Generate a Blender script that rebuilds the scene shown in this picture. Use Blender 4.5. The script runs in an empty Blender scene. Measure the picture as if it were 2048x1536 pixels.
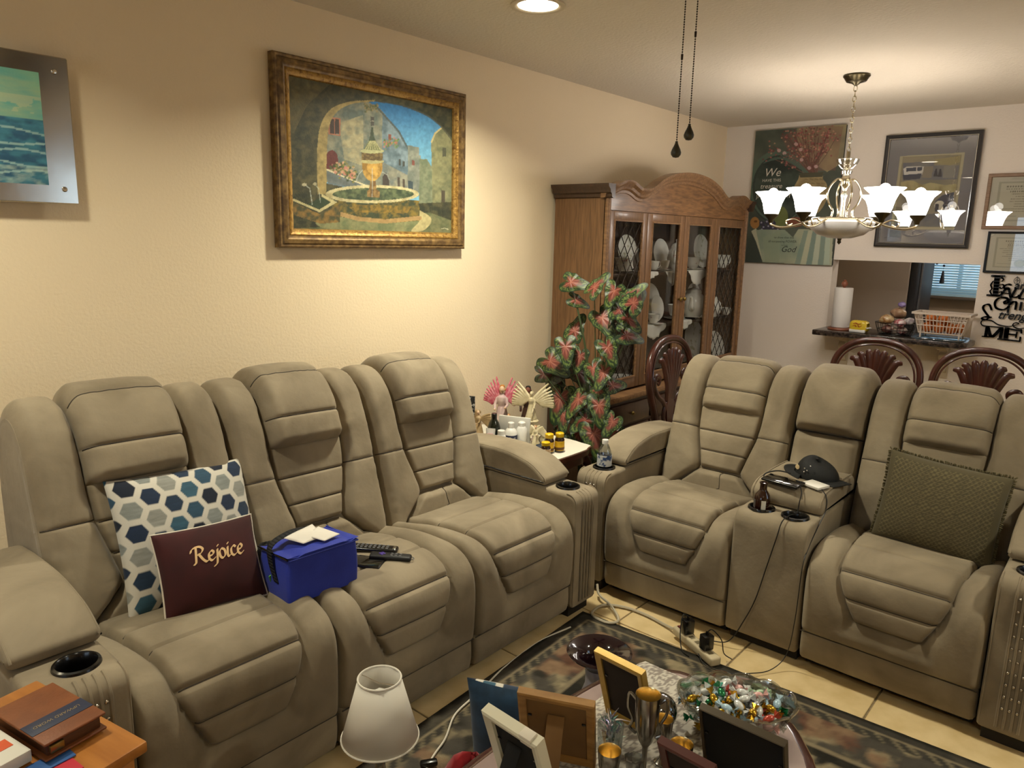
import bpy, bmesh, math, random
import numpy as np
from mathutils import Vector, Matrix, Euler
random.seed(7); RNG = np.random.default_rng(7)
SC = bpy.context.scene
COL = SC.collection
PI = math.pi

# ---------------------------------------------------------------- camera
CAM_LOC = Vector((2.7145, -5.7049, 1.55))
CAM_YAW, CAM_PITCH, CAM_ROLL = 0.707133, 0.194950, 0.024326
FOCAL_PX = 1480.47
def camera_axes():
    cy, sy = math.cos(CAM_YAW), math.sin(CAM_YAW)
    f0 = Vector((-sy, cy, 0)); r0 = Vector((cy, sy, 0)); u0 = Vector((0, 0, 1))
    fw = f0*math.cos(CAM_PITCH) - u0*math.sin(CAM_PITCH)
    up = u0*math.cos(CAM_PITCH) + f0*math.sin(CAM_PITCH)
    ri = r0*math.cos(CAM_ROLL) + up*math.sin(CAM_ROLL)
    up2 = up*math.cos(CAM_ROLL) - r0*math.sin(CAM_ROLL)
    return ri, up2, fw
_r, _u, _f = camera_axes()
cam_data = bpy.data.cameras.new('camera'); cam = bpy.data.objects.new('camera', cam_data)
COL.objects.link(cam)
cam.matrix_world = Matrix(((_r.x, _u.x, -_f.x, CAM_LOC.x), (_r.y, _u.y, -_f.y, CAM_LOC.y),
                           (_r.z, _u.z, -_f.z, CAM_LOC.z), (0, 0, 0, 1)))
cam_data.sensor_fit = 'HORIZONTAL'; cam_data.sensor_width = 36.0
cam_data.lens = FOCAL_PX/2048*36.0; cam_data.clip_start = 0.02
SC.camera = cam

# ---------------------------------------------------------------- world, lights, exposure
wd = bpy.data.worlds.new('sky'); SC.world = wd; wd.use_nodes = True
bg = wd.node_tree.nodes['Background']
bg.inputs[0].default_value = (0.66, 0.83, 1.0, 1); bg.inputs[1].default_value = 2.6
SC.view_settings.view_transform = 'Standard'; SC.view_settings.look = 'None'
SC.view_settings.exposure = 0.0; SC.view_settings.gamma = 1.0
SC.view_settings.use_curve_mapping = False
SC.cycles.max_bounces = 7; SC.cycles.transparent_max_bounces = 12; SC.cycles.caustics_reflective = False; SC.cycles.caustics_refractive = False
SC.cycles.diffuse_bounces = 4; SC.cycles.glossy_bounces = 3; SC.cycles.transmission_bounces = 6; SC.cycles.use_light_tree = False; SC.cycles.use_adaptive_sampling = True; SC.cycles.adaptive_threshold = 0.03
WARM = (1.0, 0.945, 0.74); WARM2 = (1.0, 0.95, 0.88)
CAN_POWER = 28.0; CAN_SPREAD = math.radians(142); CHANDELIER_POWER = 0.12
def add_light(name, kind, loc, power, color, size=0.1, rot=(0, 0, 0), spread=None):
    d = bpy.data.lights.new(name, kind); d.energy = power; d.color = color
    if kind == 'AREA':
        d.shape = 'DISK'; d.size = size
        if spread: d.spread = spread
    else:
        d.shadow_soft_size = size
    o = bpy.data.objects.new(name, d); COL.objects.link(o); o.location = loc; o.rotation_euler = rot
    return o

# ---------------------------------------------------------------- helpers: colour, materials
def lin(c):
    if isinstance(c, str):
        c = c.lstrip('#'); c = tuple(int(c[i:i+2], 16)/255 for i in (0, 2, 4))
    return tuple((x/12.92 if x <= 0.04045 else ((x+0.055)/1.055)**2.4) for x in c[:3])
def rgba(c): return (*lin(c), 1.0)
MATS = {}
def mat(name, col='#808080', rough=0.5, metal=0.0, col2=None, scale=20.0, stretch=(1, 1, 1), fac=(0.35, 0.65), detail=4.0,
        bump=None, sheen=0.0, coat=0.0, trans=0.0, ior=1.45, emit=None, estr=0.0, attr=None, alpha=1.0, spec=None, sub=0.0, distort=0.0):
    """Principled material; col2 mixes in by object-space noise, bump=(scale, strength, distance)."""
    if name in MATS: return MATS[name]
    m = bpy.data.materials.new(name); m.use_nodes = True; MATS[name] = m
    nt = m.node_tree; N = nt.nodes; L = nt.links; b = N['Principled BSDF']
    b.inputs['Base Color'].default_value = rgba(col); b.inputs['Roughness'].default_value = rough
    b.inputs['Metallic'].default_value = metal; b.inputs['IOR'].default_value = ior
    if sheen: b.inputs['Sheen Weight'].default_value = sheen; b.inputs['Sheen Roughness'].default_value = 0.4
    if coat: b.inputs['Coat Weight'].default_value = coat; b.inputs['Coat Roughness'].default_value = 0.1
    if trans: b.inputs['Transmission Weight'].default_value = trans
    if spec is not None: b.inputs['Specular IOR Level'].default_value = spec
    if alpha < 1: b.inputs['Alpha'].default_value = alpha
    if sub: b.inputs['Subsurface Weight'].default_value = sub; b.inputs['Subsurface Radius'].default_value = (0.02, 0.015, 0.01)
    if emit: b.inputs['Emission Color'].default_value = rgba(emit); b.inputs['Emission Strength'].default_value = estr
    if attr:
        a = N.new('ShaderNodeAttribute'); a.attribute_name = attr
        L.new(a.outputs['Color'], b.inputs['Base Color'])
    if col2 or bump:
        tc = N.new('ShaderNodeTexCoord')
    if col2:
        mp = N.new('ShaderNodeMapping'); mp.inputs['Scale'].default_value = stretch
        L.new(tc.outputs['Object'], mp.inputs[0])
        n = N.new('ShaderNodeTexNoise'); n.inputs['Scale'].default_value = scale; n.inputs['Detail'].default_value = detail
        n.inputs['Distortion'].default_value = distort
        L.new(mp.outputs[0], n.inputs['Vector'])
        r = N.new('ShaderNodeValToRGB'); r.color_ramp.elements[0].position = fac[0]; r.color_ramp.elements[1].position = fac[1]
        r.color_ramp.elements[0].color = rgba(col); r.color_ramp.elements[1].color = rgba(col2)
        L.new(n.outputs['Fac'], r.inputs[0]); L.new(r.outputs[0], b.inputs['Base Color'])
    if bump:
        n2 = N.new('ShaderNodeTexNoise'); n2.inputs['Scale'].default_value = bump[0]; n2.inputs['Detail'].default_value = 3.0
        L.new(tc.outputs['Object'], n2.inputs['Vector'])
        bp = N.new('ShaderNodeBump'); bp.inputs['Strength'].default_value = bump[1]; bp.inputs['Distance'].default_value = bump[2] if len(bump) > 2 else 0.01
        L.new(n2.outputs['Fac'], bp.inputs['Height']); L.new(bp.outputs[0], b.inputs['Normal'])
    return m

def thin_glass(name, tint='#ffffff', refl=0.08, rough=0.0, edge=0.35):
    """a pane: clear with a mirror share that grows at grazing angles"""
    if name in MATS: return MATS[name]
    m = bpy.data.materials.new(name); m.use_nodes = True; MATS[name] = m
    nt = m.node_tree; nt.nodes.clear(); N = nt.nodes; L = nt.links
    o = N.new('ShaderNodeOutputMaterial'); t = N.new('ShaderNodeBsdfTransparent'); g = N.new('ShaderNodeBsdfGlossy'); mx = N.new('ShaderNodeMixShader'); lw = N.new('ShaderNodeLayerWeight')
    t.inputs[0].default_value = rgba(tint); g.inputs['Roughness'].default_value = rough; lw.inputs[0].default_value = 0.3
    ml = N.new('ShaderNodeMath'); ml.operation = 'MULTIPLY_ADD'; ml.inputs[1].default_value = edge; ml.inputs[2].default_value = refl
    L.new(lw.outputs['Fresnel'], ml.inputs[0]); ml.use_clamp = True
    L.new(ml.outputs[0], mx.inputs[0]); L.new(t.outputs[0], mx.inputs[1]); L.new(g.outputs[0], mx.inputs[2]); L.new(mx.outputs[0], o.inputs[0])
    return m

# ---------------------------------------------------------------- helpers: geometry
_boxcache = {}
def bevel_box(sx, sy, sz, bev, seg=2):
    k = (round(sx, 5), round(sy, 5), round(sz, 5), bev, seg)
    if k not in _boxcache:
        bm = bmesh.new(); bmesh.ops.create_cube(bm, size=1.0)
        bmesh.ops.scale(bm, vec=(sx, sy, sz), verts=bm.verts)
        if bev > 0:
            bmesh.ops.bevel(bm, geom=list(bm.edges), offset=min(bev, 0.49*min(sx, sy, sz)), segments=seg, affect='EDGES', profile=0.5)
        bm.verts.index_update()
        _boxcache[k] = ([tuple(v.co) for v in bm.verts], [[v.index for v in f.verts] for f in bm.faces]); bm.free()
    return _boxcache[k]
def catmull(pts, n=8, closed=False):
    P = [np.array(p, float) for p in pts]; out = []; m = len(P)
    rng = range(m) if closed else range(m-1)
    for i in rng:
        p0 = P[(i-1) % m] if (closed or i > 0) else 2*P[0]-P[1]
        p1, p2 = P[i], P[(i+1) % m]
        p3 = P[(i+2) % m] if (closed or i < m-2) else 2*P[-1]-P[-2]
        for k in range(n):
            t = k/n
            out.append(0.5*((2*p1)+(-p0+p2)*t+(2*p0-5*p1+4*p2-p3)*t*t+(-p0+3*p1-3*p2+p3)*t**3))
    if not closed: out.append(P[-1])
    return out
class G:
    """collects vertices and faces for one mesh"""
    def __init__(s): s.v = []; s.f = []; s.mi = []
    def add(s, vs, fs, M=None, mi=0):
        o = len(s.v)
        if M is not None: vs = [tuple(M @ Vector(v)) for v in vs]
        s.v.extend([tuple(v) for v in vs]); s.f.extend([[i+o for i in f] for f in fs]); s.mi.extend([mi]*len(fs))
        return s
    def box(s, c, size, bev=0.0, rot=None, seg=2, mi=0):
        vs, fs = bevel_box(*size, bev, seg)
        M = Matrix.Translation(Vector(c))
        if rot: M = M @ Euler(rot).to_matrix().to_4x4()
        return s.add(vs, fs, M, mi)
    def lathe(s, prof, n=24, M=None, mi=0, close=False):
        vs = []; fs = []; m = len(prof)
        for i in range(n):
            a = 2*PI*i/n; c, sn = math.cos(a), math.sin(a)
            for r, z in prof: vs.append((r*c, r*sn, z))
        for i in range(n):
            j = (i+1) % n
            for k in range(m-1): fs.append([i*m+k, j*m+k, j*m+k+1, i*m+k+1])
        return s.add(vs, fs, M, mi)
    def tube(s, pts, r, n=8, closed=False, caps=True, mi=0):
        P = [Vector(p) for p in pts]; m = len(P)
        rad = (lambda i: r) if not callable(r) and not isinstance(r, (list, tuple)) else ((lambda i: r[i]) if isinstance(r, (list, tuple)) else (lambda i: r(i/(m-1))))
        vs = []; fs = []; prev = None
        for i, p in enumerate(P):
            if closed: t = P[(i+1) % m]-P[i-1]
            else: t = P[min(i+1, m-1)]-P[max(i-1, 0)]
            if t.length < 1e-9: t = Vector((0, 0, 1))
            t.normalize()
            if prev is None:
                a = Vector((0, 0, 1)) if abs(t.z) < 0.9 else Vector((1, 0, 0)); u = t.cross(a).normalized()
            else:
                u = prev - t*prev.dot(t)
                if u.length < 1e-6: u = t.orthogonal()
                u.normalize()
            prev = u; w = t.cross(u)
            for k in range(n):
                a = 2*PI*k/n; vs.append(tuple(p+(u*math.cos(a)+w*math.sin(a))*rad(i)))
        for i in range(m if closed else m-1):
            i2 = (i+1) % m
            for k in range(n): fs.append([i*n+k, i*n+(k+1) % n, i2*n+(k+1) % n, i2*n+k])
        if caps and not closed:
            fs.append(list(range(n))[::-1]); fs.append([(m-1)*n+k for k in range(n)])
        return s.add(vs, fs, None, mi)
    def prism(s, poly, h0, h1, axis='z', M=None, mi=0):
        """extrude a 2-D polygon; axis z: (x,y)->z, x: (y,z)->x, y: (x,z)->y"""
        n = len(poly); vs = []
        for h in (h0, h1):
            for a, b in poly:
                vs.append((a, b, h) if axis == 'z' else (h, a, b) if axis == 'x' else (a, h, b))
        fs = [list(range(n))[::-1], list(range(n, 2*n))]
        for i in range(n): fs.append([i, (i+1) % n, n+(i+1) % n, n+i])
        return s.add(vs, fs, M, mi)
    def ball(s, c, r, n=12, m=8, M=None, mi=0):
        r = (r, r, r) if not isinstance(r, (tuple, list)) else r
        vs = []; fs = []
        for j in range(m+1):
            t = PI*j/m
            for i in range(n):
                a = 2*PI*i/n; vs.append((c[0]+r[0]*math.sin(t)*math.cos(a), c[1]+r[1]*math.sin(t)*math.sin(a), c[2]+r[2]*math.cos(t)))
        for j in range(m):
            for i in range(n): fs.append([j*n+i, j*n+(i+1) % n, (j+1)*n+(i+1) % n, (j+1)*n+i])
        return s.add(vs, fs, M, mi)
    def grid(s, fn, nu, nv, M=None, mi=0, wrapu=False):
        vs = [fn(i/nu, j/nv) for j in range(nv+1) for i in range(nu+1)]
        fs = [[j*(nu+1)+i, j*(nu+1)+i+1, (j+1)*(nu+1)+i+1, (j+1)*(nu+1)+i] for j in range(nv) for i in range(nu)]
        return s.add(vs, fs, M, mi)
    def mesh(s, name, mats, smooth=40):
        me = bpy.data.meshes.new(name); me.from_pydata(s.v, [], s.f)
        for m in (mats if isinstance(mats, (list, tuple)) else [mats]): me.materials.append(m)
        if any(s.mi): me.polygons.foreach_set('material_index', s.mi)
        if smooth:
            me.polygons.foreach_set('use_smooth', [True]*len(me.polygons))
            if smooth < 180: me.set_sharp_from_angle(angle=math.radians(smooth))
        me.update(); return me
    def build(s, name, mats, parent=None, smooth=40, loc=None, rot=None):
        o = bpy.data.objects.new(name, s.mesh(name, mats, smooth)); COL.objects.link(o)
        if parent: o.parent = parent
        if loc is not None: o.location = loc
        if rot is not None: o.rotation_euler = rot
        return o
def inst(name, me, parent=None, loc=None, rot=None, scale=None):
    o = bpy.data.objects.new(name, me); COL.objects.link(o)
    if parent: o.parent = parent
    if loc is not None: o.location = loc
    if rot is not None: o.rotation_euler = rot
    if scale is not None: o.scale = scale
    return o
def tag(o, label, cat, group=None):
    o['label'] = label; o['category'] = cat
    if group: o['group'] = group
    return o
def thing(name, label, cat, loc=(0, 0, 0), rotz=0.0, group=None):
    o = bpy.data.objects.new(name, None); o.empty_display_size = 0.05; COL.objects.link(o)
    o.location = loc; o.rotation_euler = (0, 0, rotz)
    return tag(o, label, cat, group)
def struct(o): o['kind'] = 'structure'; return o
def copy_thing(root, loc, rotz=None, label=None):
    r = root.copy(); COL.objects.link(r); r.location = loc
    if rotz is not None: r.rotation_euler = (0, 0, rotz)
    if label: r['label'] = label
    for ch in list(root.children):
        c = ch.copy(); COL.objects.link(c); c.parent = r
        for g in list(ch.children):
            d = g.copy(); COL.objects.link(d); d.parent = c
    return r
def text_geo(txt, size=0.05, shear=0.0, extrude=0.0, bold=0.0, spacing=1.0):
    """flat lettering from the built-in font -> (verts, faces), centred on x, baseline at y=0"""
    cu = bpy.data.curves.new('lettering', 'FONT'); cu.body = txt; cu.size = size; cu.shear = shear
    cu.extrude = extrude; cu.offset = bold; cu.align_x = 'CENTER'; cu.resolution_u = 3; cu.space_character = spacing
    o = bpy.data.objects.new('lettering', cu); COL.objects.link(o)
    dg = bpy.context.evaluated_depsgraph_get(); me = bpy.data.meshes.new_from_object(o.evaluated_get(dg))
    vs = [tuple(v.co) for v in me.vertices]; fs = [list(p.vertices) for p in me.polygons]
    bpy.data.objects.remove(o); bpy.data.curves.remove(cu); bpy.data.meshes.remove(me)
    return vs, fs
def nib(paths, width, ang=40, thin=0.25, samples=10):
    """broad-nib pen strokes: sweep a flat nib along 2-D paths -> (verts, faces)"""
    vs = []; fs = []; a = math.radians(ang)
    nx, ny = math.cos(a)*width/2, math.sin(a)*width/2; tx, ty = -math.sin(a)*width*thin/2, math.cos(a)*width*thin/2
    for p in paths:
        q = catmull(p, samples) if len(p) > 2 else [np.array(p[0], float)+(np.array(p[1], float)-np.array(p[0], float))*k/6 for k in range(7)]
        corners = ((nx+tx, ny+ty), (nx-tx, ny-ty), (-nx-tx, -ny-ty), (-nx+tx, -ny+ty))
        for i in range(len(q)-1):
            pts = sorted({(round(c[0]+d[0], 7), round(c[1]+d[1], 7)) for c in (q[i], q[i+1]) for d in corners})
            def cr(o, a, b): return (a[0]-o[0])*(b[1]-o[1])-(a[1]-o[1])*(b[0]-o[0])
            lo = []; hi = []
            for pt in pts:
                while len(lo) > 1 and cr(lo[-2], lo[-1], pt) <= 0: lo.pop()
                lo.append(pt)
            for pt in reversed(pts):
                while len(hi) > 1 and cr(hi[-2], hi[-1], pt) <= 0: hi.pop()
                hi.append(pt)
            h = lo[:-1]+hi[:-1]; b = len(vs)
            vs += [(x, y, 0) for x, y in h]; fs.append(list(range(b, b+len(h))))
    return vs, fs

# ---------------------------------------------------------------- helpers: flat prints as colour attributes
def homography(src, dst):
    A = []; B = []
    for (x, y), (u, v) in zip(src, dst):
        A.append([x, y, 1, 0, 0, 0, -u*x, -u*y]); B.append(u)
        A.append([0, 0, 0, x, y, 1, -v*x, -v*y]); B.append(v)
    h = np.linalg.solve(np.array(A, float), np.array(B, float)); return np.append(h, 1).reshape(3, 3)
def vnoise(x, y, seed=0):
    r = np.random.default_rng(seed).random((64, 64))
    xi = np.floor(x).astype(int); yi = np.floor(y).astype(int); fx = x-xi; fy = y-yi
    fx = fx*fx*(3-2*fx); fy = fy*fy*(3-2*fy)
    g = lambda a, b: r[a % 64, b % 64]
    return (g(xi, yi)*(1-fx)+g(xi+1, yi)*fx)*(1-fy)+(g(xi, yi+1)*(1-fx)+g(xi+1, yi+1)*fx)*fy
def fbm(x, y, seed=0, o=4):
    t = 0; a = 0.5
    for k in range(o): t = t+a*vnoise(x*2**k, y*2**k, seed+k); a *= 0.5
    return t
class Paint:
    """a small painter on an nx*ny grid; shapes are given in src pixels mapped to the unit square by a homography"""
    def __init__(s, nx, ny, quad=None, bg='#808080', aspect=1.0):
        s.nx, s.ny = nx, ny
        s.X, s.Y = np.meshgrid(np.linspace(0, 1, nx), np.linspace(0, 1, ny))
        s.C = np.ones((ny, nx, 3))*np.array(lin(bg)); s.asp = aspect; s.clip = None
        if quad:      # quad: source corners tl, tr, br, bl
            Hm = homography([(0, 1), (1, 1), (1, 0), (0, 0)], quad)
            w = Hm[2, 0]*s.X+Hm[2, 1]*s.Y+Hm[2, 2]
            s.PX = (Hm[0, 0]*s.X+Hm[0, 1]*s.Y+Hm[0, 2])/w; s.PY = (Hm[1, 0]*s.X+Hm[1, 1]*s.Y+Hm[1, 2])/w
        else: s.PX, s.PY = s.X, s.Y
    def inside(s, pts):
        m = np.zeros(s.X.shape, bool); n = len(pts)
        for i in range(n):
            x1, y1 = pts[i]; x2, y2 = pts[(i+1) % n]
            if y1 == y2: continue
            c = ((s.PY >= min(y1, y2)) & (s.PY < max(y1, y2)))
            m ^= c & (s.PX < (x2-x1)*(s.PY-y1)/(y2-y1)+x1)
        return m
    def ell(s, cx, cy, rx, ry): return ((s.PX-cx)/rx)**2+((s.PY-cy)/ry)**2 < 1
    def near(s, pts, w):
        d = np.full(s.X.shape, 1e9)
        for (x1, y1), (x2, y2) in zip(pts[:-1], pts[1:]):
            dx, dy = x2-x1, y2-y1; L2 = dx*dx+dy*dy+1e-12
            t = np.clip(((s.PX-x1)*dx+(s.PY-y1)*dy)/L2, 0, 1)
            d = np.minimum(d, np.hypot(s.PX-x1-t*dx, s.PY-y1-t*dy))
        return d < w
    def fill(s, mask, col, a=1.0, col2=None, nscale=None, seed=1, lo=0.35, hi=0.65):
        c = np.array(lin(col))
        if col2 is not None:
            t = np.clip((fbm(s.PX*nscale, s.PY*nscale, seed)-lo)/(hi-lo), 0, 1)[..., None]
            c = c*(1-t)+np.array(lin(col2))*t
        mask = mask if s.clip is None else mask*s.clip
        al = (mask.astype(float) if mask.dtype == bool else mask)[..., None]*a
        s.C = s.C*(1-al)+c*al
    def poly(s, pts, col, a=1.0, **k): s.fill(s.inside(pts), col, a, **k)
    def line(s, pts, w, col, a=1.0, **k): s.fill(s.near(pts, w), col, a, **k)
    def mesh(s, name, fn, mat_):
        """fn(X,Y arrays in 0..1) -> (ny,nx,3) positions"""
        P = fn(s.X, s.Y); return colour_grid(name, P, s.C, mat_)
def colour_grid(name, P, C, mat_, smooth=True):
    ny, nx = P.shape[:2]; me = bpy.data.meshes.new(name)
    idx = np.arange(nx*ny).reshape(ny, nx)
    q = np.stack([idx[:-1, :-1], idx[:-1, 1:], idx[1:, 1:], idx[1:, :-1]], -1).reshape(-1, 4)
    nf = len(q); me.vertices.add(nx*ny); me.vertices.foreach_set('co', P.reshape(-1).astype(np.float32))
    me.loops.add(nf*4); me.loops.foreach_set('vertex_index', q.reshape(-1).astype(np.int32))
    me.polygons.add(nf); me.polygons.foreach_set('loop_start', np.arange(0, nf*4, 4, dtype=np.int32))
    me.update(calc_edges=True)
    a = me.color_attributes.new('print', 'FLOAT_COLOR', 'POINT')
    a.data.foreach_set('color', np.concatenate([C.reshape(-1, 3), np.ones((nx*ny, 1))], 1).astype(np.float32).reshape(-1))
    me.materials.append(mat_)
    if smooth: me.polygons.foreach_set('use_smooth', [True]*nf)
    me.validate(); me.update(); return me

# ================================================================ THE ROOM
M_wall = mat('wall_paint', '#ecdabb', 0.85, bump=(90, 0.28, 0.006), spec=0.2)
M_wall_back = mat('wall_paint_haze_cast', '#e9dfd2', 0.85, bump=(90, 0.28, 0.006), spec=0.2)  # wall paint made paler and cooler, haze cast put into the colour
M_ceil = mat('ceiling_paint', '#dcd3c4', 0.9, bump=(70, 0.5, 0.008), spec=0.15)
M_trim = mat('trim_paint', '#d9cfbd', 0.5)
M_grout = mat('grout', '#8b7a5c', 0.9, col2='#75664c', scale=40)
M_tile = mat('floor_tile_ceramic', '#d2bb8f', 0.32, col2='#bfa677', scale=9, detail=6, bump=(30, 0.08, 0.003))
H = 2.44
RX, RY0 = 5.4, -8.4      # room: x 0..RX, y RY0..0
def wall(name, boxes, m=M_wall):
    g = G()
    for x0, x1, y0, y1, z0, z1 in boxes: g.box(((x0+x1)/2, (y0+y1)/2, (z0+z1)/2), (x1-x0, y1-y0, z1-z0))
    return struct(g.build(name, m, smooth=0))
wall('wall_left', [(-.12, 0, RY0-.12, 3.0, -.1, H+.1)])
# back wall with the serving hatch to the kitchen
HX0, HX1, HZ0, HZ1 = .908, 1.838, .915, 1.45
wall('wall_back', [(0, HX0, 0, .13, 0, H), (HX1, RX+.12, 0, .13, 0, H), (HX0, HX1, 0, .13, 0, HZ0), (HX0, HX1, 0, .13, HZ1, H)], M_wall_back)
# right wall, and the wall behind the camera with its window
DY0, DY1, DZ_0, DZ_1 = -3.15, -1.9, 1.0, 2.2
wall('wall_right', [(RX, RX+.12, RY0, DY0, 0, H), (RX, RX+.12, DY1, 0, 0, H), (RX, RX+.12, DY0, DY1, 0, DZ_0), (RX, RX+.12, DY0, DY1, DZ_1, H)])
WX0, WX1, WZ0, WZ1 = .9, 2.5, .95, 2.1
wall('wall_front', [(0, WX0, RY0-.12, RY0, 0, H), (WX1, RX+.12, RY0-.12, RY0, 0, H), (WX0, WX1, RY0-.12, RY0, 0, WZ0), (WX0, WX1, RY0-.12, RY0, WZ1, H)])
struct(G().box((RX/2, -2.7, H+.05), (RX+.3, 11.9, .1)).build('ceiling', M_ceil, smooth=0))
# kitchen beyond the hatch
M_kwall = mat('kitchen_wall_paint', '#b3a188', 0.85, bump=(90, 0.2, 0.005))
KY = 2.32
KWX0, KWX1, KWZ0, KWZ1 = .925, 1.72, 1.115, 2.0
wall('wall_kitchen_back', [(0, KWX0, KY, KY+.12, 0, H), (KWX1, RX, KY, KY+.12, 0, H), (KWX0, KWX1, KY, KY+.12, 0, KWZ0), (KWX0, KWX1, KY, KY+.12, KWZ1, H)], M_kwall)
wall('wall_kitchen_right', [(RX, RX+.12, .13, KY, 0, H)], M_kwall)
# floor: bed of grout with one object per tile where the photo shows them, the rest joined
fl = struct(G().box((RX/2, -3, -.055), (RX+.3, 11, .1)).build('floor', M_grout, smooth=0))
TS, GW = .478, .007
tile_me = G().box((0, 0, 0), (TS-GW, TS-GW, .012), .0025, seg=1).mesh('tile', M_tile)
gx0, gy0 = 1.231, -3.262
rest = G()
for i in range(-3, 9):
    for j in range(-11, 7):
        x = gx0+(i+.5)*TS; y = gy0+(j+.5)*TS
        if not (-.1 < x < RX and RY0 < y < -.1): continue
        if (.7 < x < 3.0 and -3.65 < y < -2.6) or (.7 < x < 1.5 and -5.4 < y < -2.6):
            inst('tile', tile_me, fl, (x, y, -.006))
        else:
            vs, fs = bevel_box(TS-GW, TS-GW, .012, 0, 1); rest.add(vs, fs, Matrix.Translation((x, y, -.006)))
r_ = rest.build('tile_field', M_tile, fl, smooth=0); r_['kind'] = 'stuff'
struct(G().box((.006, RY0/2, .045), (.012, -RY0, .09), .003).build('baseboard_left', M_trim))
struct(G().box((RX/2, -.006, .045), (RX-.03, .012, .09), .003).build('baseboard_back', M_trim))
# window in the wall behind the camera, and the kitchen window with its blind
M_pvc = mat('window_frame_white', '#e6e6e4', 0.4)
M_pane = thin_glass('window_glass', '#ffffff', .02)
def window(name, x0, x1, z0, z1, y, mull):
    f = G(); w = .05
    f.box(((x0+x1)/2, y, z0+w/2), (x1-x0, .06, w)); f.box(((x0+x1)/2, y, z1-w/2), (x1-x0, .06, w))
    f.box((x0+w/2, y, (z0+z1)/2), (w, .06, z1-z0)); f.box((x1-w/2, y, (z0+z1)/2), (w, .06, z1-z0))
    for k in range(1, mull): f.box((x0+(x1-x0)*k/mull, y, (z0+z1)/2), (.03, .05, z1-z0))
    o = struct(f.build(name, M_pvc, smooth=0))
    for k in range(mull):
        a = x0+(x1-x0)*k/mull; b = x0+(x1-x0)*(k+1)/mull
        G().box(((a+b)/2, y, (z0+z1)/2), (b-a-.02, .004, z1-z0-.04)).build('pane', M_pane, o, smooth=0)
    return o
window('window_1', WX0, WX1, WZ0, WZ1, RY0-.06, 2)
w3 = window('window_3', -(DY1-DY0)/2, (DY1-DY0)/2, DZ_0, DZ_1, 0, 2); w3.location = (RX+.06, (DY0+DY1)/2, 0); w3.rotation_euler = (0, 0, PI/2)
window('window_2', KWX0, KWX1, KWZ0, KWZ1, KY+.06, 2)
struct(G().box(((KWX0+KWX1)/2, KY-.03, KWZ0-.02), (KWX1-KWX0+.16, .10, .03), .006).build('trim_1', mat('kitchen_sill', '#6f6355', .6)))
bl = thing('window_blind', 'pale blue horizontal slat blind on the kitchen window behind the hatch', 'blind', ((KWX0+KWX1)/2, KY-.055, KWZ1))
M_slat = mat('blind_slat', '#b9dbe8', 0.5, sub=0.0)
slat = G().box((0, 0, 0), (KWX1-KWX0-.02, .026, .0022), .0008, rot=(math.radians(48), 0, 0)).mesh('slat', M_slat)
G().box((0, 0, -.02), (KWX1-KWX0, .045, .04), .004).build('headrail', M_slat, bl)
for k in range(36): inst('slat', slat, bl, (0, 0, -.055-k*.0232))
G().box((0, 0, -.055-36*.0232), (KWX1-KWX0-.02, .022, .016), .003).build('bottom_rail', M_slat, bl)
for sx in (-.27, .27):
    G().tube([(sx, -.016, -.03), (sx, -.016, -.89)], .0012, 5).build('cord', M_slat, bl)

# recessed downlights (one in view, its companions along the ceiling)
M_can_ring = mat('downlight_ring', '#c9bda6', 0.45)
M_can_glow = mat('downlight_glow', '#ffffff', 0.5, emit='#fff0d8', estr=9.0)
def downlight(x, y, label, k=1.0):
    t = thing('recessed_downlight', label, 'ceiling light', (x, y, H), 0, 'ceiling downlights')
    G().lathe([(.108, 0), (.108, -.006), (.094, -.009), (.082, -.005), (.078, .0)], 40).build('trim_ring', M_can_ring, t)
    G().lathe([(0, -.0035), (.05, -.0045), (.079, -.003)], 40).build('lens', M_can_glow, t)
    l = add_light('downlight_lamp', 'AREA', (0, 0, -.02), CAN_POWER*k, WARM, .15, spread=CAN_SPREAD); l.parent = t
downlight(.745, -3.30, 'lit round recessed downlight in the ceiling above the sofas')
downlight(.745, -5.45, 'lit round recessed downlight in the ceiling left of the camera', .55)
downlight(3.6, -3.30, 'lit round recessed downlight in the ceiling right of the fan', .75)
downlight(3.6, -6.2, 'lit round recessed downlight in the ceiling behind the camera', .55)

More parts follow.
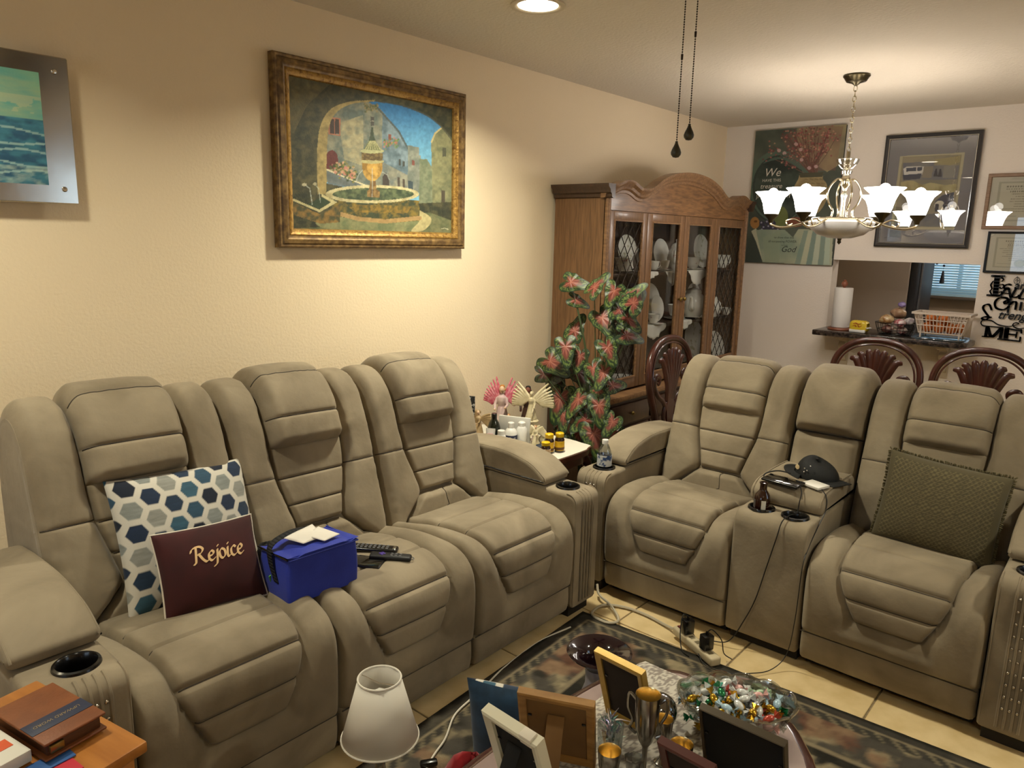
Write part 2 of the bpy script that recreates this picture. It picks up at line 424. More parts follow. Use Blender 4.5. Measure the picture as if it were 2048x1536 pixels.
# ================================================================ RECLINER SOFAS
def suede(name, c1, c2, c3):
    m = mat(name, c1, 0.78, sheen=0.12, col2=c2, scale=4.5, detail=8, fac=(.30, .70), distort=.8, bump=(38, 0.22, 0.006), spec=0.25)
    return m
M_suede = suede('grey_taupe_suede', '#766a57', '#978a74', None)
M_black = mat('black_plastic', '#0d0c0c', 0.25, coat=0.3)
M_darkbase = mat('dark_base_board', '#1b1611', 0.7)
M_stud = mat('silver_stud', '#d8d2c8', 0.22, metal=1.0)
class Prof:
    def __init__(s, pts, sgn, n=10):
        q = np.array(catmull(pts, n)); s.q = q
        d = np.hypot(*np.diff(q, axis=0).T); s.s = np.concatenate([[0], np.cumsum(d)]); s.L = s.s[-1]
        t = np.gradient(q, axis=0); t /= np.hypot(t[:, 0], t[:, 1])[:, None]
        s.n = np.stack([sgn*-t[:, 1], sgn*t[:, 0]], 1)
    def at(s, v):
        return (np.interp(v, s.s, s.q[:, 0]), np.interp(v, s.s, s.q[:, 1]), np.interp(v, s.s, s.n[:, 0]), np.interp(v, s.s, s.n[:, 1]))
    def vz(s, z, rising=True):      # arc length where the curve first reaches height z
        for i in range(len(s.q)-1):
            a, b = s.q[i, 1], s.q[i+1, 1]
            if (a <= z <= b) or (b <= z <= a): return s.s[i]+(s.s[i+1]-s.s[i])*((z-a)/(b-a) if b != a else 0)
        return s.L
    def vzd(s, z):                  # the same, searched from the far end
        for i in range(len(s.q)-2, -1, -1):
            a, b = s.q[i, 1], s.q[i+1, 1]
            if (a <= z <= b) or (b <= z <= a): return s.s[i]+(s.s[i+1]-s.s[i])*((z-a)/(b-a) if b != a else 0)
        return 0.0
    def vy(s, y): return float(np.interp(-y, -s.q[:, 0], s.s))
def patch(prof, uL, uR, v0, v1, Hh, r=.045, grooves=(), gd=.014, gw=.010, depth=.03, nu=26, nv=48, vseams=(), pucker=.0022, seed=0, extra=None, zmap=None, rv=None):
    """a stuffed upholstery panel lying on a side profile, between the edges uL(v) and uR(v)"""
    rv = rv or r
    ss = .5-.5*np.cos(PI*np.linspace(0, 1, nu+1)); vv = v0+(v1-v0)*(.5-.5*np.cos(PI*np.linspace(0, 1, nv+1)))
    vv = .5*vv+.5*(v0+(v1-v0)*np.linspace(0, 1, nv+1))
    vv = np.unique(np.concatenate([vv]+[[g-gw*1.6, g-gw*.6, g, g+gw*.6, g+gw*1.6] for g in grooves])); vv = vv[(vv >= v0) & (vv <= v1)]; ss = .6*ss+.4*np.linspace(0, 1, nu+1)
    S, V = np.meshgrid(ss, vv)
    a = np.vectorize(uL)(vv); b = np.vectorize(uR)(vv); U = a[:, None]+(b-a)[:, None]*S
    du = np.minimum(U-a[:, None], b[:, None]-U); dv = np.minimum(V-v0, v1-V)
    e = lambda d, rr: np.sqrt(np.clip(1-(1-np.clip(d/rr, 0, 1))**2, 0, 1))
    rnd = e(du, r)*e(dv, rv); h = -depth+(Hh+depth)*rnd
    crown = np.clip(du/(np.maximum(b-a, 1e-3)[:, None]*.5), 0, 1); h += .10*Hh*(1-(1-crown)**2)
    for g in grooves:
        h -= gd*np.exp(-((V-g)/gw)**2)
        h -= .25*gd*np.exp(-((V-g)/(gw*4))**2)
        h += pucker*.5*np.exp(-np.abs(V-g)/.02)*(vnoise(U*70+seed, V*6, seed)-.5)*2
    for us in vseams:
        uu = np.vectorize(us)(vv)[:, None]; h -= .007*np.exp(-((U-uu)/.006)**2)
    h += pucker*np.exp(-du/.030)*(vnoise(V*55+seed*3, U*9, seed+5)-.5)*2*np.clip(du/.01, 0, 1)
    h += pucker*np.exp(-dv/.030)*(vnoise(U*55+seed, V*9, seed+9)-.5)*2*np.clip(dv/.01, 0, 1)
    h += .004*(fbm(U*9+seed, V*9, seed+3, 2)-.4)
    if extra is not None: h += extra(U, V)
    y, z, ny, nz = prof.at(V)
    P = np.stack([U, y+ny*h, z+nz*h], -1)
    for g in grooves:
        j = int(np.argmin(np.abs(vv-g))); SEAMS.append(P[j, 2:-2].copy())
    for us in vseams:
        uu = np.vectorize(us)(vv); SEAMS.append(np.array([P[j, int(np.argmin(np.abs(P[j, :, 0]-uu[j])))] for j in range(3, len(vv)-3)]))
    return P
SEAMS = []
M_thread = mat('dark_seam_thread', '#3a332a', .8)
def stitch(parent, zmap=None):
    global SEAMS
    g = G()
    for q in SEAMS:
        q = zmap(q) if zmap is not None else q
        if len(q) > 2: g.tube([tuple(p) for p in q], .0022, 5)
    SEAMS = []
    o = g.build('seam_stitching', M_thread, parent); o['kind'] = 'stuff'; return o
def grid_obj(name, P, m, parent, zmap=None, close=True):
    if zmap is not None: P = zmap(P)
    ny, nx = P.shape[:2]; g = G(); g.v = [tuple(p) for p in P.reshape(-1, 3)]
    g.f = [[j*nx+i, j*nx+i+1, (j+1)*nx+i+1, (j+1)*nx+i] for j in range(ny-1) for i in range(nx-1)]
    g.mi = [0]*len(g.f)
    if close:
        ring = [i for i in range(nx)]+[j*nx+nx-1 for j in range(1, ny)]+[(ny-1)*nx+i for i in range(nx-2, -1, -1)]+[j*nx for j in range(ny-2, 0, -1)]
        c = P[[0, 0, -1, -1], [0, -1, 0, -1]].mean(0); k = len(g.v); g.v.append(tuple(c))
        for i in range(len(ring)): g.f.append([ring[i], k, ring[(i+1) % len(ring)]]); g.mi.append(0)
    return g.build(name, m, parent, smooth=180)
SEAT = Prof([(.58, .395), (.46, .415), (.30, .445), (.15, .452), (.08, .44), (.040, .41), (.024, .36), (.022, .28), (.026, .20), (.032, .152)], -1)
FOOT = Prof([(.034, .165), (.026, .14), (.026, .08), (.040, .040)], -1)
BACK = Prof([(.50, .385), (.522, .50), (.558, .62), (.600, .76), (.635, .86), (.665, .915), (.70, .945), (.75, .95), (.80, .92), (.83, .86), (.845, .75)], 1)
def pw(pts):      # piecewise-linear, smoothed
    xs = [p[0] for p in pts]; ys = [p[1] for p in pts]
    return lambda v: float(np.interp(v, xs, ys)+np.interp(v+.012, xs, ys)+np.interp(v-.012, xs, ys))/3
def recliner_seat(root, x0, W, zmap, seed, hr=.068):
    xc = x0+W/2; gp = .0015
    st = G().box((xc, .34, .24), (W-.02, .56, .36), .02)
    if zmap: st.v = [tuple(p) for p in zmap(np.array(st.v))]
    seat = st.build('seat', M_suede, root)
    vs = lambda z: SEAT.vz(z)
    L = SEAT.L; vtop = .12; vedge = vs(.38)
    half = pw([(0, .205), (.18, .205), (vedge-.02, .178), (vs(.33), .150), (vs(.262), .112), (L, .112)])
    vend = vs(.252)
    # the surrounding bolster dips to a seam along the centre panel
    def dip(U, V):
        hv = np.vectorize(half)(V[:, 0])[:, None]; d = np.maximum(np.abs(U-xc)-hv, V-vend)
        return -.016*np.exp(-np.abs(d)/.010) + .014*np.clip(d/.05, 0, 1) - .012*(d < 0)
    P = patch(SEAT, lambda v: x0+gp, lambda v: x0+W-gp, 0.0, L, .020, r=.03, depth=.03, nu=64, nv=72, extra=dip, seed=seed, pucker=.001)
    grid_obj('seat_bolster', P, M_suede, seat, zmap)
    chan = [vs(.446)+.0, vedge-.115+.05, vs(.335)]
    gr = [SEAT.vy(.30), SEAT.vy(.165), SEAT.vzd(.412), SEAT.vzd(.335)]
    P = patch(SEAT, lambda v: xc-half(v), lambda v: xc+half(v), .03, vend, .030, r=.022, depth=.022, nu=34, nv=96, grooves=gr, gd=.0095, gw=.006, seed=seed+1, pucker=.0012)
    grid_obj('seat_panel', P, M_suede, seat, zmap)
    P = patch(FOOT, lambda v: x0+gp, lambda v: x0+W-gp, 0, FOOT.L, .018, r=.02, depth=.02, nu=34, nv=16, seed=seed+2, pucker=.001)
    grid_obj('footrest', P, M_suede, seat, zmap)
    SEAMS.append(np.array([[x0+.006+(W-.012)*i/20, .0095, .1560] for i in range(21)]))
    stitch(seat, zmap)
    bs = G().box((xc, .36, .03), (W-.03, .56, .05)); bs.build('base_rail', M_darkbase, seat, smooth=0)
    # ---- backrest
    core = G(); q = BACK.q[::4]
    poly = [(float(a)+float(c)*.012, float(b)+float(d)*.012) for (a, b), (c, d) in zip(q, BACK.n[::4])]+[(.85, .42), (.83, .06), (.56, .06)]
    core.prism(poly, x0+.003, x0+W-.003, 'x')
    if zmap: core.v = [tuple(p) for p in zmap(np.array(core.v))]
    bk = core.build('backrest', M_suede, root, smooth=50)
    vz = BACK.vz; LB = BACK.L; vt = LB-.16
    cw = pw([(0, .215), (vz(.43), .195), (vz(.515), .098), (vz(.54), .102), (vz(.68), .142), (vz(.76), .150), (LB, .150)])
    vl, vh = vz(.515), vz(.775)
    for sd, nm in ((-1, 0), (1, 1)):
        fa = (lambda v: x0+gp) if sd < 0 else (lambda v: xc+cw(v)-.004)
        fb = (lambda v: xc-cw(v)+.004) if sd < 0 else (lambda v: x0+W-gp)
        P = patch(BACK, fa, fb, 0, LB-.02, .056, r=.040, depth=.012, nu=26, nv=84, grooves=(vz(.69),), gd=.004, gw=.004, seed=seed+3+nm, pucker=.0045)
        grid_obj('wing', P, M_suede, bk, zmap)
    P = patch(BACK, lambda v: xc-.151, lambda v: xc+.151, vh, LB-.03, hr, r=.045, depth=.0, nu=36, nv=70, grooves=(vz(.865), vz(.925)+.035), gd=.007, gw=.005, seed=seed+6, pucker=.0042, rv=.036)
    grid_obj('headrest', P, M_suede, bk, zmap)
    g3 = [vl+(vh-vl)*.30, vl+(vh-vl)*.64]
    P = patch(BACK, lambda v: xc-cw(v), lambda v: xc+cw(v), vl, vh+.02, .040, r=.020, depth=.02, nu=30, nv=64, grooves=g3, gd=.006, gw=.005, seed=seed+7, pucker=.0016)
    grid_obj('back_panel', P, M_suede, bk, zmap)
    P = patch(BACK, lambda v: xc-cw(v)+.002, lambda v: xc+cw(v)-.002, 0.0, vl, .050, r=.03, depth=.02, nu=36, nv=30, vseams=(lambda v: xc+.02, ), seed=seed+8, pucker=.0035)
    grid_obj('lumbar_panel', P, M_suede, bk, zmap)
    stitch(bk, zmap)
def rounded(poly, r, n=5):
    out = []; m = len(poly)
    for i in range(m):
        p = np.array(poly[i], float); a = np.array(poly[i-1], float)-p; b = np.array(poly[(i+1) % m], float)-p
        rr = r[i] if isinstance(r, (list, tuple)) else r
        la, lb = np.hypot(*a), np.hypot(*b); k = min(rr, la*.49, lb*.49)
        if k < 1e-5: out.append(tuple(p)); continue
        p1 = p+a/la*k; p2 = p+b/lb*k
        for t in np.linspace(0, 1, n): out.append(tuple((1-t)**2*p1+2*t*(1-t)*p+t*t*p2))
    return out
def soft_prism(poly, x0, x1, bev, seg=3):
    bm = bmesh.new(); f1 = [bm.verts.new((x0, a, b)) for a, b in poly]; f2 = [bm.verts.new((x1, a, b)) for a, b in poly]
    n = len(poly); fa = bm.faces.new(f1[::-1]); fb = bm.faces.new(f2)
    for i in range(n): bm.faces.new([f1[i], f1[(i+1) % n], f2[(i+1) % n], f2[i]])
    bmesh.ops.recalc_face_normals(bm, faces=bm.faces)
    ed = set(fa.edges) | set(fb.edges)
    bmesh.ops.bevel(bm, geom=list(ed), offset=bev, segments=seg, affect='EDGES', profile=.55)
    bm.verts.index_update(); g = G(); g.add([tuple(v.co) for v in bm.verts], [[v.index for v in f.verts] for f in bm.faces]); bm.free(); return g
def drill(g, holes, m):
    a = g.build('blank', m); b = G()
    for x, y, z in holes: b.lathe([(0, -.09), (.0415, -.09), (.0415, .05), (0, .05)], 32, Matrix.Translation((x, y, z)))
    c = b.build('drill', m); md = a.modifiers.new('cut', 'BOOLEAN'); md.operation = 'DIFFERENCE'; md.solver = 'EXACT'; md.object = c
    dg = bpy.context.evaluated_depsgraph_get(); me = bpy.data.meshes.new_from_object(a.evaluated_get(dg))
    bpy.data.objects.remove(a); bpy.data.objects.remove(c)
    me.polygons.foreach_set('use_smooth', [True]*len(me.polygons)); me.set_sharp_from_angle(angle=math.radians(50)); return me
def cup_holder(root, x, y, z):
    g = G().lathe([(.052, .0), (.050, .006), (.044, .008), (.041, .004), (.038, -.02), (.036, -.075), (0, -.075)], 36)
    c = g.build('cup_holder', M_black, root, loc=(x, y, z)); return c
ARM_Z = .545
_stud_me = None
def arm(root, x0, W, zf, inner, studs=10, padk=1.0, dx=0.0, grooved=False):
    """zf scales the height; inner = +1 when the seat lies towards +x"""
    global _stud_me
    z = ARM_Z*zf; xc = x0+W/2+dx
    poly = rounded([(.0, .05), (.0, z), (.80, z+.005), (.82, .05)], [.01, .05, .03, .01], 7)
    a = inst('arm', drill(soft_prism(poly, x0, x0+W, .016), [(xc, .105, z)], M_suede), root)
    G().box((x0+W/2, .41, .03), (W-.03, .76, .06)).build('arm_foot', M_darkbase, a, smooth=0)
    # padded lid
    pp = rounded([(.165, z+.006), (.160, z+.036), (.235, z+.092*padk), (.38, z+.122*padk), (.60, z+.118*padk), (.735, z+.10*padk), (.74, z+.006)], [.012, .03, .08, .12, .1, .03, .01], 6)
    pad = soft_prism(pp, x0-.004, x0+W+.004, .020, 4).build('arm_pad', M_suede, a, smooth=60)
    q = [p for p in pp if p[1] > z+.03]
    for xx in (x0+.004, x0+W-.004):
        G().tube([(xx, p[0], p[1]-.006) for p in q], .0035, 6).build('piping', M_suede, pad)
    G().tube([(x0-.002 if inner < 0 else x0+W+.002, yy, z+.02) for yy in np.linspace(.17, .73, 8)], .0028, 5).build('lid_seam', M_darkbase, a)
    cup_holder(a, xc, .105, z)
    # corded ribs over the front and rows of studs
    for k in range(4):
        xx = xc-.030+k*.020
        path = [(xx, yy, z+.0025) for yy in (.155, .10, .075)]+[(xx, .05*(1-math.sin(t))-.0005, z-.05*(1-math.cos(t))+.0005) for t in np.linspace(.2, PI/2, 7)]+[(xx, -.002, zz) for zz in (z-.16, z-.3, .07)]
        path = [p for p in path if not (.055 < p[1] < .152)] if abs(xx-xc) < .05 else path
        G().tube(path[1:] if len(path) > 3 else path, .0046, 6).build('rib', M_suede, a)
    for k in range(5 if grooved else 0):
        xx = xc-.040+k*.020; G().tube([(xx, .002, z-.052), (xx, -.0006, z-.08), (xx, -.0006, .07)], .0016, 5).build('rib_groove', M_thread, a)
    if _stud_me is None: _stud_me = G().ball((0, 0, 0), (.0052, .0035, .0052), 10, 6).mesh('stud', M_stud)
    for r in range(studs):
        for k in range(3): inst('stud', _stud_me, a, (xc-.020+k*.020, -.0015, z-.055-r*.041))
    # outer edge welt
    for xx in (x0+.006, x0+W-.006):
        G().tube([(xx, p[0]+(.003 if p[0] < .1 else 0), p[1]) for p in poly if p[1] > .06 and p[0] < .7], .0026, 6).build('welt', M_suede, a)
    return a
def place(root, loc, rotz): root.location = loc; root.rotation_euler = (0, 0, rotz)

# --- three-seat sofa along the left wall (faces +x)
sofa = thing('reclining_sofa', 'long grey suede three-seat reclining sofa against the picture wall', 'sofa', (1.087, -5.285, 0), PI/2)
SL = 2.065
def zm_sofa(P):
    P = np.array(P, float).copy(); P[..., 2] *= 1.035*(1.03-.06*P[..., 0]/SL); return P
for i in range(3): recliner_seat(sofa, .180+i*.573, .573, zm_sofa, 11+i*20, .086)
arm(sofa, -.01, .192, 1.05, 1, padk=.85, dx=.020); arm(sofa, 1.90, .165, .985, -1, studs=0, grooved=True)
# --- loveseat with console (faces -y)
love = thing('reclining_loveseat', 'grey suede two-seat reclining loveseat with a middle console', 'sofa', (.880, -3.10, 0), 0)
recliner_seat(love, .155, .577, None, 101)
recliner_seat(love, 1.023, .577, None, 141)
arm(love, 0.0, .153, 1.0, 1); arm(love, 1.602, .165, 1.03, -1)
# console: front block, lid and its own back cushion
CONZ = .548; cz = CONZ; cx0, cx1 = .735, 1.020; cxm = (cx0+cx1)/2
poly = rounded([(.012, .05), (.012, cz), (.60, cz), (.60, .05)], [.02, .06, .02, .01], 7)
con = inst('console', drill(soft_prism(poly, cx0+.002, cx1-.002, .012), [(cxm-.068, .098, cz), (cxm+.062, .098, cz)], M_suede), love)
cp = rounded([(.155, cz+.004), (.150, cz+.05), (.19, cz+.082), (.35, cz+.092), (.53, cz+.088), (.54, cz+.004)], [.015, .035, .05, .1, .04, .01], 6)
lid = soft_prism(cp, cx0-.002, cx1+.002, .022, 4).build('console_lid', M_suede, con, smooth=60)
for xx in (cx0+.012, cx1-.012): G().tube([(xx, p[0], p[1]) for p in cp if p[1] > cz+.03], .003, 6).build('piping', M_suede, lid)
cup_holder(con, cxm-.068, .098, cz); cup_holder(con, cxm+.062, .098, cz)
G().box((cxm, .36, .03), (cx1-cx0-.02, .6, .05)).build('base_rail', M_darkbase, con, smooth=0)
core = G(); poly = [(float(a)+.02, float(b)-.004) for a, b in BACK.q[::4]]+[(.85, .42), (.83, .06), (.56, .06)]
core.prism(poly, cx0+.012, cx1-.012, 'x'); cb = core.build('console_back', M_suede, love, smooth=50)
vm = BACK.vz(.76)
P = patch(BACK, lambda v: cx0+.003, lambda v: cx1-.003, vm, BACK.L-.02, .085, r=.055, depth=.01, nu=34, nv=60, seed=181, pucker=.0045, rv=.035)
grid_obj('upper_cushion', P, M_suede, cb)
P = patch(BACK, lambda v: cx0+.003, lambda v: cx1-.003, 0.0, vm, .050, r=.045, depth=.02, nu=34, nv=50, seed=182, pucker=.0022)
grid_obj('lower_cushion', P, M_suede, cb)

# ================================================================ PICTURES ON THE WALLS
def frame_loop(w, h, prof, g=None):
    """moulding swept round a w*h rectangle in the xz plane, front towards -y; prof = [(inset, height)]"""
    g = g or G(); m = len(prof); vs = []; fs = []
    for cx, cz in ((-1, -1), (1, -1), (1, 1), (-1, 1)):
        for d, t in prof: vs.append((cx*(w/2-d), -t, cz*(h/2-d)))
    for i in range(4):
        j = (i+1) % 4
        for k in range(m-1): fs.append([i*m+k, j*m+k, j*m+k+1, i*m+k+1])
    return g.add(vs, fs)
M_print = mat('oil_paint_print', '#808080', 0.55, attr='print', bump=(140, .25, .003))
M_paper = mat('paper_print', '#808080', 0.6, attr='print')
M_bronze = mat('frame_bronze', '#5b4427', 0.42, metal=.35, col2='#8d7042', scale=38, detail=6, fac=(.38, .66), bump=(90, .3, .003))
M_gold = mat('frame_gold', '#a98443', 0.4, metal=.45, col2='#6d4c22', scale=60, detail=6, fac=(.45, .7), bump=(120, .6, .004))
M_back = mat('backing_board', '#6b5a42', .8)
def plane_fn(w, h, y): return lambda X, Y: np.stack([(X-.5)*w, np.full_like(X, -y), (Y-.5)*h], -1)

# --- fountain painting
pt = thing('framed_painting', 'large gold framed painting of a stone fountain in an old courtyard', 'painting', (.006, -3.500, 1.860), PI/2)
pt.rotation_euler = (math.radians(0), 0, PI/2)
W_, H_ = 1.058, .742
frame_loop(W_, H_, [(0, 0), (0, .032), (.006, .038), (.014, .036), (.019, .042), (.034, .044), (.044, .036), (.050, .034), (.050, 0)]).build('outer_moulding', M_bronze, pt, smooth=30)
frame_loop(W_, H_, [(.048, 0), (.049, .035), (.054, .037), (.068, .027), (.074, .025), (.078, .018), (.078, 0)]).build('inner_moulding', M_gold, pt, smooth=30)
G().box((0, -.006, 0), (W_-.04, .010, H_-.04)).build('backing', M_back, pt, smooth=0)
P = Paint(330, 232, [(195, 210), (1397, 455), (1390, 1385), (220, 1345)], '#5a5f48')
al = np.ones(P.X.shape, bool)
P.fill(al, '#3a3f2c', 1, col2='#5f5a3c', nscale=.008, seed=3)
P.fill(al, '#23291f', .6, col2='#565236', nscale=.03, seed=8)
P.poly([(195, 210), (500, 270), (330, 430), (230, 640), (195, 620)], '#6e6a4a', .45, col2='#8a7c50', nscale=.02, seed=5)
arch = catmull([(470, 1010), (470, 800), (480, 600), (540, 480), (660, 415), (830, 400), (1000, 425), (1120, 462), (1230, 515), (1320, 590), (1400, 680)], 6)+[(1400, 1150), (1150, 1160), (700, 1060)]
arch = [tuple(p) for p in arch]
P.poly(arch, '#2a6fa8', 1, col2='#3f88b8', nscale=.004, seed=2)
sky = np.clip((P.PY-420)/450, 0, 1)*P.inside(arch); P.fill(sky, '#7db2c4', .75)
P.clip = P.inside(arch)
P.poly([(470, 400), (760, 395), (860, 450), (905, 500), (905, 1060), (700, 1040), (470, 1000)], '#868672', 1, col2='#5c6862', nscale=.018, seed=11)
P.poly([(560, 560), (740, 500), (740, 880), (600, 830)], '#b3a67c', .6, col2='#8a8a70', nscale=.03, seed=4)
P.poly([(840, 440), (900, 500), (1000, 620), (1080, 765), (1068, 1080), (880, 1050), (880, 480)], '#788a92', 1, col2='#566870', nscale=.02, seed=12)
P.poly([(880, 850), (1068, 950), (1068, 1085), (880, 1050)], '#8a8874', .9, col2='#666c66', nscale=.02, seed=13)
P.line([(840, 440), (1000, 620), (1080, 770)], 7, '#4a5350', .9)
P.poly([(1068, 725), (1150, 740), (1150, 800), (1165, 800), (1160, 970), (1145, 1110), (1066, 1090)], '#83877a', 1, col2='#6b7268', nscale=.02, seed=14)
P.poly([(1155, 825), (1210, 830), (1245, 890), (1250, 1160), (1150, 1160)], '#7d8368', 1, col2='#667058', nscale=.02, seed=15)
P.poly([(1240, 700), (1265, 640), (1320, 585), (1400, 670), (1400, 1235), (1250, 1165)], '#84835f', 1, col2='#6a6d50', nscale=.02, seed=16)
P.line([(1243, 700), (1270, 635), (1330, 585)], 6, '#b8a978')
for x0, y0, x1, y1, c in ((497, 525, 565, 640, '#3c2f2a'), (795, 510, 820, 580, '#4b4a44'), (925, 640, 945, 690, '#7a4a3c'), (1000, 825, 1015, 875, '#40443f'), (1030, 840, 1044, 885, '#40443f'),
                          (1098, 835, 1118, 875, '#7a4a40'), (1325, 740, 1350, 810, '#4f5140'), (1315, 1060, 1342, 1185, '#4a4436'), (990, 960, 1008, 1070, '#4c453c'), (1030, 975, 1045, 1080, '#4c453c'), (1070, 990, 1105, 1090, '#3a474c')):
    P.poly([(x0, y0), (x1, y0+6), (x1, y1), (x0, y1)], c)
P.line([(490, 520), (490, 640), (568, 650), (568, 530), (490, 520)], 5, '#a0674e'); P.line([(530, 525), (530, 645)], 3, '#a0674e'); P.line([(795, 545), (820, 545)], 2, '#b0ac98')
P.poly([(880, 1050), (880, 960), (905, 925), (930, 965), (930, 1060)], '#453f3a')
P.fill(P.ell(508, 830, 45, 68) & (P.PX > 468), '#5e2c28'); P.poly([(468, 830), (553, 830), (553, 900), (468, 905)], '#5e2c28')
P.line([(470, 905), (570, 950), (690, 1000), (780, 1035)], 6, '#c8bf9c'); P.poly([(470, 912), (780, 1040), (480, 1030)], '#6a7273', .9, col2='#566062', nscale=.03, seed=20)
rg = np.random.default_rng(3)
for k in range(150):
    a = rg.random(); P.fill(P.ell(520+150*a+rg.normal(0, 14), 865+90*a+rg.normal(0, 26), 9, 8), ('#47592f', '#7d7a3c', '#b8796a', '#35461f', '#c49a78')[k % 5], .8)
for k in range(70): P.fill(P.ell(890+110*rg.random(), 680+rg.normal(30, 18)+.5*0, 7, 7), ('#4f6a3a', '#a8685a', '#6f7f4a')[k % 3], .75)
for k in range(60): P.fill(P.ell(750+100*rg.random(), 440+rg.normal(0, 14), 8, 8), ('#4d5a38', '#8d7f58', '#6f6a44')[k % 3], .75)
P.clip = None
# left pier of the arch, lit edge
P.poly([tuple(p) for p in catmull([(402, 1090), (400, 900), (404, 720), (432, 565), (505, 455), (640, 402), (830, 388)], 6)]+[tuple(p) for p in catmull([(830, 400), (660, 418), (545, 482), (487, 600), (472, 800), (468, 950), (468, 1090)], 6)], '#a8945e', 1, col2='#8a7c4e', nscale=.03, seed=22)
P.line([tuple(p) for p in catmull([(830, 395), (1000, 422), (1120, 462), (1230, 515), (1320, 590), (1400, 690)], 5)], 7, '#47493a', .8)
# basin
P.fill(P.ell(815, 1300, 430, 85), '#8b8a60', .9, col2='#6f7350', nscale=.02, seed=30)
P.poly([(440, 1335), (520, 1250), (1230, 1230), (1390, 1290), (1390, 1385), (220, 1345)], '#5d6a48', .6, col2='#8a8a60', nscale=.015, seed=31)
P.poly([tuple(p) for p in catmull([(1150, 1210), (1230, 1260), (1235, 1310), (1180, 1365), (1090, 1370), (1150, 1300)], 6)], '#b4a878', .9)
P.poly([(462, 1070), (1150, 1140), (1155, 1290), (900, 1310), (570, 1260), (480, 1150)], '#3d4530', 1, col2='#7d6a30', nscale=.03, seed=32)
P.poly([(600, 1165), (1100, 1180), (1060, 1235), (680, 1225)], '#a07c30', .55, col2='#4a4a28', nscale=.05, seed=33)
P.line([(575, 1240), (700, 1275), (900, 1295), (1155, 1270)], 16, '#a88a5a', .9)
P.fill(P.ell(805, 1090, 345, 68), '#c3b98e', 1, col2='#a59a70', nscale=.03, seed=34); P.fill(P.ell(812, 1090, 300, 47), '#3c4a36', 1, col2='#66704e', nscale=.03, seed=35)
# urn
P.poly([(765, 1110), (765, 1070), (780, 1055), (790, 990), (830, 990), (835, 1055), (860, 1070), (860, 1115)], '#6b5230', 1, col2='#937848', nscale=.05, seed=36)
P.poly([tuple(p) for p in catmull([(732, 850), (735, 920), (760, 970), (800, 992), (845, 975), (875, 920), (880, 855)], 6)], '#8d6c30', 1, col2='#c09a4e', nscale=.03, seed=37)
P.fill(P.ell(805, 890, 40, 45), '#c9a050', .6)
P.fill(P.ell(806, 845, 85, 18), '#a8a070'); P.poly([(725, 775), (885, 785), (880, 840), (728, 835)], '#54452a', 1, col2='#7d6a40', nscale=.06, seed=38)
P.fill(P.ell(805, 768, 87, 18), '#a5a478'); P.poly([(745, 755), (780, 690), (830, 690), (868, 765)], '#6f7450', 1)
for k in range(7): P.line([(755+k*18, 755), (790+k*6, 695)], 3, '#b0ab7c', .8)
P.poly([(780, 690), (790, 655), (800, 590), (812, 590), (818, 655), (830, 690)], '#3f4a3a')
for a in ([(735, 910), (705, 940), (685, 1000)], [(805, 900), (806, 1000), (803, 1110)], [(880, 925), (915, 945), (930, 980)]): P.line(a, 3, '#b4bcb0', .5)
# trough at the left
P.poly([(215, 1145), (420, 1240), (570, 1160), (565, 1300), (420, 1310), (215, 1240)], '#4a4a30', 1, col2='#8a6c38', nscale=.03, seed=40)
P.poly([(215, 1135), (415, 1225), (545, 1150), (430, 1085), (430, 1105), (500, 1150), (412, 1205), (222, 1120)], '#bdb384'); P.poly([(330, 1165), (430, 1110), (498, 1150), (412, 1200)], '#35452f')
P.line([(310, 1020), (345, 1045), (362, 1165)], 3, '#c4cabb', .65); P.line([(385, 1015), (410, 1050), (422, 1150)], 3, '#b4bcaa', .55); P.fill(P.ell(305, 1018, 18, 12), '#b8b090'); P.fill(P.ell(383, 1012, 15, 11), '#a8a080')
P.line([(1315, 1352), (1340, 1348), (1370, 1358)], 2.5, '#c8c4a0', .8)
P.C *= (0.70+.62*fbm(P.X*60, P.Y*45, 50, 3))[..., None]
ob = inst('canvas', P.mesh('canvas', plane_fn(W_-.154, H_-.154, .016), M_print), pt)

# --- seascape on a polished steel panel, at the left edge
M_steel = mat('polished_steel', '#b9b3a8', 0.16, metal=1.0, bump=(6, .05, .01))
st = thing('steel_seascape', 'sea and whale tail picture mounted on a polished steel panel', 'picture', (.045, -5.102, 1.843), PI/2)
w, h = .690, .442
G().box((0, 0, 0), (w, .008, h), .003, seg=1).build('steel_panel', M_steel, st)
for sx in (-1, 1):
    for sz in (-1, 1):
        G().lathe([(0, .007), (.006, .006), (.009, .0), (.009, -.002)], 16, Matrix.Translation((sx*(w/2-.04), -.003, sz*(h/2-.045))) @ Matrix.Rotation(PI/2, 4, 'X')).build('standoff_bolt', M_stud, st)
        G().tube([(sx*(w/2-.04), .004, sz*(h/2-.045)), (sx*(w/2-.04), .040, sz*(h/2-.045))], .008, 10).build('standoff', M_steel, st)
P = Paint(150, 100, None, '#6f9aa0')
X, Y = P.X, P.Y
P.fill(np.ones_like(X), '#5fa39a', 1, col2='#7fb79a', nscale=4, seed=60)
P.fill((Y > .58).astype(float)*np.clip(fbm(X*6, Y*18, 61)*1.6-.5, 0, 1), '#a9b886', .9)
P.fill(((fbm(X*9, Y*9, 65) > .5) & (Y > .63) & (Y < .78)), '#b9bf95', .55)
P.fill(Y < .58, '#2a5570', 1, col2='#3f7a8c', nscale=14, seed=62)
P.C[(Y < .58)] = (P.C[(Y < .58)]*(.7+.6*fbm(X*8, Y*40, 63))[(Y < .58)][:, None])
for y0 in (.47, .36, .27, .17, .09): P.fill(np.abs(Y-y0-.025*np.sin(X*11+y0*40)-.02*fbm(X*12, Y*2, 66)) < .009, '#9fc0bb', .7)
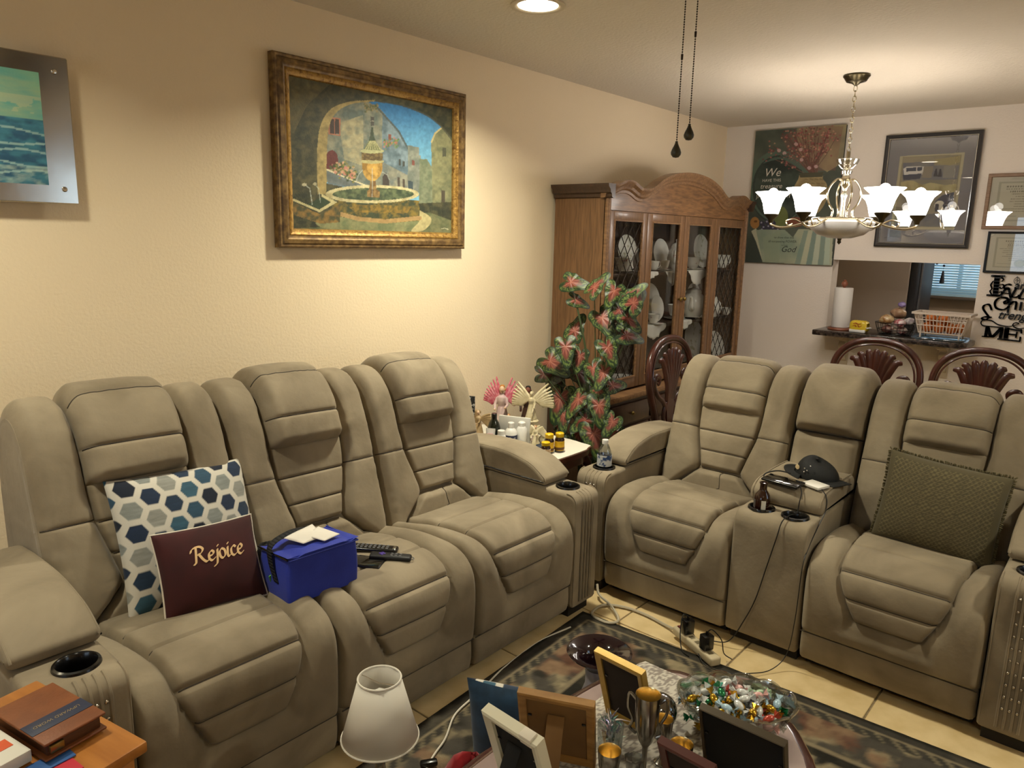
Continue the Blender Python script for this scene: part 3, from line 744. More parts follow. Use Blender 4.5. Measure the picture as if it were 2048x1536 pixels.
P.fill((Y < .16)*np.clip(fbm(X*20, Y*30, 67)*2-.8, 0, 1), '#b7c9b8', .8)
P.poly([(.45, .52), (.60, .44), (.745, .40), (.60, .34), (.5, .36)], '#3c3436'); P.poly([(.60, .44), (.66, .40), (.765, .365), (.70, .372), (.62, .36)], '#4c3f3c')
inst('seascape_print', P.mesh('seascape_print', plane_fn(.522, .332, .0055), M_print), st, (0, 0, 0))

# --- back wall: canvas poster, framed print, two certificates, cut-metal words
ps = thing('poster_canvas', 'tall canvas print of a clay vase, dried flowers, grapes and scripture', 'picture', (.580, -.004, 1.899), 0)
pw_, ph_ = .662, .985
G().box((0, -.014, 0), (pw_, .026, ph_), .003, seg=1).build('stretcher', mat('canvas_edge', '#3d4038', .8), ps)
P = Paint(200, 300, [(120, 525), (785, 485), (668, 1500), (40, 1478)], '#4c5148')
al = np.ones(P.X.shape, bool)
P.fill(al, '#3f463e', 1, col2='#5d6455', nscale=.004, seed=70)
P.poly([(420, 480), (800, 480), (760, 760), (640, 830), (430, 700)], '#83775f', .8, col2='#a3966f', nscale=.006, seed=71)
P.poly([(300, 560), (560, 490), (760, 500), (700, 820), (430, 820)], '#7d4f48', .4, col2='#8f6a55', nscale=.012, seed=72)
P.fill(P.ell(285, 940, 215, 270), '#36403a'); P.fill(P.ell(290, 945, 180, 230), '#28322d', 1, col2='#434f45', nscale=.01, seed=73); P.fill(P.ell(285, 930, 215, 262) & ~P.ell(290, 945, 196, 240), '#5a6f5f', .8)
for k in range(60):
    a = rg.random()*1.9-1.25; L_ = 120+rg.random()*230
    x1 = 520+math.sin(a)*L_; y1 = 830-math.cos(a)*L_
    P.line([(530+rg.normal(0, 20), 850), (525+math.sin(a)*L_*.5+rg.normal(0, 10), 830-math.cos(a)*L_*.5), (x1, y1)], 2.2, ('#5d463c', '#7a5348', '#6a4038')[k % 3], .8)
    for j in range(5): P.fill(P.ell(x1+rg.normal(0, 22), y1+rg.normal(0, 24), 7, 6), ('#8f4f4c', '#a8625c', '#b58a72', '#703c3a')[(k+j) % 4], .85)
for x, y in ((415, 625), (450, 665), (510, 800), (290, 670), (330, 690), (455, 740), (560, 790)): P.fill(P.ell(x, y, 14, 13), '#c7a3a0', .8)
for k in range(7): P.line([tuple(p) for p in catmull([(520, 850), (430-k*22, 760-k*6), (330-k*25, 700+k*10)], 5)], 4, '#4f6458', .8)
P.poly([tuple(p) for p in catmull([(440, 840), (430, 880), (395, 950), (400, 1040), (450, 1120), (560, 1130), (630, 1040), (640, 930), (610, 880), (610, 835)], 5)], '#a8966c', 1, col2='#8d7c58', nscale=.02, seed=75)
P.poly([(432, 835), (615, 830), (605, 865), (445, 870)], '#4e4e3c')
for k in range(12): P.line([(480+k*12, 880+(k % 3)*30), (500+k*12, 885+(k % 3)*30)], 4, '#6d6040', .6)
P.fill(P.ell(300, 1150, 55, 75), '#6d7640', .9); P.fill(P.ell(112, 1195, 34, 42), '#a07440'); P.fill(P.ell(118, 1185, 12, 9), '#6b4825')
P.fill(P.ell(410, 1190, 60, 36), '#7d4b34'); P.fill(P.ell(520, 1200, 50, 40), '#8a5a3c')
for x, y in ((165, 1200), (205, 1192), (245, 1197), (180, 1232), (215, 1225), (250, 1235), (195, 1265), (232, 1262), (215, 1295), (260, 1275), (168, 1250), (285, 1250), (240, 1300)):
    P.fill(P.ell(x, y, 20, 19), '#3a3644'); P.fill(P.ell(x-5, y-6, 7, 6), '#a8a5b4', .8)
P.poly([(85, 1255), (120, 1235), (160, 1300), (170, 1478), (170, 1478), (120, 1330)], '#b5b296'); P.poly([(120, 1245), (330, 1245), (390, 1300), (430, 1240), (480, 1240), (680, 1250), (668, 1500), (170, 1478)], '#a3a68c', 1, col2='#84937f', nscale=.006, seed=77)
for k, c in enumerate(('#6f8a80', '#bcbda0', '#5f7f7c', '#b5bda8', '#5c7a76', '#a5b7a5')): P.poly([(470+k*32, 1250), (500+k*32, 1250), (440+k*42, 1495), (400+k*42, 1495)], c, .65)
P.poly([(170, 1300), (300, 1250), (290, 1478), (185, 1478)], '#8f9a80', .7)
inst('printed_face', P.mesh('printed_face', plane_fn(pw_, ph_, .0278), M_print), ps)
M_ink_l = mat('pale_lettering', '#cfcabb', .6); M_ink_d = mat('dark_lettering', '#2b2d2a', .6)
def lettering(parent, lines, m, yoff, name='lettering'):
    g = G()
    for txt, size, x, z, shear in lines:
        vs, fs = text_geo(txt, size, shear); g.add([(a+x, -yoff, b+z) for a, b, c in vs], fs)
    return g.build(name, m, parent, smooth=0)
lettering(ps, [('We', .085, -.175, .155, .25), ('HAVE THIS', .030, -.175, .115, 0), ('treasure', .050, -.175, .066, .2), ('IN', .02, -.165, .040, 0), ('JARS OF CLAY', .043, -.150, -.005, 0)], M_ink_l, .0284)
lettering(ps, [('to show that this', .022, -.04, -.305, 0), ('all-surpassing POWER', .024, -.05, -.335, 0), ('is from', .016, -.03, -.360, 0), ('God', .062, .0, -.405, .3)], M_ink_d, .0284)

M_gun = mat('pewter_frame', '#57575a', .3, metal=.8)
M_silver = mat('silver_bead', '#c9c9c4', .2, metal=1.0)
fr = thing('framed_print', 'square pewter framed print of a car and street reflected in water', 'picture', (1.468, -.006, 1.924), 0)
fw_, fh_ = .575, .745
frame_loop(fw_, fh_, [(0, 0), (0, .026), (.010, .030), (.024, .022), (.026, .0)]).build('frame', M_gun, fr, smooth=30)
frame_loop(fw_, fh_, [(.024, 0), (.024, .023), (.028, .024), (.031, .016), (.031, 0)]).build('bead', M_silver, fr, smooth=30)
P = Paint(190, 246, [(165, 205), (1080, 130), (970, 1280), (75, 1275)], '#7d7c80')
P.fill(np.ones_like(P.X), '#7c7b80', 1)
P.poly([(268, 370), (940, 318), (862, 1130), (190, 1135)], '#b3ab8c'); art = [(300, 380), (905, 345), (832, 1100), (225, 1105)]
P.poly(art, '#7d7a6a', 1, col2='#9a9078', nscale=.006, seed=80)
P.poly([(300, 440), (620, 415), (625, 460), (890, 450), (880, 600), (300, 620)], '#6a6d78', 1, col2='#7d7c78', nscale=.01, seed=81)
P.poly([(625, 400), (905, 350), (900, 420), (780, 455), (640, 440)], '#a09468', .9)
P.poly([(305, 500), (340, 478), (520, 470), (520, 500), (500, 560), (320, 600)], '#d8d4cc'); P.poly([(335, 492), (440, 482), (440, 520), (335, 530)], '#3a4258'); P.poly([(450, 482), (500, 478), (500, 515), (450, 520)], '#3a4258'); P.poly([(300, 565), (500, 545), (480, 600), (310, 620)], '#343c52')
P.poly([(520, 470), (620, 465), (600, 590), (500, 590)], '#8c8272'); P.poly([(730, 460), (850, 455), (845, 580), (720, 590)], '#8a8880')
for x in (645, 690): P.poly([(x-25, 575), (x-5, 495), (x+10, 490), (x+22, 575)], '#23283c')
P.poly([tuple(p) for p in catmull([(285, 640), (400, 620), (500, 660), (600, 640), (740, 660), (870, 650), (860, 725), (740, 745), (620, 775), (520, 775), (460, 740), (280, 750)], 5)], '#b3a878', 1, col2='#8d8258', nscale=.01, seed=82)
P.poly([(650, 830), (720, 770), (850, 730), (840, 860), (660, 880)], '#3e4458'); P.fill(P.ell(700, 880, 55, 55), '#d2ccba'); P.fill(P.ell(770, 880, 38, 40), '#2f3448'); P.poly([(655, 860), (690, 860), (690, 940), (650, 940)], '#2a2f44'); P.poly([(300, 1000), (830, 940), (830, 1100), (230, 1105)], '#4d5568', .8, col2='#6d6f70', nscale=.01, seed=83)
P.line([(300, 380), (905, 345), (832, 1100), (225, 1105), (300, 380)], 4, '#8c8468')
inst('matted_print', P.mesh('matted_print', plane_fn(fw_-.056, fh_-.056, .010), M_paper), fr)
M_picglass = thin_glass('picture_glass', '#ffffff', .07)
G().box((0, -.0135, 0), (fw_-.056, .002, fh_-.056)).build('glazing', M_picglass, fr, smooth=0)

def certificate(label, loc, w, h, mf, fwid, seed, seal):
    t = thing('framed_certificate', label, 'certificate', loc, 0)
    frame_loop(w, h, [(0, 0), (0, .018), (.004, .021), (fwid-.004, .017), (fwid, .012), (fwid, 0)]).build('frame', mf, t, smooth=30)
    P = Paint(150, 120, None, '#c6c2ac'); X, Y = P.X, P.Y
    P.fill(np.ones_like(X), '#c9c6b4', 1); b = (X > .1) & (X < .9) & (Y > .1) & (Y < .9); P.fill(b, '#8d8c74', .55); P.fill((X > .13) & (X < .87) & (Y > .13) & (Y < .87), '#c9c6b0', 1)
    r = np.random.default_rng(seed)
    for k, y in enumerate(np.linspace(.80, .3, 11)):
        L_ = .16+.18*r.random(); dash = (np.sin(X*(180+20*k)+k*3) > -.35)
        P.fill((np.abs(Y-y) < (.016 if k in (0, 2) else .007)) & (np.abs(X-.5) < L_) & dash, '#55523f', .75)
    for x in (.27, .72): P.fill((np.abs(Y-.20) < .005) & (np.abs(X-x) < .11), '#55523f', .6)
    if seal: P.fill(((X-.5)/.085)**2+((Y-.22)/.105)**2 < 1, '#8f8a3c', .9); P.fill(((X-.5)/.06)**2+((Y-.22)/.075)**2 < 1, '#a39d52', .9)
    inst('certificate_sheet', P.mesh('certificate_sheet', plane_fn(w-2*fwid+.002, h-2*fwid+.002, .006), M_paper), t)
    G().box((0, -.0095, 0), (w-2*fwid+.004, .002, h-2*fwid+.004)).build('glazing', M_picglass, t, smooth=0)
certificate('certificate in a light wood frame, upper right of the back wall', (2.042, -.004, 1.850), .455, .345, mat('light_wood_frame', '#9a7f68', .45, col2='#876b55', scale=20, stretch=(1, 1, 8)), .022, 5, False)
certificate('gold sealed certificate in a black frame below the wooden one', (2.050, -.004, 1.533), .385, .262, mat('black_frame', '#23262b', .35), .014, 6, True)

# cut-metal words
M_sign = mat('black_cut_metal', '#1d2126', .45, metal=.3)
sg = thing('metal_word_sign', 'black cut metal script sign with scrolls and big letters ME', 'wall sign', (2.135, -.010, 1.185), 0)
def solid(vs, fs, dy=.003):
    n = len(vs); a = [(x, -dy, y) for x, y, *_ in vs]; b = [(x, 0.0, y) for x, y, *_ in vs]
    ec = {}
    for f in fs:
        for i in range(len(f)):
            e = (f[i], f[(i+1) % len(f)]); k = tuple(sorted(e)); ec.setdefault(k, []).append(e)
    F = [list(f) for f in fs]+[[i+n for i in f][::-1] for f in fs]
    F += [[e[0][1], e[0][0], e[0][0]+n, e[0][1]+n] for e in ec.values() if len(e) == 1]
    return a+b, F
def sign_text(txt, size, x, z, shear=0, bold=0.0, name='word', sx=1.0):
    vs, fs = text_geo(txt, size, shear, 0, bold); vs = [(v[0]*sx+x, v[1]+z) for v in vs]
    a, F = solid(vs, fs); return G().add(a, F).build(name, M_sign, sg, smooth=0)
def serif(paths, wd, name, ang=0, thin=.22):
    vs, fs = nib(paths, wd, ang, thin, 8); a, F = solid(vs, fs); return G().add(a, F).build(name, M_sign, sg, smooth=0)
# big I with serifs and curls; sign-local x from -.255 (left) to .255, z from -.2 to .2
serif([[(-.190, .075), (-.194, .195)]], .030, 'letter', 0, .5); serif([[(-.225, .197), (-.155, .199)]], .012, 'letter', 90, .6); serif([[(-.235, .073), (-.155, .073)]], .012, 'letter', 90, .6)
serif([[(-.212, .165), (-.222, .14), (-.214, .115), (-.222, .10), (-.212, .08)], [(-.172, .19), (-.158, .18), (-.164, .165)], [(-.175, .14), (-.16, .147), (-.15, .135), (-.162, .12), (-.172, .128)], [(-.172, .075), (-.155, .085), (-.16, .1), (-.17, .095)]], .008, 'scroll', 30, .5)
serif([[(-.112, .145), (-.13, .15), (-.148, .135), (-.14, .118), (-.118, .118)]], .011, 'scroll', 20, .5)
sign_text('an do', .068, -.018, .122, .15, .0012, 'word')
serif([[(-.158, .080), (-.128, .128), (-.105, .066)], [(-.145, .092), (-.114, .092)]], .013, 'letter', 0, .4)
serif([[(-.082, .128), (-.098, .072), (-.066, .074), (-.062, .084)], [(-.040, .124), (-.058, .066), (-.026, .066), (-.020, .078)]], .013, 'letter', 0, .4)
sign_text('things', .066, .10, .075, .15, .0012, 'word')
serif([[(-.125, .045), (-.135, .035), (-.128, .025), (-.112, .04), (-.128, .062), (-.165, .06), (-.185, .03), (-.175, -.005), (-.14, -.015), (-.115, -.002), (-.108, .01)]], .013, 'letter', 20, .5)
serif([[(-.104, .07), (-.108, -.03)], [(-.104, .02), (-.085, .042), (-.07, .035), (-.070, -.008)], [(-.043, .04), (-.045, -.010)], [(-.018, .042), (-.020, -.010)], [(-.018, .025), (-.003, .044), (.012, .04)]], .013, 'letter', 0, .4)
sign_text('ist who', .072, .12, -.010, .1, .0012, 'word')
serif([[(-.198, -.02), (-.215, .012), (-.240, .008), (-.246, -.015), (-.225, -.045), (-.208, -.07), (-.225, -.088), (-.245, -.08), (-.230, -.068), (-.195, -.07)]], .012, 'letter', 25, .5)
sign_text('trengthens', .076, -.005, -.072, .35, .0011, 'word', .95)
serif([[(-.235, -.085), (-.246, -.105), (-.235, -.125), (-.19, -.128), (-.12, -.128)], [(-.235, -.088), (-.19, -.090), (-.15, -.112), (-.09, -.118), (-.04, -.098), (-.06, -.092), (-.07, -.11), (-.04, -.128), (0, -.118), (.05, -.1), (.12, -.11), (.2, -.1)]], .006, 'scroll', 30, .7)
serif([[(-.210, -.195), (-.205, -.135), (-.175, -.195), (-.128, -.135), (-.128, -.200)], [(-.222, -.197), (-.195, -.196)]], .018, 'letter', 0, .45)
serif([[(-.098, -.130), (-.098, -.200)]], .026, 'letter', 0, .5); serif([[(-.14, -.205), (-.020, -.207)], [(-.098, -.133), (-.022, -.14)], [(-.1, -.168), (-.045, -.168)]], .010, 'letter', 90, .6); serif([[(-.022, -.132), (-.018, -.155)], [(-.042, -.150), (-.044, -.186)], [(-.020, -.18), (-.020, -.207)]], .010, 'letter', 0, .5)
for cx, cz in ((-.085, .170), (-.030, .155)):
    serif([[(cx, cz+.03), (cx-.016, cz+.008), (cx-.008, cz-.014), (cx+.012, cz-.012), (cx+.016, cz+.008), (cx, cz+.03)], [(cx, cz+.026), (cx+.004, cz-.014), (cx+.012, cz-.03)], [(cx+.002, cz+.01), (cx-.01, cz+.004)], [(cx+.002, cz), (cx+.012, cz+.008)]], .0022, 'leaf', 0, .9)

# ================================================================ CHINA CABINET
def wood(name, a, b, scale=14, stretch=(6, 6, .45), rough=.42, coat=.15):
    return mat(name, a, rough, col2=b, scale=scale, stretch=stretch, detail=8, fac=(.36, .66), coat=coat, bump=(60, .06, .002), distort=.6)
M_oak = wood('oak_veneer', '#64482f', '#7e5c3d')
M_oak_l = wood('oak_edge', '#6f5036', '#8d6a47', stretch=(5, .5, 5))
M_oak_d = wood('oak_dark', '#38261a', '#463021')
M_cabglass = thin_glass('cabinet_glass', '#f6f7f6', .015, 0.0, .12)
M_lead = mat('lead_lattice', '#2d2419', .5, metal=.4)
M_brass = mat('antique_brass', '#8a7440', .3, metal=.9)
cab = thing('china_cabinet', 'tall oak china cabinet with arched crown and lattice glass doors', 'cabinet', (.37, -2.21, 0), PI/2)
CW, CD = 1.85, .345
# base
g = G(); g.box((CW/2, CD/2-.035, .31), (CW+.02, CD+.07, .62)); g.build('base_cabinet', M_oak_d, cab, smooth=0)
G().box((CW/2, CD/2-.045, .640), (CW+.05, CD+.095, .034), .008).build('base_top', M_oak_l, cab)
for k in range(4):
    x = .03+k*.4475; dr = G().box((x+.2237, -.078, .54), (.425, .016, .12), .006).build('drawer', M_oak_d, cab)
    G().ball((x+.2237, -.098, .54), .012, 10, 6).build('knob', M_brass, dr)
    d = G().box((x+.2237, -.078, .25), (.425, .016, .42), .006).build('door', M_oak_d, cab); G().box((x+.2237, -.09, .25), (.30, .012, .30), .005).build('raised_panel', M_oak_d, d)
# hutch carcase
G().box((.011, CD/2, 1.245), (.022, CD, 1.18)).build('side_panel', M_oak, cab, smooth=0)
G().box((CW-.011, CD/2, 1.245), (.022, CD, 1.18)).build('side_panel', M_oak, cab, smooth=0)
G().box((CW/2, CD-.006, 1.245), (CW-.04, .012, 1.18)).build('back_panel', M_oak_d, cab, smooth=0)
G().box((CW/2, CD/2+.005, 1.835), (CW-.02, CD-.02, .02)).build('top_board', M_oak_d, cab, smooth=0)
SH1, SH2, SH0 = 1.355, 1.015, .668
for z in (SH1, SH2): G().box((CW/2, .195, z-.009), (CW-.05, .25, .016), .002).build('shelf', M_oak_d, cab)
G().box((CW/2, .18, SH0-.006), (CW-.05, .32, .016)).build('floor_board', M_oak_d, cab, smooth=0)
# front corner posts with beading
for x in (.0175, CW-.0175):
    G().box((x, -.004, 1.225), (.035, .03, 1.13), .006).build('corner_post', M_oak_l, cab)
    G().tube([(x-.006, -.02, .68), (x-.006, -.02, 1.78)], .006, 8).build('bead', M_oak_l, cab)
# frieze and crown following the arched outline
ctl = [(0, 1.852), (.06, 1.856), (.14, 1.880), (.22, 1.878), (.32, 1.846), (.42, 1.856), (.56, 1.920), (.72, 1.962), (.925, 1.978)]
ctl = ctl+[(CW-x, z) for x, z in ctl[::-1][1:]]
cur = [tuple(p) for p in catmull(ctl, 6)]
G().prism([(0.02, 1.715)]+[(CW-.02, 1.715)]+[(min(max(x, .02), CW-.02), z-.055) for x, z in cur[::-1]], -.006, .018, 'y').build('frieze', wood('oak_frieze', '#64462b', '#8a6440', stretch=(.8, 5, 6)), cab, smooth=0)
prof = [(.0, -.075), (-.012, -.070), (-.014, -.055), (-.026, -.046), (-.030, -.030), (-.046, -.016), (-.050, 0), (.02, .0), (.02, -.075)]
vs = []; m = len(prof)
cx_ = [(-.02, cur[0][1])]+cur+[(CW+.02, cur[-1][1])]
for x, z in cx_: vs += [(x, y, z+dz) for y, dz in prof]
fs = [[i*m+k, (i+1)*m+k, (i+1)*m+k+1, i*m+k+1] for i in range(len(cx_)-1) for k in range(m-1)]
fs += [list(range(m)), [(len(cx_)-1)*m+k for k in range(m)][::-1]]
G().add(vs, fs).build('crown', M_oak_l, cab, smooth=35)
for x, sgn in ((0, -1), (CW, 1)):
    vs = []
    for y in (-.05, CD): vs += [(x+sgn*(-py), y, 1.852+dz) for py, dz in prof]
    G().add(vs, [[k, k+1, m+k+1, m+k] for k in range(m-1)]+[list(range(m)), list(range(m, 2*m))]).build('side_crown', M_oak_d, cab, smooth=35)
# doors: frame, pane, lattice on the outer two, knob on the middle ones
doors = [(.036, .436, .080, .385, 1), (.440, .898, .495, .843, 0), (.902, 1.332, .955, 1.275, 0), (1.336, CW-.036, 1.396, 1.770, 1)]
GZ0, GZ1, DZ0, DZ1 = .735, 1.665, .672, 1.712
for a, b, g0, g1, lat in doors:
    f = G(); ym = -.004
    f.box(((a+g0)/2, ym, (DZ0+DZ1)/2), (g0-a, .022, DZ1-DZ0), .003); f.box(((b+g1)/2, ym, (DZ0+DZ1)/2), (b-g1, .022, DZ1-DZ0), .003)
    f.box(((g0+g1)/2, ym, (DZ0+GZ0)/2), (g1-g0+.004, .022, GZ0-DZ0), .003); f.box(((g0+g1)/2, ym, (DZ1+GZ1)/2), (g1-g0+.004, .022, DZ1-GZ1), .003)
    d = f.build('glass_door', M_oak, cab)
    frame_g = frame_loop(g1-g0, GZ1-GZ0, [(-.004, 0), (0, .006), (.008, .004), (.009, -.004)])
    frame_g.build('inner_bead', M_oak_l, d, smooth=30, loc=((g0+g1)/2, -.013, (GZ0+GZ1)/2))
    G().box(((g0+g1)/2, .0, (GZ0+GZ1)/2), (g1-g0+.01, .003, GZ1-GZ0+.01)).build('pane', M_cabglass, d, smooth=0)
    if lat:
        w_, h_ = g1-g0, GZ1-GZ0; sl = .108/.075
        for sg_ in (1, -1):
            c = -h_/sl-w_
            for k in range(60):
                x0 = -h_/sl+k*.075 if sg_ > 0 else k*.075
                # bar: x = x0 + sg*z/sl, clipped to the pane
                pts = []
                zs_ = [0, h_, sg_*(0-x0)*sl, sg_*(w_-x0)*sl]
                for z in zs_:
                    x = x0+sg_*z/sl
                    if -1e-6 <= z <= h_+1e-6 and -1e-6 <= x <= w_+1e-6: pts.append((x, z))
                if len(pts) < 2: continue
                p, q = min(pts), max(pts)
                if math.dist(p, q) < .02: continue
                G().tube([(g0+p[0], -.006, GZ0+p[1]), (g0+q[0], -.006, GZ0+q[1])], .0028, 5).build('lattice_bar', M_lead, d)
    else:
        kx = g1+.03 if a < .5 else g0-.028
        kb = G().ball((kx, -.034, 1.185), (.014, .010, .014), 12, 8); kb.tube([(kx, -.03, 1.185), (kx, -.012, 1.185)], .006, 8); kb.build('knob', M_brass, d)
# ---- china inside the cabinet (world positions: x = .37 - depth)
M_china = mat('white_china', '#eceae2', .18, coat=.4)
M_chinaf = mat('flowered_china', '#eeebe2', .18, col2='#b06a6a', scale=26, fac=(.60, .68), coat=.4)
M_chinag = mat('leafy_china', '#eceadf', .18, col2='#b9b394', scale=22, fac=(.56, .66), coat=.4)
M_lace = mat('white_lace', '#d9d6cd', .85, bump=(160, .6, .004))
M_glassware = thin_glass('cut_glass', '#eef2f2', .22, .05)
plate_prof = [(0, 0), (.45, 0), (.5, .03), (.62, .06), (.97, .13), (1, .145), (.985, .16), (.62, .10), (.5, .06), (0, .045)]
plate_me = {}
def xs(x, depth, r): return min(x+depth*(x+3.495)/2.3445, CW-r-.035)
def plate(x, z, r, mm, label, depth=.27, lean=.16):
    x = xs(x, depth, r)
    k = (r, mm.name)
    if k not in plate_me: plate_me[k] = G().lathe([(a*r, b*r) for a, b in plate_prof], 36).mesh('dinner_plate', mm)
    o = inst('dinner_plate', plate_me[k], None, (.37-depth, -2.21+x, z+r+.004), Euler((0, PI/2-lean, 0)))
    return tag(o, label, 'plate', 'plates standing in the cabinet')
def flat_plate(x, z, r, mm, label, depth=.2, n=1):
    x = xs(x, depth, r); g = G().lathe([(a*r, b*r) for a, b in plate_prof], 36)
    o = g.build('serving_plate', mm, loc=(.37-depth, -2.21+x, z+.0035)); return tag(o, label, 'plate')
def cup(x, z, mm, label, depth=.15, s=1.0, rot=1.3, saucer=True):
    x = xs(x, depth, .08*s)
    t = thing('teacup', label, 'teacup', (.37-depth, -2.21+x, z+.001), rot, 'teacups in the cabinet')
    if saucer: G().lathe([(a*.07*s, b*.07*s) for a, b in plate_prof], 28).build('saucer', mm, t)
    G().lathe([(0, .01*s), (.022*s, .010*s), (.026*s, .014*s), (.034*s, .035*s), (.040*s, .068*s), (.042*s, .072*s), (.039*s, .070*s), (.030*s, .035*s), (0, .018*s)], 28).build('bowl', mm, t)
    G().tube([tuple(p) for p in catmull([(.037*s, 0, .060*s), (.058*s, 0, .062*s), (.062*s, 0, .042*s), (.048*s, 0, .026*s), (.034*s, 0, .030*s)], 5)], .004*s, 8).build('handle', mm, t)
def pot(x, z, mm, label, name='teapot', depth=.14, s=1.0, tall=1.0, rot=-1.2):
    x = xs(x, depth, .13*s)
    t = thing(name, label, 'teapot', (.37-depth, -2.21+x, z+.001), rot)
    G().lathe([(0, 0), (.045*s, 0), (.050*s, .008*s), (.075*s, .04*s*tall), (.082*s, .075*s*tall), (.070*s, .115*s*tall), (.045*s, .14*s*tall), (.044*s, .146*s*tall), (0, .146*s*tall)], 32).build('body', mm, t)
    G().lathe([(.048*s, .144*s*tall), (.040*s, .160*s*tall), (.012*s, .170*s*tall), (.009*s, .176*s*tall), (.013*s, .186*s*tall), (0, .193*s*tall)], 28).build('lid', mm, t)
    sp = catmull([(.070*s, 0, .05*s*tall), (.105*s, 0, .065*s*tall), (.118*s, 0, .10*s*tall), (.138*s, 0, .125*s*tall)], 5)
    G().tube([tuple(p) for p in sp], lambda q: .017*s*(1-.55*q), 10).build('spout', mm, t)
    hd = catmull([(-.070*s, 0, .12*s*tall), (-.115*s, 0, .13*s*tall), (-.125*s, 0, .085*s*tall), (-.105*s, 0, .045*s*tall), (-.075*s, 0, .045*s*tall)], 5)
    G().tube([tuple(p) for p in hd], .007*s, 8).build('handle', mm, t)
def doily(x, z, w, label, drop=.085):
    """lace runner lying on the shelf with a scalloped point over its front edge"""
    def fn(u, v):
        xx = (u-.5)*w
        edge = drop*(1-abs(2*u-1)**1.6)*(.86+.14*abs(math.sin(u*PI*5)))+.012
        if v < .5: return (.05*(1-v*2)*1.0, xx, .003)
        t = (v-.5)*2; return (-.0+.004*t-(-.0)+.006*math.sin(u*22)*t, xx, .003-edge*t)
    x = xs(x, .07, w/2)
    o = G().grid(fn, 40, 12)
    vs = [(-a, b, c) if c >= .0029 else (.004+a, b, c) for a, b, c in o.v]
    o.v = vs; ob = o.build('lace_doily', M_lace, loc=(.37-.068, -2.21+x, z+.0015), smooth=180)
    md = ob.modifiers.new('cloth', 'SOLIDIFY'); md.thickness = .0015
    return tag(ob, label, 'doily', 'lace doilies on the cabinet shelves')
# upper shelf
plate(.235, SH1, .115, M_chinag, 'white dinner plate behind the left lattice on the upper shelf')
plate(.625, SH1, .105, M_china, 'white oval edged plate standing behind the second door, upper shelf')
plate(1.16, SH1, .125, M_chinag, 'pale plate standing behind the third door on the upper shelf')
pot(.42, SH1, M_chinaf, 'flowered coffee pot on the upper shelf behind the left lattice', 'coffee_pot', depth=.12, s=.72, tall=1.3)
cup(.20, SH1, M_chinaf, 'rose patterned cup behind the left lattice, upper shelf', s=1.25)
cup(.56, SH1, M_chinaf, 'rose patterned cup, leftmost behind the second door, upper shelf', s=.95, saucer=False)
cup(.68, SH1, M_chinaf, 'rose patterned cup and saucer over the lace, upper shelf', s=1.0, rot=-1.4)
pot(.835, SH1, M_chinaf, 'tall flowered coffee pot beside the middle stile, upper shelf', 'coffee_pot', s=.72, tall=1.55)
cup(1.07, SH1, M_chinaf, 'rose patterned mug behind the third door, upper shelf', s=1.25, rot=2.4)
cup(1.50, SH1, M_china, 'plain white cup behind the right lattice, upper shelf', s=1.5, depth=.09, saucer=False)
doily(.80, SH1, .20, 'white lace doily hanging under the coffee pot, upper shelf'); doily(1.13, SH1, .26, 'wide white lace doily behind the third door, upper shelf', .10); doily(.52, SH1, .18, 'short lace doily behind the second door, upper shelf', .03)
# middle shelf
plate(.525, SH2, .125, M_china, 'large white plate leaning behind the second door, middle shelf')
plate(.62, SH2, .085, M_china, 'small white plate leaning in front of the large one, middle shelf', .22)
plate(.90, SH2, .11, M_chinag, 'white plate standing at the middle stile on the middle shelf', .31, .08)
plate(1.33, SH2, .115, M_china, 'white plate behind the round teapot on the middle shelf', .315, .06)
cup(.600, SH2, M_chinaf, 'small flowered bowl and saucer behind the second door, middle shelf', s=.95, depth=.10)
flat_plate(.865, SH2, .075, M_china, 'flat white serving plate on the middle shelf by the stile', .17)
cup(.865, SH2+.014, M_china, 'plain white lidded cup at the middle stile, middle shelf', s=1.25, saucer=False, depth=.17)
pot(1.115, SH2+.012, M_china, 'round white teapot in the middle of the cabinet', s=1.2, depth=.13)
flat_plate(1.115, SH2-.001, .11, M_chinag, 'wide white plate under the round teapot', .13)
pot(1.40, SH2, M_china, 'white lidded sugar pot behind the right lattice, middle shelf', s=.9, depth=.10)
cup(1.64, SH2, M_china, 'plain white cup beside the sugar pot, middle shelf', s=.85, depth=.05, saucer=False)
cup(.25, SH2, M_china, 'plain white cup behind the left lattice, middle shelf', s=1.3)
doily(.60, SH2, .30, 'white lace doily hanging behind the second door, middle shelf', .085); doily(1.00, SH2, .20, 'white lace doily hanging behind the middle stile, middle shelf', .05)
# bottom
plate(1.20, SH0, .15, M_chinag, 'large pale platter standing at the cabinet bottom'); plate(1.50, SH0, .115, M_china, 'white plate behind the right lattice at the bottom', .09, .3)
flat_plate(.26, SH0, .10, M_china, 'white dish behind the left lattice at the cabinet bottom', .18)
def glass_bowl(x, label, r=.075):
    x = xs(x, .17, r)
    o = G().lathe([(0, 0), (r*.5, 0), (r*.6, .01), (r*.9, .04), (r, .075), (r*.96, .075), (r*.84, .04), (r*.5, .014), (0, .012)], 28).build('glass_bowl', M_glassware, loc=(.37-.17, -2.21+x, SH0+.004)); tag(o, label, 'bowl')
glass_bowl(.60, 'clear cut glass bowl at the cabinet bottom behind the second door'); glass_bowl(.78, 'smaller clear glass bowl at the cabinet bottom by the chair', .06)

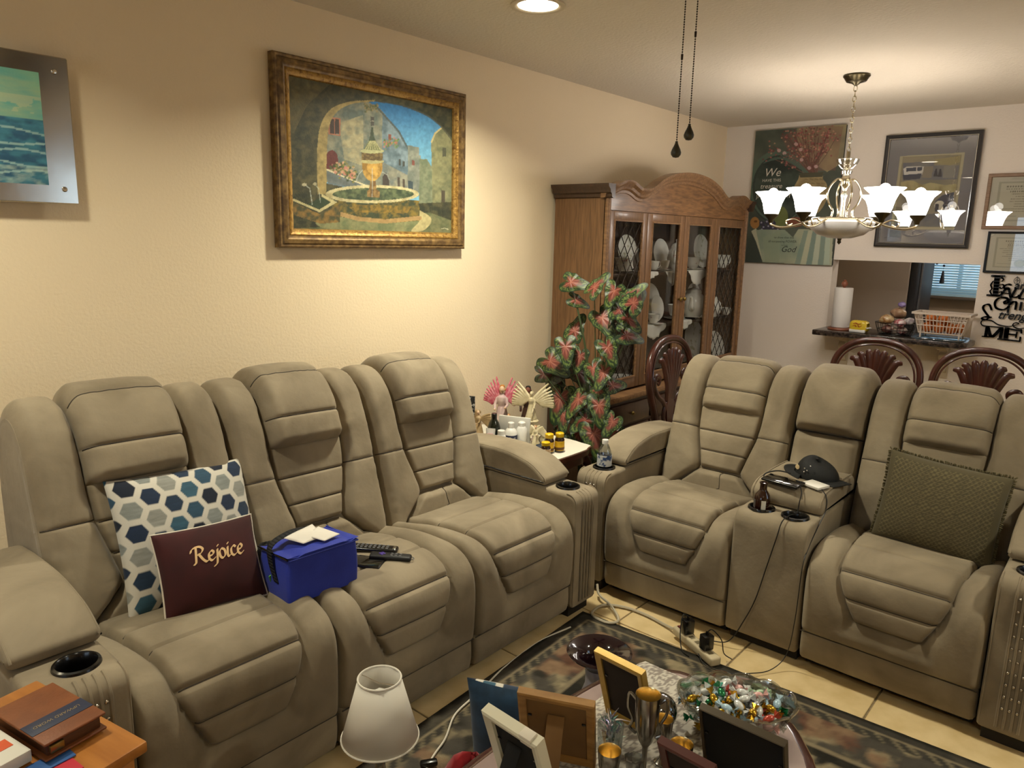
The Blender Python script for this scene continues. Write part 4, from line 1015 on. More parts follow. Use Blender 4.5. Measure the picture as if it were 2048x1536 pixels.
# ================================================================ CHANDELIER
M_pol = mat('polished_nickel_brass', '#c9bfa6', .18, metal=1.0); M_dkm = mat('dark_bronze', '#4e4632', .3, metal=.9)
M_shade = mat('lit_opal_glass', '#fffaf0', .3, emit='#fff6ec', estr=24.0); M_shade_in = mat('lit_opal_glass_inside', '#fffaf0', .3, emit='#fff6ec', estr=9.0)
M_bulb = mat('lit_bulb', '#ffffff', .3, emit='#fffaf2', estr=6.0)
M_bowl = mat('frosted_bowl_glass', '#cfcdc6', .28, trans=.25, col2='#bdbbb4', scale=12)
CH = (1.362, -1.37)
ch = thing('chandelier', 'six-light chandelier with lit opal glass bell shades on a chain', 'chandelier', (CH[0], CH[1], 0), math.radians(17.3))
G().lathe([(0, H), (.066, H), (.068, H-.008), (.062, H-.014), (.050, H-.034), (.022, H-.042), (.010, H-.052), (0, H-.055)], 36).build('canopy', M_dkm, ch)
link = G().tube([(.0085*math.cos(a), 0, .0155*math.sin(a)) for a in np.linspace(0, 2*PI, 16)[:-1]], .0026, 6, closed=True).mesh('chain_link', M_pol)
n_l = 13
for k in range(n_l): inst('chain_link', link, ch, (0, 0, H-.068-k*.0262), (0, 0, PI/2*(k % 2)))
G().lathe([(0, 2.055), (.008, 2.05), (.008, 2.015), (.055, 2.012), (.060, 2.008), (.050, 1.985), (.030, 1.962), (.010, 1.955), (0, 1.95)], 30).build('glass_bobeche', thin_glass('crystal_glass', '#f4f4f0', .25, .03), ch)
G().lathe([(.006, 1.955), (.030, 1.948), (.026, 1.932), (.012, 1.924), (.012, 1.915)], 24).build('small_bobeche', MATS['crystal_glass'], ch)
G().lathe([(.010, 2.05), (.010, 1.93), (.022, 1.915), (.026, 1.90), (.022, 1.875), (.014, 1.865), (.011, 1.84), (.016, 1.82), (.011, 1.80), (.010, 1.70)], 20).build('stem', M_pol, ch)
for k in range(4):
    a = k*PI/2+.4; c, s = math.cos(a), math.sin(a)
    pts = catmull([(.018, 1.90), (.045, 1.905), (.075, 1.875), (.092, 1.83), (.080, 1.78), (.055, 1.74), (.060, 1.705), (.085, 1.700)], 6)
    G().tube([(p[0]*c, p[0]*s, p[1]) for p in pts], .0055, 8).build('scroll', M_pol, ch)
G().lathe([(.0, 1.700), (.150, 1.700), (.158, 1.694), (.150, 1.686), (.0, 1.684)], 40).build('rim_plate', M_pol, ch)
G().lathe([(.150, 1.688), (.172, 1.676), (.160, 1.645), (.120, 1.610), (.06, 1.592), (0, 1.588)], 40).build('glass_bowl', M_bowl, ch)
G().lathe([(0, 1.590), (.012, 1.588), (.008, 1.578), (.011, 1.568), (0, 1.556)], 16).build('finial', M_dkm, ch)
shade_me = G().lathe([(.030, 0), (.036, .004), (.044, .03), (.052, .065), (.066, .098), (.092, .122), (.096, .126)], 32).lathe([(.096, .126), (.090, .124), (.062, .100), (.047, .065), (.036, .02), (.030, .006)], 32, None, 1).mesh('glass_shade', [M_shade, M_shade_in])
holder_me = G().lathe([(0, -.045), (.012, -.042), (.016, -.025), (.036, -.004), (.039, .006), (.030, .008)], 24).mesh('lamp_holder', M_dkm)
bulb_me = G().ball((0, 0, .115), (.030, .030, .034), 14, 10).mesh('bulb', M_bulb)
for k in range(6):
    a = k*PI/3; c, s = math.cos(a), math.sin(a); Rr = .368
    pts = catmull([(.14, 1.690), (.20, 1.668), (.26, 1.650), (.32, 1.645), (.365, 1.66), (Rr, 1.676)], 6)
    ar = G().tube([(p[0]*c, p[0]*s, p[1]) for p in pts], .0065, 8).build('arm', M_pol, ch)
    pts = catmull([(.21, 1.675), (.245, 1.69), (.285, 1.68), (.275, 1.655), (.25, 1.665)], 6); G().tube([(p[0]*c, p[0]*s, p[1]) for p in pts], .0045, 6).build('curl', M_pol, ar)
    inst('lamp_holder', holder_me, ch, (Rr*c, Rr*s, 1.712)); inst('glass_shade', shade_me, ch, (Rr*c, Rr*s, 1.712)); inst('bulb', bulb_me, ch, (Rr*c, Rr*s, 1.712))
    l = add_light('chandelier_bulb_light', 'POINT', (Rr*c, Rr*s, 1.712+.165), CHANDELIER_POWER, WARM2, .03); l.parent = ch

# ================================================================ CEILING FAN AND PULL CHAINS
M_fan = mat('fan_dark_wood', '#3a2a1c', .5); M_pew = mat('pewter_teardrop', '#4b4a42', .35, metal=.7, bump=(80, .3, .003))
FX, FY = 1.950, -4.297
fan = thing('ceiling_fan', 'dark ceiling fan above the camera from which two pull chains hang', 'ceiling fan', (FX, FY, 0), .35)
G().lathe([(0, H), (.085, H), (.09, H-.03), (.12, H-.06), (.125, H-.13), (.09, H-.17), (.055, H-.20), (.05, H-.235), (0, H-.24)], 36).build('motor_housing', M_dkm, fan)
for k in range(5):
    a = k*2*PI/5; b = G().box((.37, 0, 2.305), (.44, .125, .008), .003); b.v = [(x*math.cos(a)-y*math.sin(a), x*math.sin(a)+y*math.cos(a), z) for x, y, z in b.v]; b.build('blade', M_fan, fan)
    c_ = G().box((.13, 0, 2.315), (.09, .03, .006)); c_.v = [(x*math.cos(a)-y*math.sin(a), x*math.sin(a)+y*math.cos(a), z) for x, y, z in c_.v]; c_.build('blade_iron', M_dkm, fan)
M_bead = mat('dark_bead_chain', '#33291f', .4, metal=.7)
def pull_chain(x, y, zb, zj, label):
    t = thing('pull_chain', label, 'pull chain', (x, y, 0), 0, 'fan pull chains')
    g = G(); z = zb+.031
    while z < 2.215: g.ball((0, 0, z), .0017, 6, 4); z += .0046
    g.tube([(0, 0, zb+.03), (0, 0, 2.215)], .0005, 4)
    o = g.build('bead_chain', M_bead, t); o['kind'] = 'stuff'
    G().lathe([(0, -.006), (.0022, -.005), (.0025, .005), (0, .006)], 8, Matrix.Translation((0, 0, zj))).build('connector', M_bead, t)
    G().lathe([(0, 0), (.006, .0012), (.0098, .006), (.0105, .0105), (.0085, .0165), (.0048, .024), (.0028, .029), (.0028, .032), (0, .033)], 20, Matrix.Translation((0, 0, zb))).build('teardrop', M_pew, t)
pull_chain(1.942, -4.307, 1.717, 1.909, 'longer beaded fan pull chain with a dark teardrop, on the left')
pull_chain(1.957, -4.286, 1.752, 1.953, 'shorter beaded fan pull chain with a dark teardrop, on the right')

# ================================================================ HATCH COUNTER AND WHAT STANDS ON IT
M_gran = mat('dark_granite', '#26211e', .22, col2='#5a4c42', scale=55, detail=6, fac=(.45, .68), coat=.3)
CTZ = .958
ct = thing('granite_counter', 'dark granite counter slab through the kitchen hatch', 'counter', (1.385, 0, CTZ), 0)
G().box((0, -.075, -.020), (.97, .41, .038), .008).build('slab', M_gran, ct)
M_cream = mat('cream_corbel', '#c3b59c', .6)
for x in (1.055, 1.705):
    c = thing('corbel', 'cream scrolled corbel under the %s end of the granite counter' % ('left' if x < 1.4 else 'right'), 'bracket', (x, -.002, CTZ-.040), 0, 'corbels under the hatch counter')
    prof = [tuple(p) for p in catmull([(-.012, -.20), (-.030, -.185), (-.034, -.16), (-.02, -.14), (-.035, -.115), (-.075, -.10), (-.085, -.07), (-.065, -.05), (-.10, -.035), (-.15, -.03)], 5)]
    G().prism([(0, -.21)]+prof+[(-.16, -.026), (-.16, 0), (0, 0)], -.022, .022, 'x').build('scroll_bracket', M_cream, c, smooth=40)
    G().box((0, -.085, -.012), (.066, .17, .022), .005).build('cap', M_cream, c); G().box((0, -.006, -.125), (.060, .012, .22), .003).build('back_plate', M_cream, c)
# paper towel
M_ptw = mat('paper_towel', '#dedad3', .9, bump=(120, .2, .003)); M_cherry = mat('cherry_wood', '#7c4a33', .45, col2='#93593f', scale=12, stretch=(1, 1, 6))
t = thing('paper_towel_roll', 'white paper towel roll on a wooden holder at the hatch', 'paper towel', (1.045, -.13, CTZ), 0)
G().lathe([(0, 0), (.082, 0), (.085, .006), (.082, .014), (.06, .017), (0, .017)], 36).build('holder_base', M_cherry, t)
G().lathe([(.018, .30), (.060, .300), (.0615, .295), (.0615, .022), (.060, .019), (.018, .019)], 36).build('towel_roll', M_ptw, t)
G().lathe([(.008, .02), (.008, .305), (.018, .312), (.022, .325), (.018, .34), (.010, .345), (.012, .352), (0, .358)], 20).build('finial_post', M_cherry, t)
# yellow packet
M_yel = mat('yellow_wrapper', '#d3b52e', .35, coat=.3); M_whw = mat('white_wrapper', '#d8d5cd', .35, coat=.3); M_red = mat('red_print', '#b3462e', .5); M_blk = mat('black_print', '#222222', .5)
t = thing('snack_packet', 'small yellow and white wrapped packet beside the paper towels', 'packet', (1.195, -.20, CTZ), -.12)
def loaf(w, d, h, n=1.0):
    def fn(u, v):
        a = 2*PI*u; q = (abs(math.cos(a))**.45)*math.copysign(1, math.cos(a)), (abs(math.sin(a))**.45)*math.copysign(1, math.sin(a))
        e = 1-(abs(2*v-1)**6)*.35
        return ((2*v-1)*w/2, q[0]*d/2*e, h/2+q[1]*h/2*e+.002*math.sin(v*40+u*9))
    return fn
G().grid(loaf(.118, .075, .083), 32, 20).build('pack', M_yel, t, smooth=180)
G().box((0, -.030, .012), (.110, .020, .022), .006).build('white_base', M_whw, t)
for s in (-1, 1): G().box((s*.064, 0, .036), (.014, .07, .004), .001, rot=(0, s*.35, 0)).build('crimp', M_whw, t)
vs, fs = nib([[(-.028, .062), (-.012, .066), (.004, .060), (.024, .064)], [(-.030, .046), (-.014, .052), (-.010, .042), (.006, .052), (.012, .042), (.030, .050)]], .006, 40, .4, 5)
G().add([(x, -.0392, y) for x, y, _ in vs], fs).build('red_print', M_red, t, smooth=0)
# wire basket of treats
M_wire = mat('dark_wire', '#23201d', .4, metal=.6)
t = thing('wire_basket', 'dark wire basket heaped with wrapped treats on the hatch counter', 'basket', (1.415, -.165, CTZ), 0)
for z, r in ((.004, .10), (.04, .115), (.085, .128)): G().tube([(r*math.cos(a), r*.8*math.sin(a), z) for a in np.linspace(0, 2*PI, 33)[:-1]], .0028, 6, closed=True).build('hoop', M_wire, t)
for k in range(20):
    a = 2*PI*k/20; G().tube([(.02*math.cos(a), .016*math.sin(a), .003), (.10*math.cos(a), .08*math.sin(a), .004), (.115*math.cos(a), .092*math.sin(a), .04), (.128*math.cos(a), .102*math.sin(a), .085)], .0016, 5).build('wire', M_wire, t)
def lumpy(name, r, m, loc, label, cat, seed, sq=.7, grp=None):
    rr = np.random.default_rng(seed); ph = rr.random(6)*6
    def fn(u, v):
        a, b = 2*PI*u, PI*v; k = 1+.10*math.sin(3*a+ph[0])*math.sin(2*b+ph[1])+.07*math.sin(5*a+ph[2]+3*b)
        return (r*k*math.sin(b)*math.cos(a), r*.85*k*math.sin(b)*math.sin(a), r*sq*k*math.cos(b))
    return tag(G().grid(fn, 20, 14).build(name, m, loc=loc, smooth=180), label, cat, grp)
gt = 'treats heaped in the wire basket'
for i, (dx, dy, dz, r, c, c2, lb) in enumerate([(-.055, -.02, .105, .046, '#9a6c3e', '#c9b48a', 'golden brown wrapped bread on the left of the wire basket'), (.035, -.04, .088, .036, '#a23a44', '#d8c8c4', 'red and white wrapped sweet bag in the wire basket'), (.082, .01, .100, .034, '#c9c3bd', '#8a7f86', 'silvery clear bag at the right of the wire basket'),
                                               (.005, .035, .150, .050, '#8a6a52', '#a88a6a', 'brown paper bag at the back of the wire basket'), (.045, .0, .035, .036, '#7a3038', '#b0a49a', 'dark red packet low inside the wire basket'), (-.045, .0, .038, .038, '#6a3434', '#8a6a5a', 'maroon packet at the bottom left of the wire basket'), (.02, .03, .208, .026, '#6a568f', '#8f7fb0', 'purple ribbon bow on top of the wire basket')]):
    lumpy('treat_packet', r, mat('treat_%d' % i, c, .35, col2=c2, scale=30, coat=.4, fac=(.4, .6)), (1.415+dx, -.165+dy, CTZ+dz), lb, 'packet', 300+i, grp=gt)
# plastic basket of oranges on a glass tray
M_cplast = mat('cream_plastic', '#cdbfae', .45); M_tray = thin_glass('tray_glass', '#cfe0e6', .25, .02); M_orange = mat('orange_peel', '#c06a2a', .5, bump=(120, .2, .002))
tr = G().box((1.70, -.165, CTZ+.006), (.27, .20, .010), .004).build('glass_tray', M_tray); tag(tr, 'clear glass tray under the cream plastic basket', 'tray')
t = thing('plastic_basket', 'cream slatted plastic basket of oranges on the hatch counter', 'basket', (1.70, -.165, CTZ+.012), 0)
w0, w1, hb, d0, d1 = .125, .155, .150, .075, .10; zb = .032
for s in (-1, 1):
    for k in range(15):
        q = -1+2*k/14; G().tube([(q*w0, s*d0, zb), (q*w1, s*d1, zb+hb*.82)], .0030, 5).build('slat', M_cplast, t)
    for k in range(1, 8):
        q = -1+2*k/8; G().tube([(s*w0, q*d0, zb), (s*w1, q*d1, zb+hb*.82)], .0030, 5).build('slat', M_cplast, t)
    for k in (-.8, .8): G().box((s*.112, k*d0*1.2, .055), (.010, .010, .11), .002).build('leg', M_cplast, t)
for z, f in ((zb, 0), (zb+.05, .4), (zb+.085, .68)):
    a, b = w0+(w1-w0)*f*.82/.82, d0+(d1-d0)*f; G().tube([(-a, -b, z), (a, -b, z), (a, b, z), (-a, b, z)], .0032, 6, closed=True).build('band', M_cplast, t)
frame_loop(2*w1+.03, 2*d1+.03, [(0, 0), (0, .014), (.016, .014), (.016, 0), (0, 0)]).build('rim', M_cplast, t, smooth=30, loc=(0, 0, zb+hb*.82-.002), rot=(-PI/2, 0, 0))
G().box((0, 0, zb-.002), (2*w0, 2*d0, .006), .002).build('floor', M_cplast, t)
om = G().ball((0, 0, 0), (.034, .034, .032), 20, 12).mesh('orange', M_orange)
for i, (dx, dy, dz, lb) in enumerate([(-.085, -.03, .042, 'orange in the cream basket, left front'), (-.015, -.035, .042, 'orange in the cream basket, middle of the front row'), (.055, -.03, .042, 'orange in the cream basket, right of the front row'), (-.05, .03, .045, 'orange at the left rear of the cream basket'), (.03, .033, .045, 'orange at the right rear of the cream basket'), (-.075, -.005, .098, 'upper orange at the left of the cream basket'), (.0, .0, .10, 'upper orange in the middle of the cream basket'), (.095, .02, .045, 'orange at the right end of the cream basket')]):
    o = inst('orange', om, None, (1.70+dx, -.165+dy, CTZ+.012+zb+dz-.008)); tag(o, lb, 'orange', 'oranges in the plastic basket')
# kitchen: refrigerator edge, pendant ornament, added ceiling lamp
M_fr = mat('fridge_steel', '#6f6f72', .35, metal=.7); M_fd = mat('fridge_side', '#2a2a2d', .5)
t = thing('refrigerator', 'tall grey-brown refrigerator side seen in the kitchen through the hatch', 'refrigerator', (.80, 1.53, 0), 0)
M_fs = mat('fridge_panel', '#a99d8f', .6)
G().box((0, 0, .88), (.70, .62, 1.72), .01).build('body', M_fs, t); G().box((.380, 0, 1.20), (.055, .60, 1.04), .012).build('upper_door', M_fd, t); G().box((.380, 0, .36), (.055, .60, .60), .012).build('lower_door', M_fd, t)
G().tube([(.430, -.26, .80), (.430, -.26, 1.55)], .011, 10).build('handle', M_fr, t)
t = thing('window_ornament', 'dark hanging ornament in front of the kitchen blind', 'ornament', (1.205, KY-.10, 1.30), 0)
G().lathe([(0, -.075), (.022, -.070), (.020, -.05), (.008, .04), (0, .045)], 10).build('bell', M_fd, t); G().tube([(0, 0, .04), (0, 0, .70)], .001, 4).build('string', M_fd, t)
for x, z in ((-.06, .11), (.05, .13), (0, .09)): G().box((x, 0, z), (.02, .006, .02), .002).build('charm', M_fd, t)
t = thing('added_kitchen_lamp', 'unseen round white lamp added to brighten the kitchen', 'ceiling light', (2.6, 1.2, H), 0)  # out of view, added to brighten the kitchen beyond the hatch
G().lathe([(0, -.08), (.10, -.07), (.15, -.03), (.155, 0)], 32).build('diffuser', mat('added_lamp_diffuser', '#ffffff', .4, emit='#fff2e0', estr=3), t); G().lathe([(.155, 0), (.165, -.005), (.165, -.018), (.15, -.02)], 32).build('ring', M_trim, t)
l = add_light('added_kitchen_light', 'POINT', (0, 0, -.14), 34, (1.0, .90, .78), .1); l.parent = t

# ================================================================ DINING CHAIRS
M_mahog = mat('carved_mahogany', '#331812', .3, col2='#4a241a', scale=10, stretch=(2, 2, .6), coat=.45); M_seat = mat('seat_brocade', '#5d4c38', .8, col2='#7a6748', scale=40)
def carved(g, pts, r0, r1, flat=.55, n=8):
    q = [Vector(p) for p in catmull(pts, 5)]; m = len(q)
    o = G().tube(q, lambda t: r0+(r1-r0)*t+.35*r0*math.sin(PI*t), n); yc = q[0].y
    o.v = [(x, yc+(y-yc)*flat, z) for x, y, z in o.v]; g.add(o.v, o.f)
def dining_chair(loc, rotz, label):
    t = thing('dining_chair', label, 'chair', loc, rotz, 'carved dining chairs')
    yb = .21
    arch = catmull([(-.175, yb-.02, .46), (-.195, yb, .60), (-.240, yb+.015, .76), (-.222, yb+.03, .90), (-.135, yb+.04, .985), (0, yb+.045, 1.012), (.135, yb+.04, .985), (.222, yb+.03, .90), (.240, yb+.015, .76), (.195, yb, .60), (.175, yb-.02, .46)], 6)
    o = G().tube([tuple(p) for p in arch], .019, 10); o.build('back_frame', M_mahog, t)
    inn = [(p[0]*.90, p[1]-.012, .46+(p[2]-.46)*.955) for p in arch]; G().tube(inn, .006, 6).build('bead', M_mahog, t)
    g = G(); yy = yb+.015
    for k in range(-3, 4):
        a = k*.30; g2 = G(); carved(g2, [(k*.010, yy, .66), (math.sin(a)*.06, yy-.01, .74+.03*math.cos(a)), (math.sin(a)*.13, yy, .80+.13*math.cos(a)), (math.sin(a)*.165+.012*k/3, yy+.01, .80+.155*math.cos(a))], .021, .012, .45); g2.build('carved_leaf', M_mahog, t, smooth=60)
    for s in (-1, 1):
        g2 = G(); carved(g2, [(s*.03, yy, .60), (s*.08, yy, .66), (s*.14, yy, .70), (s*.185, yy, .76), (s*.17, yy, .81), (s*.13, yy, .80), (s*.135, yy, .765), (s*.155, yy, .775)], .016, .008); g2.build('scroll', M_mahog, t, smooth=60)
        g2 = G(); carved(g2, [(s*.025, yy, .50), (s*.06, yy, .56), (s*.05, yy, .62), (s*.015, yy, .65)], .014, .012); g2.build('scroll', M_mahog, t, smooth=60)
    G().prism([(-.05, .47), (.05, .47), (.03, .54), (.045, .62), (.02, .70), (-.02, .70), (-.045, .62), (-.03, .54)], yy-.009, yy+.009, 'y').build('splat', M_mahog, t)
    G().prism(rounded([(-.24, -.23), (.24, -.23), (.20, .20), (-.20, .20)], .04, 5), .425, .465, 'z').build('seat_frame', M_mahog, t)
    G().box((0, -.015, .475), (.40, .38, .05), .022, seg=3).build('seat', M_seat, t)
    for sx in (-1, 1):
        G().tube([tuple(p) for p in catmull([(sx*.205, -.195, .43), (sx*.215, -.21, .33), (sx*.19, -.19, .15), (sx*.20, -.20, .03), (sx*.21, -.215, .0)], 5)], lambda q: .026-.010*q, 10).build('leg', M_mahog, t)
        G().tube([(sx*.175, .19, .46), (sx*.175, .20, .25), (sx*.18, .24, .0)], lambda q: .020-.004*q, 10).build('leg', M_mahog, t)
    return t
c0 = dining_chair((.92, -1.94, 0), PI/2, 'carved oval-back dining chair in front of the china cabinet')
copy_thing(c0, (1.545, -1.29, 0), 0, 'carved dining chair before the counter, behind the console back')
copy_thing(c0, (2.085, -1.28, 0), 0, 'carved dining chair at the right edge, under the word sign')

# ================================================================ SIDE TABLE, FIGURINES, BOTTLES
TZ = .550
M_drk = mat('dark_cherry', '#3d1f16', .35, col2='#552c1e', scale=14, coat=.3)
t = thing('corner_side_table', 'dark cherry side table with scalloped edge between the two sofas', 'side table', (.40, -2.955, 0), 0)
sc = [(math.copysign(min(abs(x), 1), x), y) for x, y in []]
pts = []
for k in range(64):
    a = 2*PI*k/64; c, s = math.cos(a), math.sin(a); q = (abs(c)**.28)*math.copysign(1, c), (abs(s)**.28)*math.copysign(1, s); w = 1+.018*math.cos(8*a); pts.append((q[0]*.345*w, q[1]*.22*w))
G().prism(pts, TZ-.030, TZ-.004, 'z').build('top', M_drk, t, smooth=40)
G().prism([(x*.94, y*.94) for x, y in pts], TZ-.075, TZ-.030, 'z').build('apron', M_drk, t, smooth=40)
G().prism([(x*.90, y*.90) for x, y in pts], .14, .16, 'z').build('lower_shelf', M_drk, t, smooth=40)
for sx in (-1, 1):
    for sy in (-1, 1): G().tube([tuple(p) for p in catmull([(sx*.28, sy*.18, TZ-.05), (sx*.305, sy*.20, .42), (sx*.27, sy*.17, .22), (sx*.285, sy*.185, .05), (sx*.30, sy*.195, 0)], 5)], lambda q: .026-.010*q, 10).build('leg', M_drk, t)
cl = G().prism([(x*.985, y*.985) for x, y in pts], 0, .004, 'z').build('white_table_cloth', mat('white_cloth', '#d3cdc0', .8), loc=(.40, -2.955, TZ-.0035)); tag(cl, 'white cloth covering the corner side table', 'cloth')
TT = TZ+.001
def bottle(name, loc, prof, m, label, cap=None, band=None, cat='bottle', grp=None, text=None, rot=0.0):
    t = thing(name, label, cat, loc, rot, grp)
    G().lathe(prof, 28).build('body', m, t)
    if cap: G().lathe(cap[0], 24).build('cap', cap[1], t)
    if band:
        r, z0, z1, mb = band; G().lathe([(r, z0), (r+.0006, z0+.0005), (r+.0006, z1-.0005), (r, z1)], 28).build('label', mb, t)
    if text:
        txt, size, r, z, mt = text; vs, fs = text_geo(txt, size); g = G()
        g.add([(math.sin(x/r)*(r+.0012), -math.cos(x/r)*(r+.0012), z+y) for x, y, _ in vs], fs); g.build('label_print', mt, t, smooth=0)
    return t
M_vyel = mat('yellow_cap', '#d8b012', .35); M_amb = mat('dark_amber_glass', '#2a1209', .12, coat=.5); M_vlab = mat('yellow_label', '#d2a51a', .5); M_plab = mat('peach_label', '#cdb08c', .5); M_wpl = mat('white_plastic', '#d6d4cf', .35); M_navy = mat('navy_label', '#1c2342', .5)
def vitamin(x, y, hgt, lab, label):
    r = .0235; k = hgt/.095
    vb = bottle('vitamin_bottle', (x, y, TT), [(0, 0), (r-.002, 0), (r, .003), (r, .062*k), (r-.004, .071*k), (r-.006, .075*k), (0, .075*k)], M_amb, label,
           ([(r-.004, .074*k), (r-.003, .076*k), (r-.003, .092*k), (r-.006, .095*k), (0, .095*k)], M_vyel), (r, .010, .056*k, lab), grp='yellow capped vitamin bottles', rot=.6)
    G().lathe([(r+.0008, .014), (r+.0012, .0145), (r+.0012, .026), (r+.0008, .0265)], 28).build('label_stripe', mat('label_brown_stripe', '#5a3a18', .5), vb)
vitamin(.672, -2.955, .094, M_vlab, 'yellow capped vitamin bottle at the right, farthest from the sofa'); vitamin(.648, -3.005, .094, M_vlab, 'yellow capped vitamin bottle in the middle of three'); vitamin(.690, -3.085, .078, M_plab, 'shorter yellow capped bottle with a peach label, nearest the sofa')
M_dgr = mat('dark_green_bottle', '#10160f', .15, coat=.5)
bottle('syrup_bottle', (.335, -3.05, TT), [(0, 0), (.030, 0), (.032, .004), (.032, .075), (.024, .10), (.013, .118), (.012, .13), (0, .13)], M_dgr, 'dark green cough syrup bottle among the white bottles', ([(.014, .116), (.0145, .143), (.012, .146), (0, .146)], M_black))
t = thing('lotion_tube', 'pink and white lotion tube standing on its cap by the syrup', 'tube', (.372, -3.115, TT), .5)
M_pink = mat('pink_label', '#c4768a', .5, col2='#d8b4ba', scale=30)
G().grid(lambda u, v: ((.020+.004*v)*math.cos(2*PI*u), (.016*(1-v)+.0015)*math.sin(2*PI*u), .018+.070*v), 24, 8).build('body', M_wpl, t); G().lathe([(0, 0), (.016, 0), (.017, .016), (0, .018)], 20).build('cap', M_wpl, t)
G().box((0, -.0125, .043), (.030, .004, .044), .001).build('label', M_pink, t)
bottle('pill_bottle', (.432, -3.105, TT), [(0, 0), (.021, 0), (.022, .003), (.022, .06), (.017, .068), (0, .068)], M_wpl, 'plain white pill bottle beside the pink lotion', ([(.018, .066), (.018, .086), (.016, .088), (0, .088)], M_wpl), (.0222, .01, .05, mat('pale_label', '#c9c4ae', .5)))
bottle('medicine_bottle', (.442, -3.045, TT), [(0, 0), (.029, 0), (.031, .004), (.031, .07), (.022, .085), (.014, .092), (0, .092)], M_wpl, 'white medicine bottle with a navy label lettered yQuil', ([(.0155, .090), (.016, .116), (.014, .118), (0, .118)], M_wpl), (.0313, .018, .058, M_navy), rot=.5, text=('NyQuil', .021, .0315, .036, mat('white_print', '#d8d8d8', .5)))
bottle('spray_bottle', (.466, -2.992, TT), [(0, 0), (.024, 0), (.026, .004), (.026, .082), (.017, .094), (0, .094)], M_wpl, 'white spray bottle, rightmost of the white bottles', ([(.017, .092), (.018, .112), (.012, .118), (0, .119)], M_wpl))
o = G().box((.405, -2.975, TT+.066), (.165, .012, .125), .002, rot=(0, -.25*0, .35)).build('white_card_box', mat('white_card', '#c9c7c1', .6)); tag(o, 'white flat box standing behind the medicine bottles', 'box')
t = thing('composition_notebook', 'black marbled notebook standing against the wall behind the sofa', 'notebook', (.10, -3.00, TT), .35)
G().box((0, 0, .095), (.085, .012, .19), .002).build('cover', mat('marbled_cover', '#151515', .6, col2='#c8c8c4', scale=70, fac=(.55, .6)), t); G().box((-.01, -.0066, .135), (.030, .001, .022), .0004).build('title_patch', M_wpl, t)
o = lumpy('blue_pouch', .030, mat('navy_pouch', '#1d2a3c', .6), (.585, -2.985, TT+.012), 'small dark blue pouch between the cherubs and vitamins', 'pouch', 41, .4)
# figurines
def sculpt(name, g, m, parent, vox=.0035):
    o = g.build(name, m, parent, smooth=180); md = o.modifiers.new('fuse', 'REMESH'); md.mode = 'VOXEL'; md.voxel_size = vox; md.use_smooth_shade = True
    sm = o.modifiers.new('soften', 'SMOOTH'); sm.factor = .5; sm.iterations = 2
    return o
def wing(side, span, rise, m, parent, root_, feathers=9, back=.25):
    g = G()
    for k in range(feathers):
        f = k/(feathers-1); L_ = span*(1-.5*f); a = math.radians(rise-f*58)
        d = Vector((side*math.cos(a), back, math.sin(a))).normalized()
        st_ = Vector(root_)+Vector((side*.006*k, .002*k, -.004*k))
        g.tube([st_, st_+d*L_*.5+Vector((0, 0, .004)), st_+d*L_], lambda t: .0088*(1-.6*t)+.0014, 7)
    return sculpt('wing', g, m, parent, .0028)
def figure(name, label, loc, rotz, hgt, m_robe, m_skin, m_hair, m_wing, span=.09, rise=60, arms=((.05, -.02, .55), (-.05, -.02, .5)), base=None, lean=0.0):
    t = thing(name, label, 'figurine', loc, rotz); s = hgt
    g = G().lathe([(0, 0), (.20*s, 0), (.22*s, .02*s), (.17*s, .20*s), (.105*s, .48*s), (.085*s, .56*s), (.115*s, .68*s), (.105*s, .76*s), (.045*s, .81*s), (.035*s, .86*s), (0, .87*s)], 24)
    for k in range(7):
        a = k*.9; g.tube([(.19*s*math.cos(a), .19*s*math.sin(a), .01*s), (.13*s*math.cos(a+.2), .13*s*math.sin(a+.2), .28*s), (.08*s*math.cos(a+.3), .08*s*math.sin(a+.3), .52*s)], .028*s, 6)
    for i, (ax, ay, az) in enumerate(arms):
        sx = .095*s*(1 if ax > 0 else -1); g.tube([(sx, 0, .74*s), (sx*1.5, -.06*s, .60*s), (ax*s*2.2, ay*s*9, az*s)], lambda q: .040*s-.012*s*q, 8)
    sculpt('robe', g, m_robe, t)
    h = G().ball((0, -.012*s, .925*s), (.062*s, .068*s, .078*s), 14, 10); h.ball((0, -.078*s, .915*s), .012*s, 8, 6); h.tube([(0, 0, .80*s), (0, 0, .9*s)], .03*s, 8)
    for i, (ax, ay, az) in enumerate(arms): G().ball((ax*s*2.3, ay*s*9.6, az*s+.005*s), .026*s, 10, 7).build('hand', m_skin, t, smooth=180)
    sculpt('head', h, m_skin, t, .0025)
    hr = G(); r_ = np.random.default_rng(int(hgt*1000))
    for k in range(22):
        a = r_.random()*2*PI; b = r_.random()*1.5; p = (.066*s*math.cos(a)*math.sin(b+.2), .02*s+.066*s*abs(math.sin(a))*math.sin(b+.2), .945*s+.072*s*math.cos(b+.2)-.05*s*r_.random()); hr.ball(p, .026*s, 7, 5)
    sculpt('hair', hr, m_hair, t, .003)
    if m_wing:
        for sd in (-1, 1): wing(sd, span, rise, m_wing, t, (sd*.03*s, .07*s, .70*s))
    if base: G().lathe(base, 24).build('pedestal', m_robe, t)
    return t
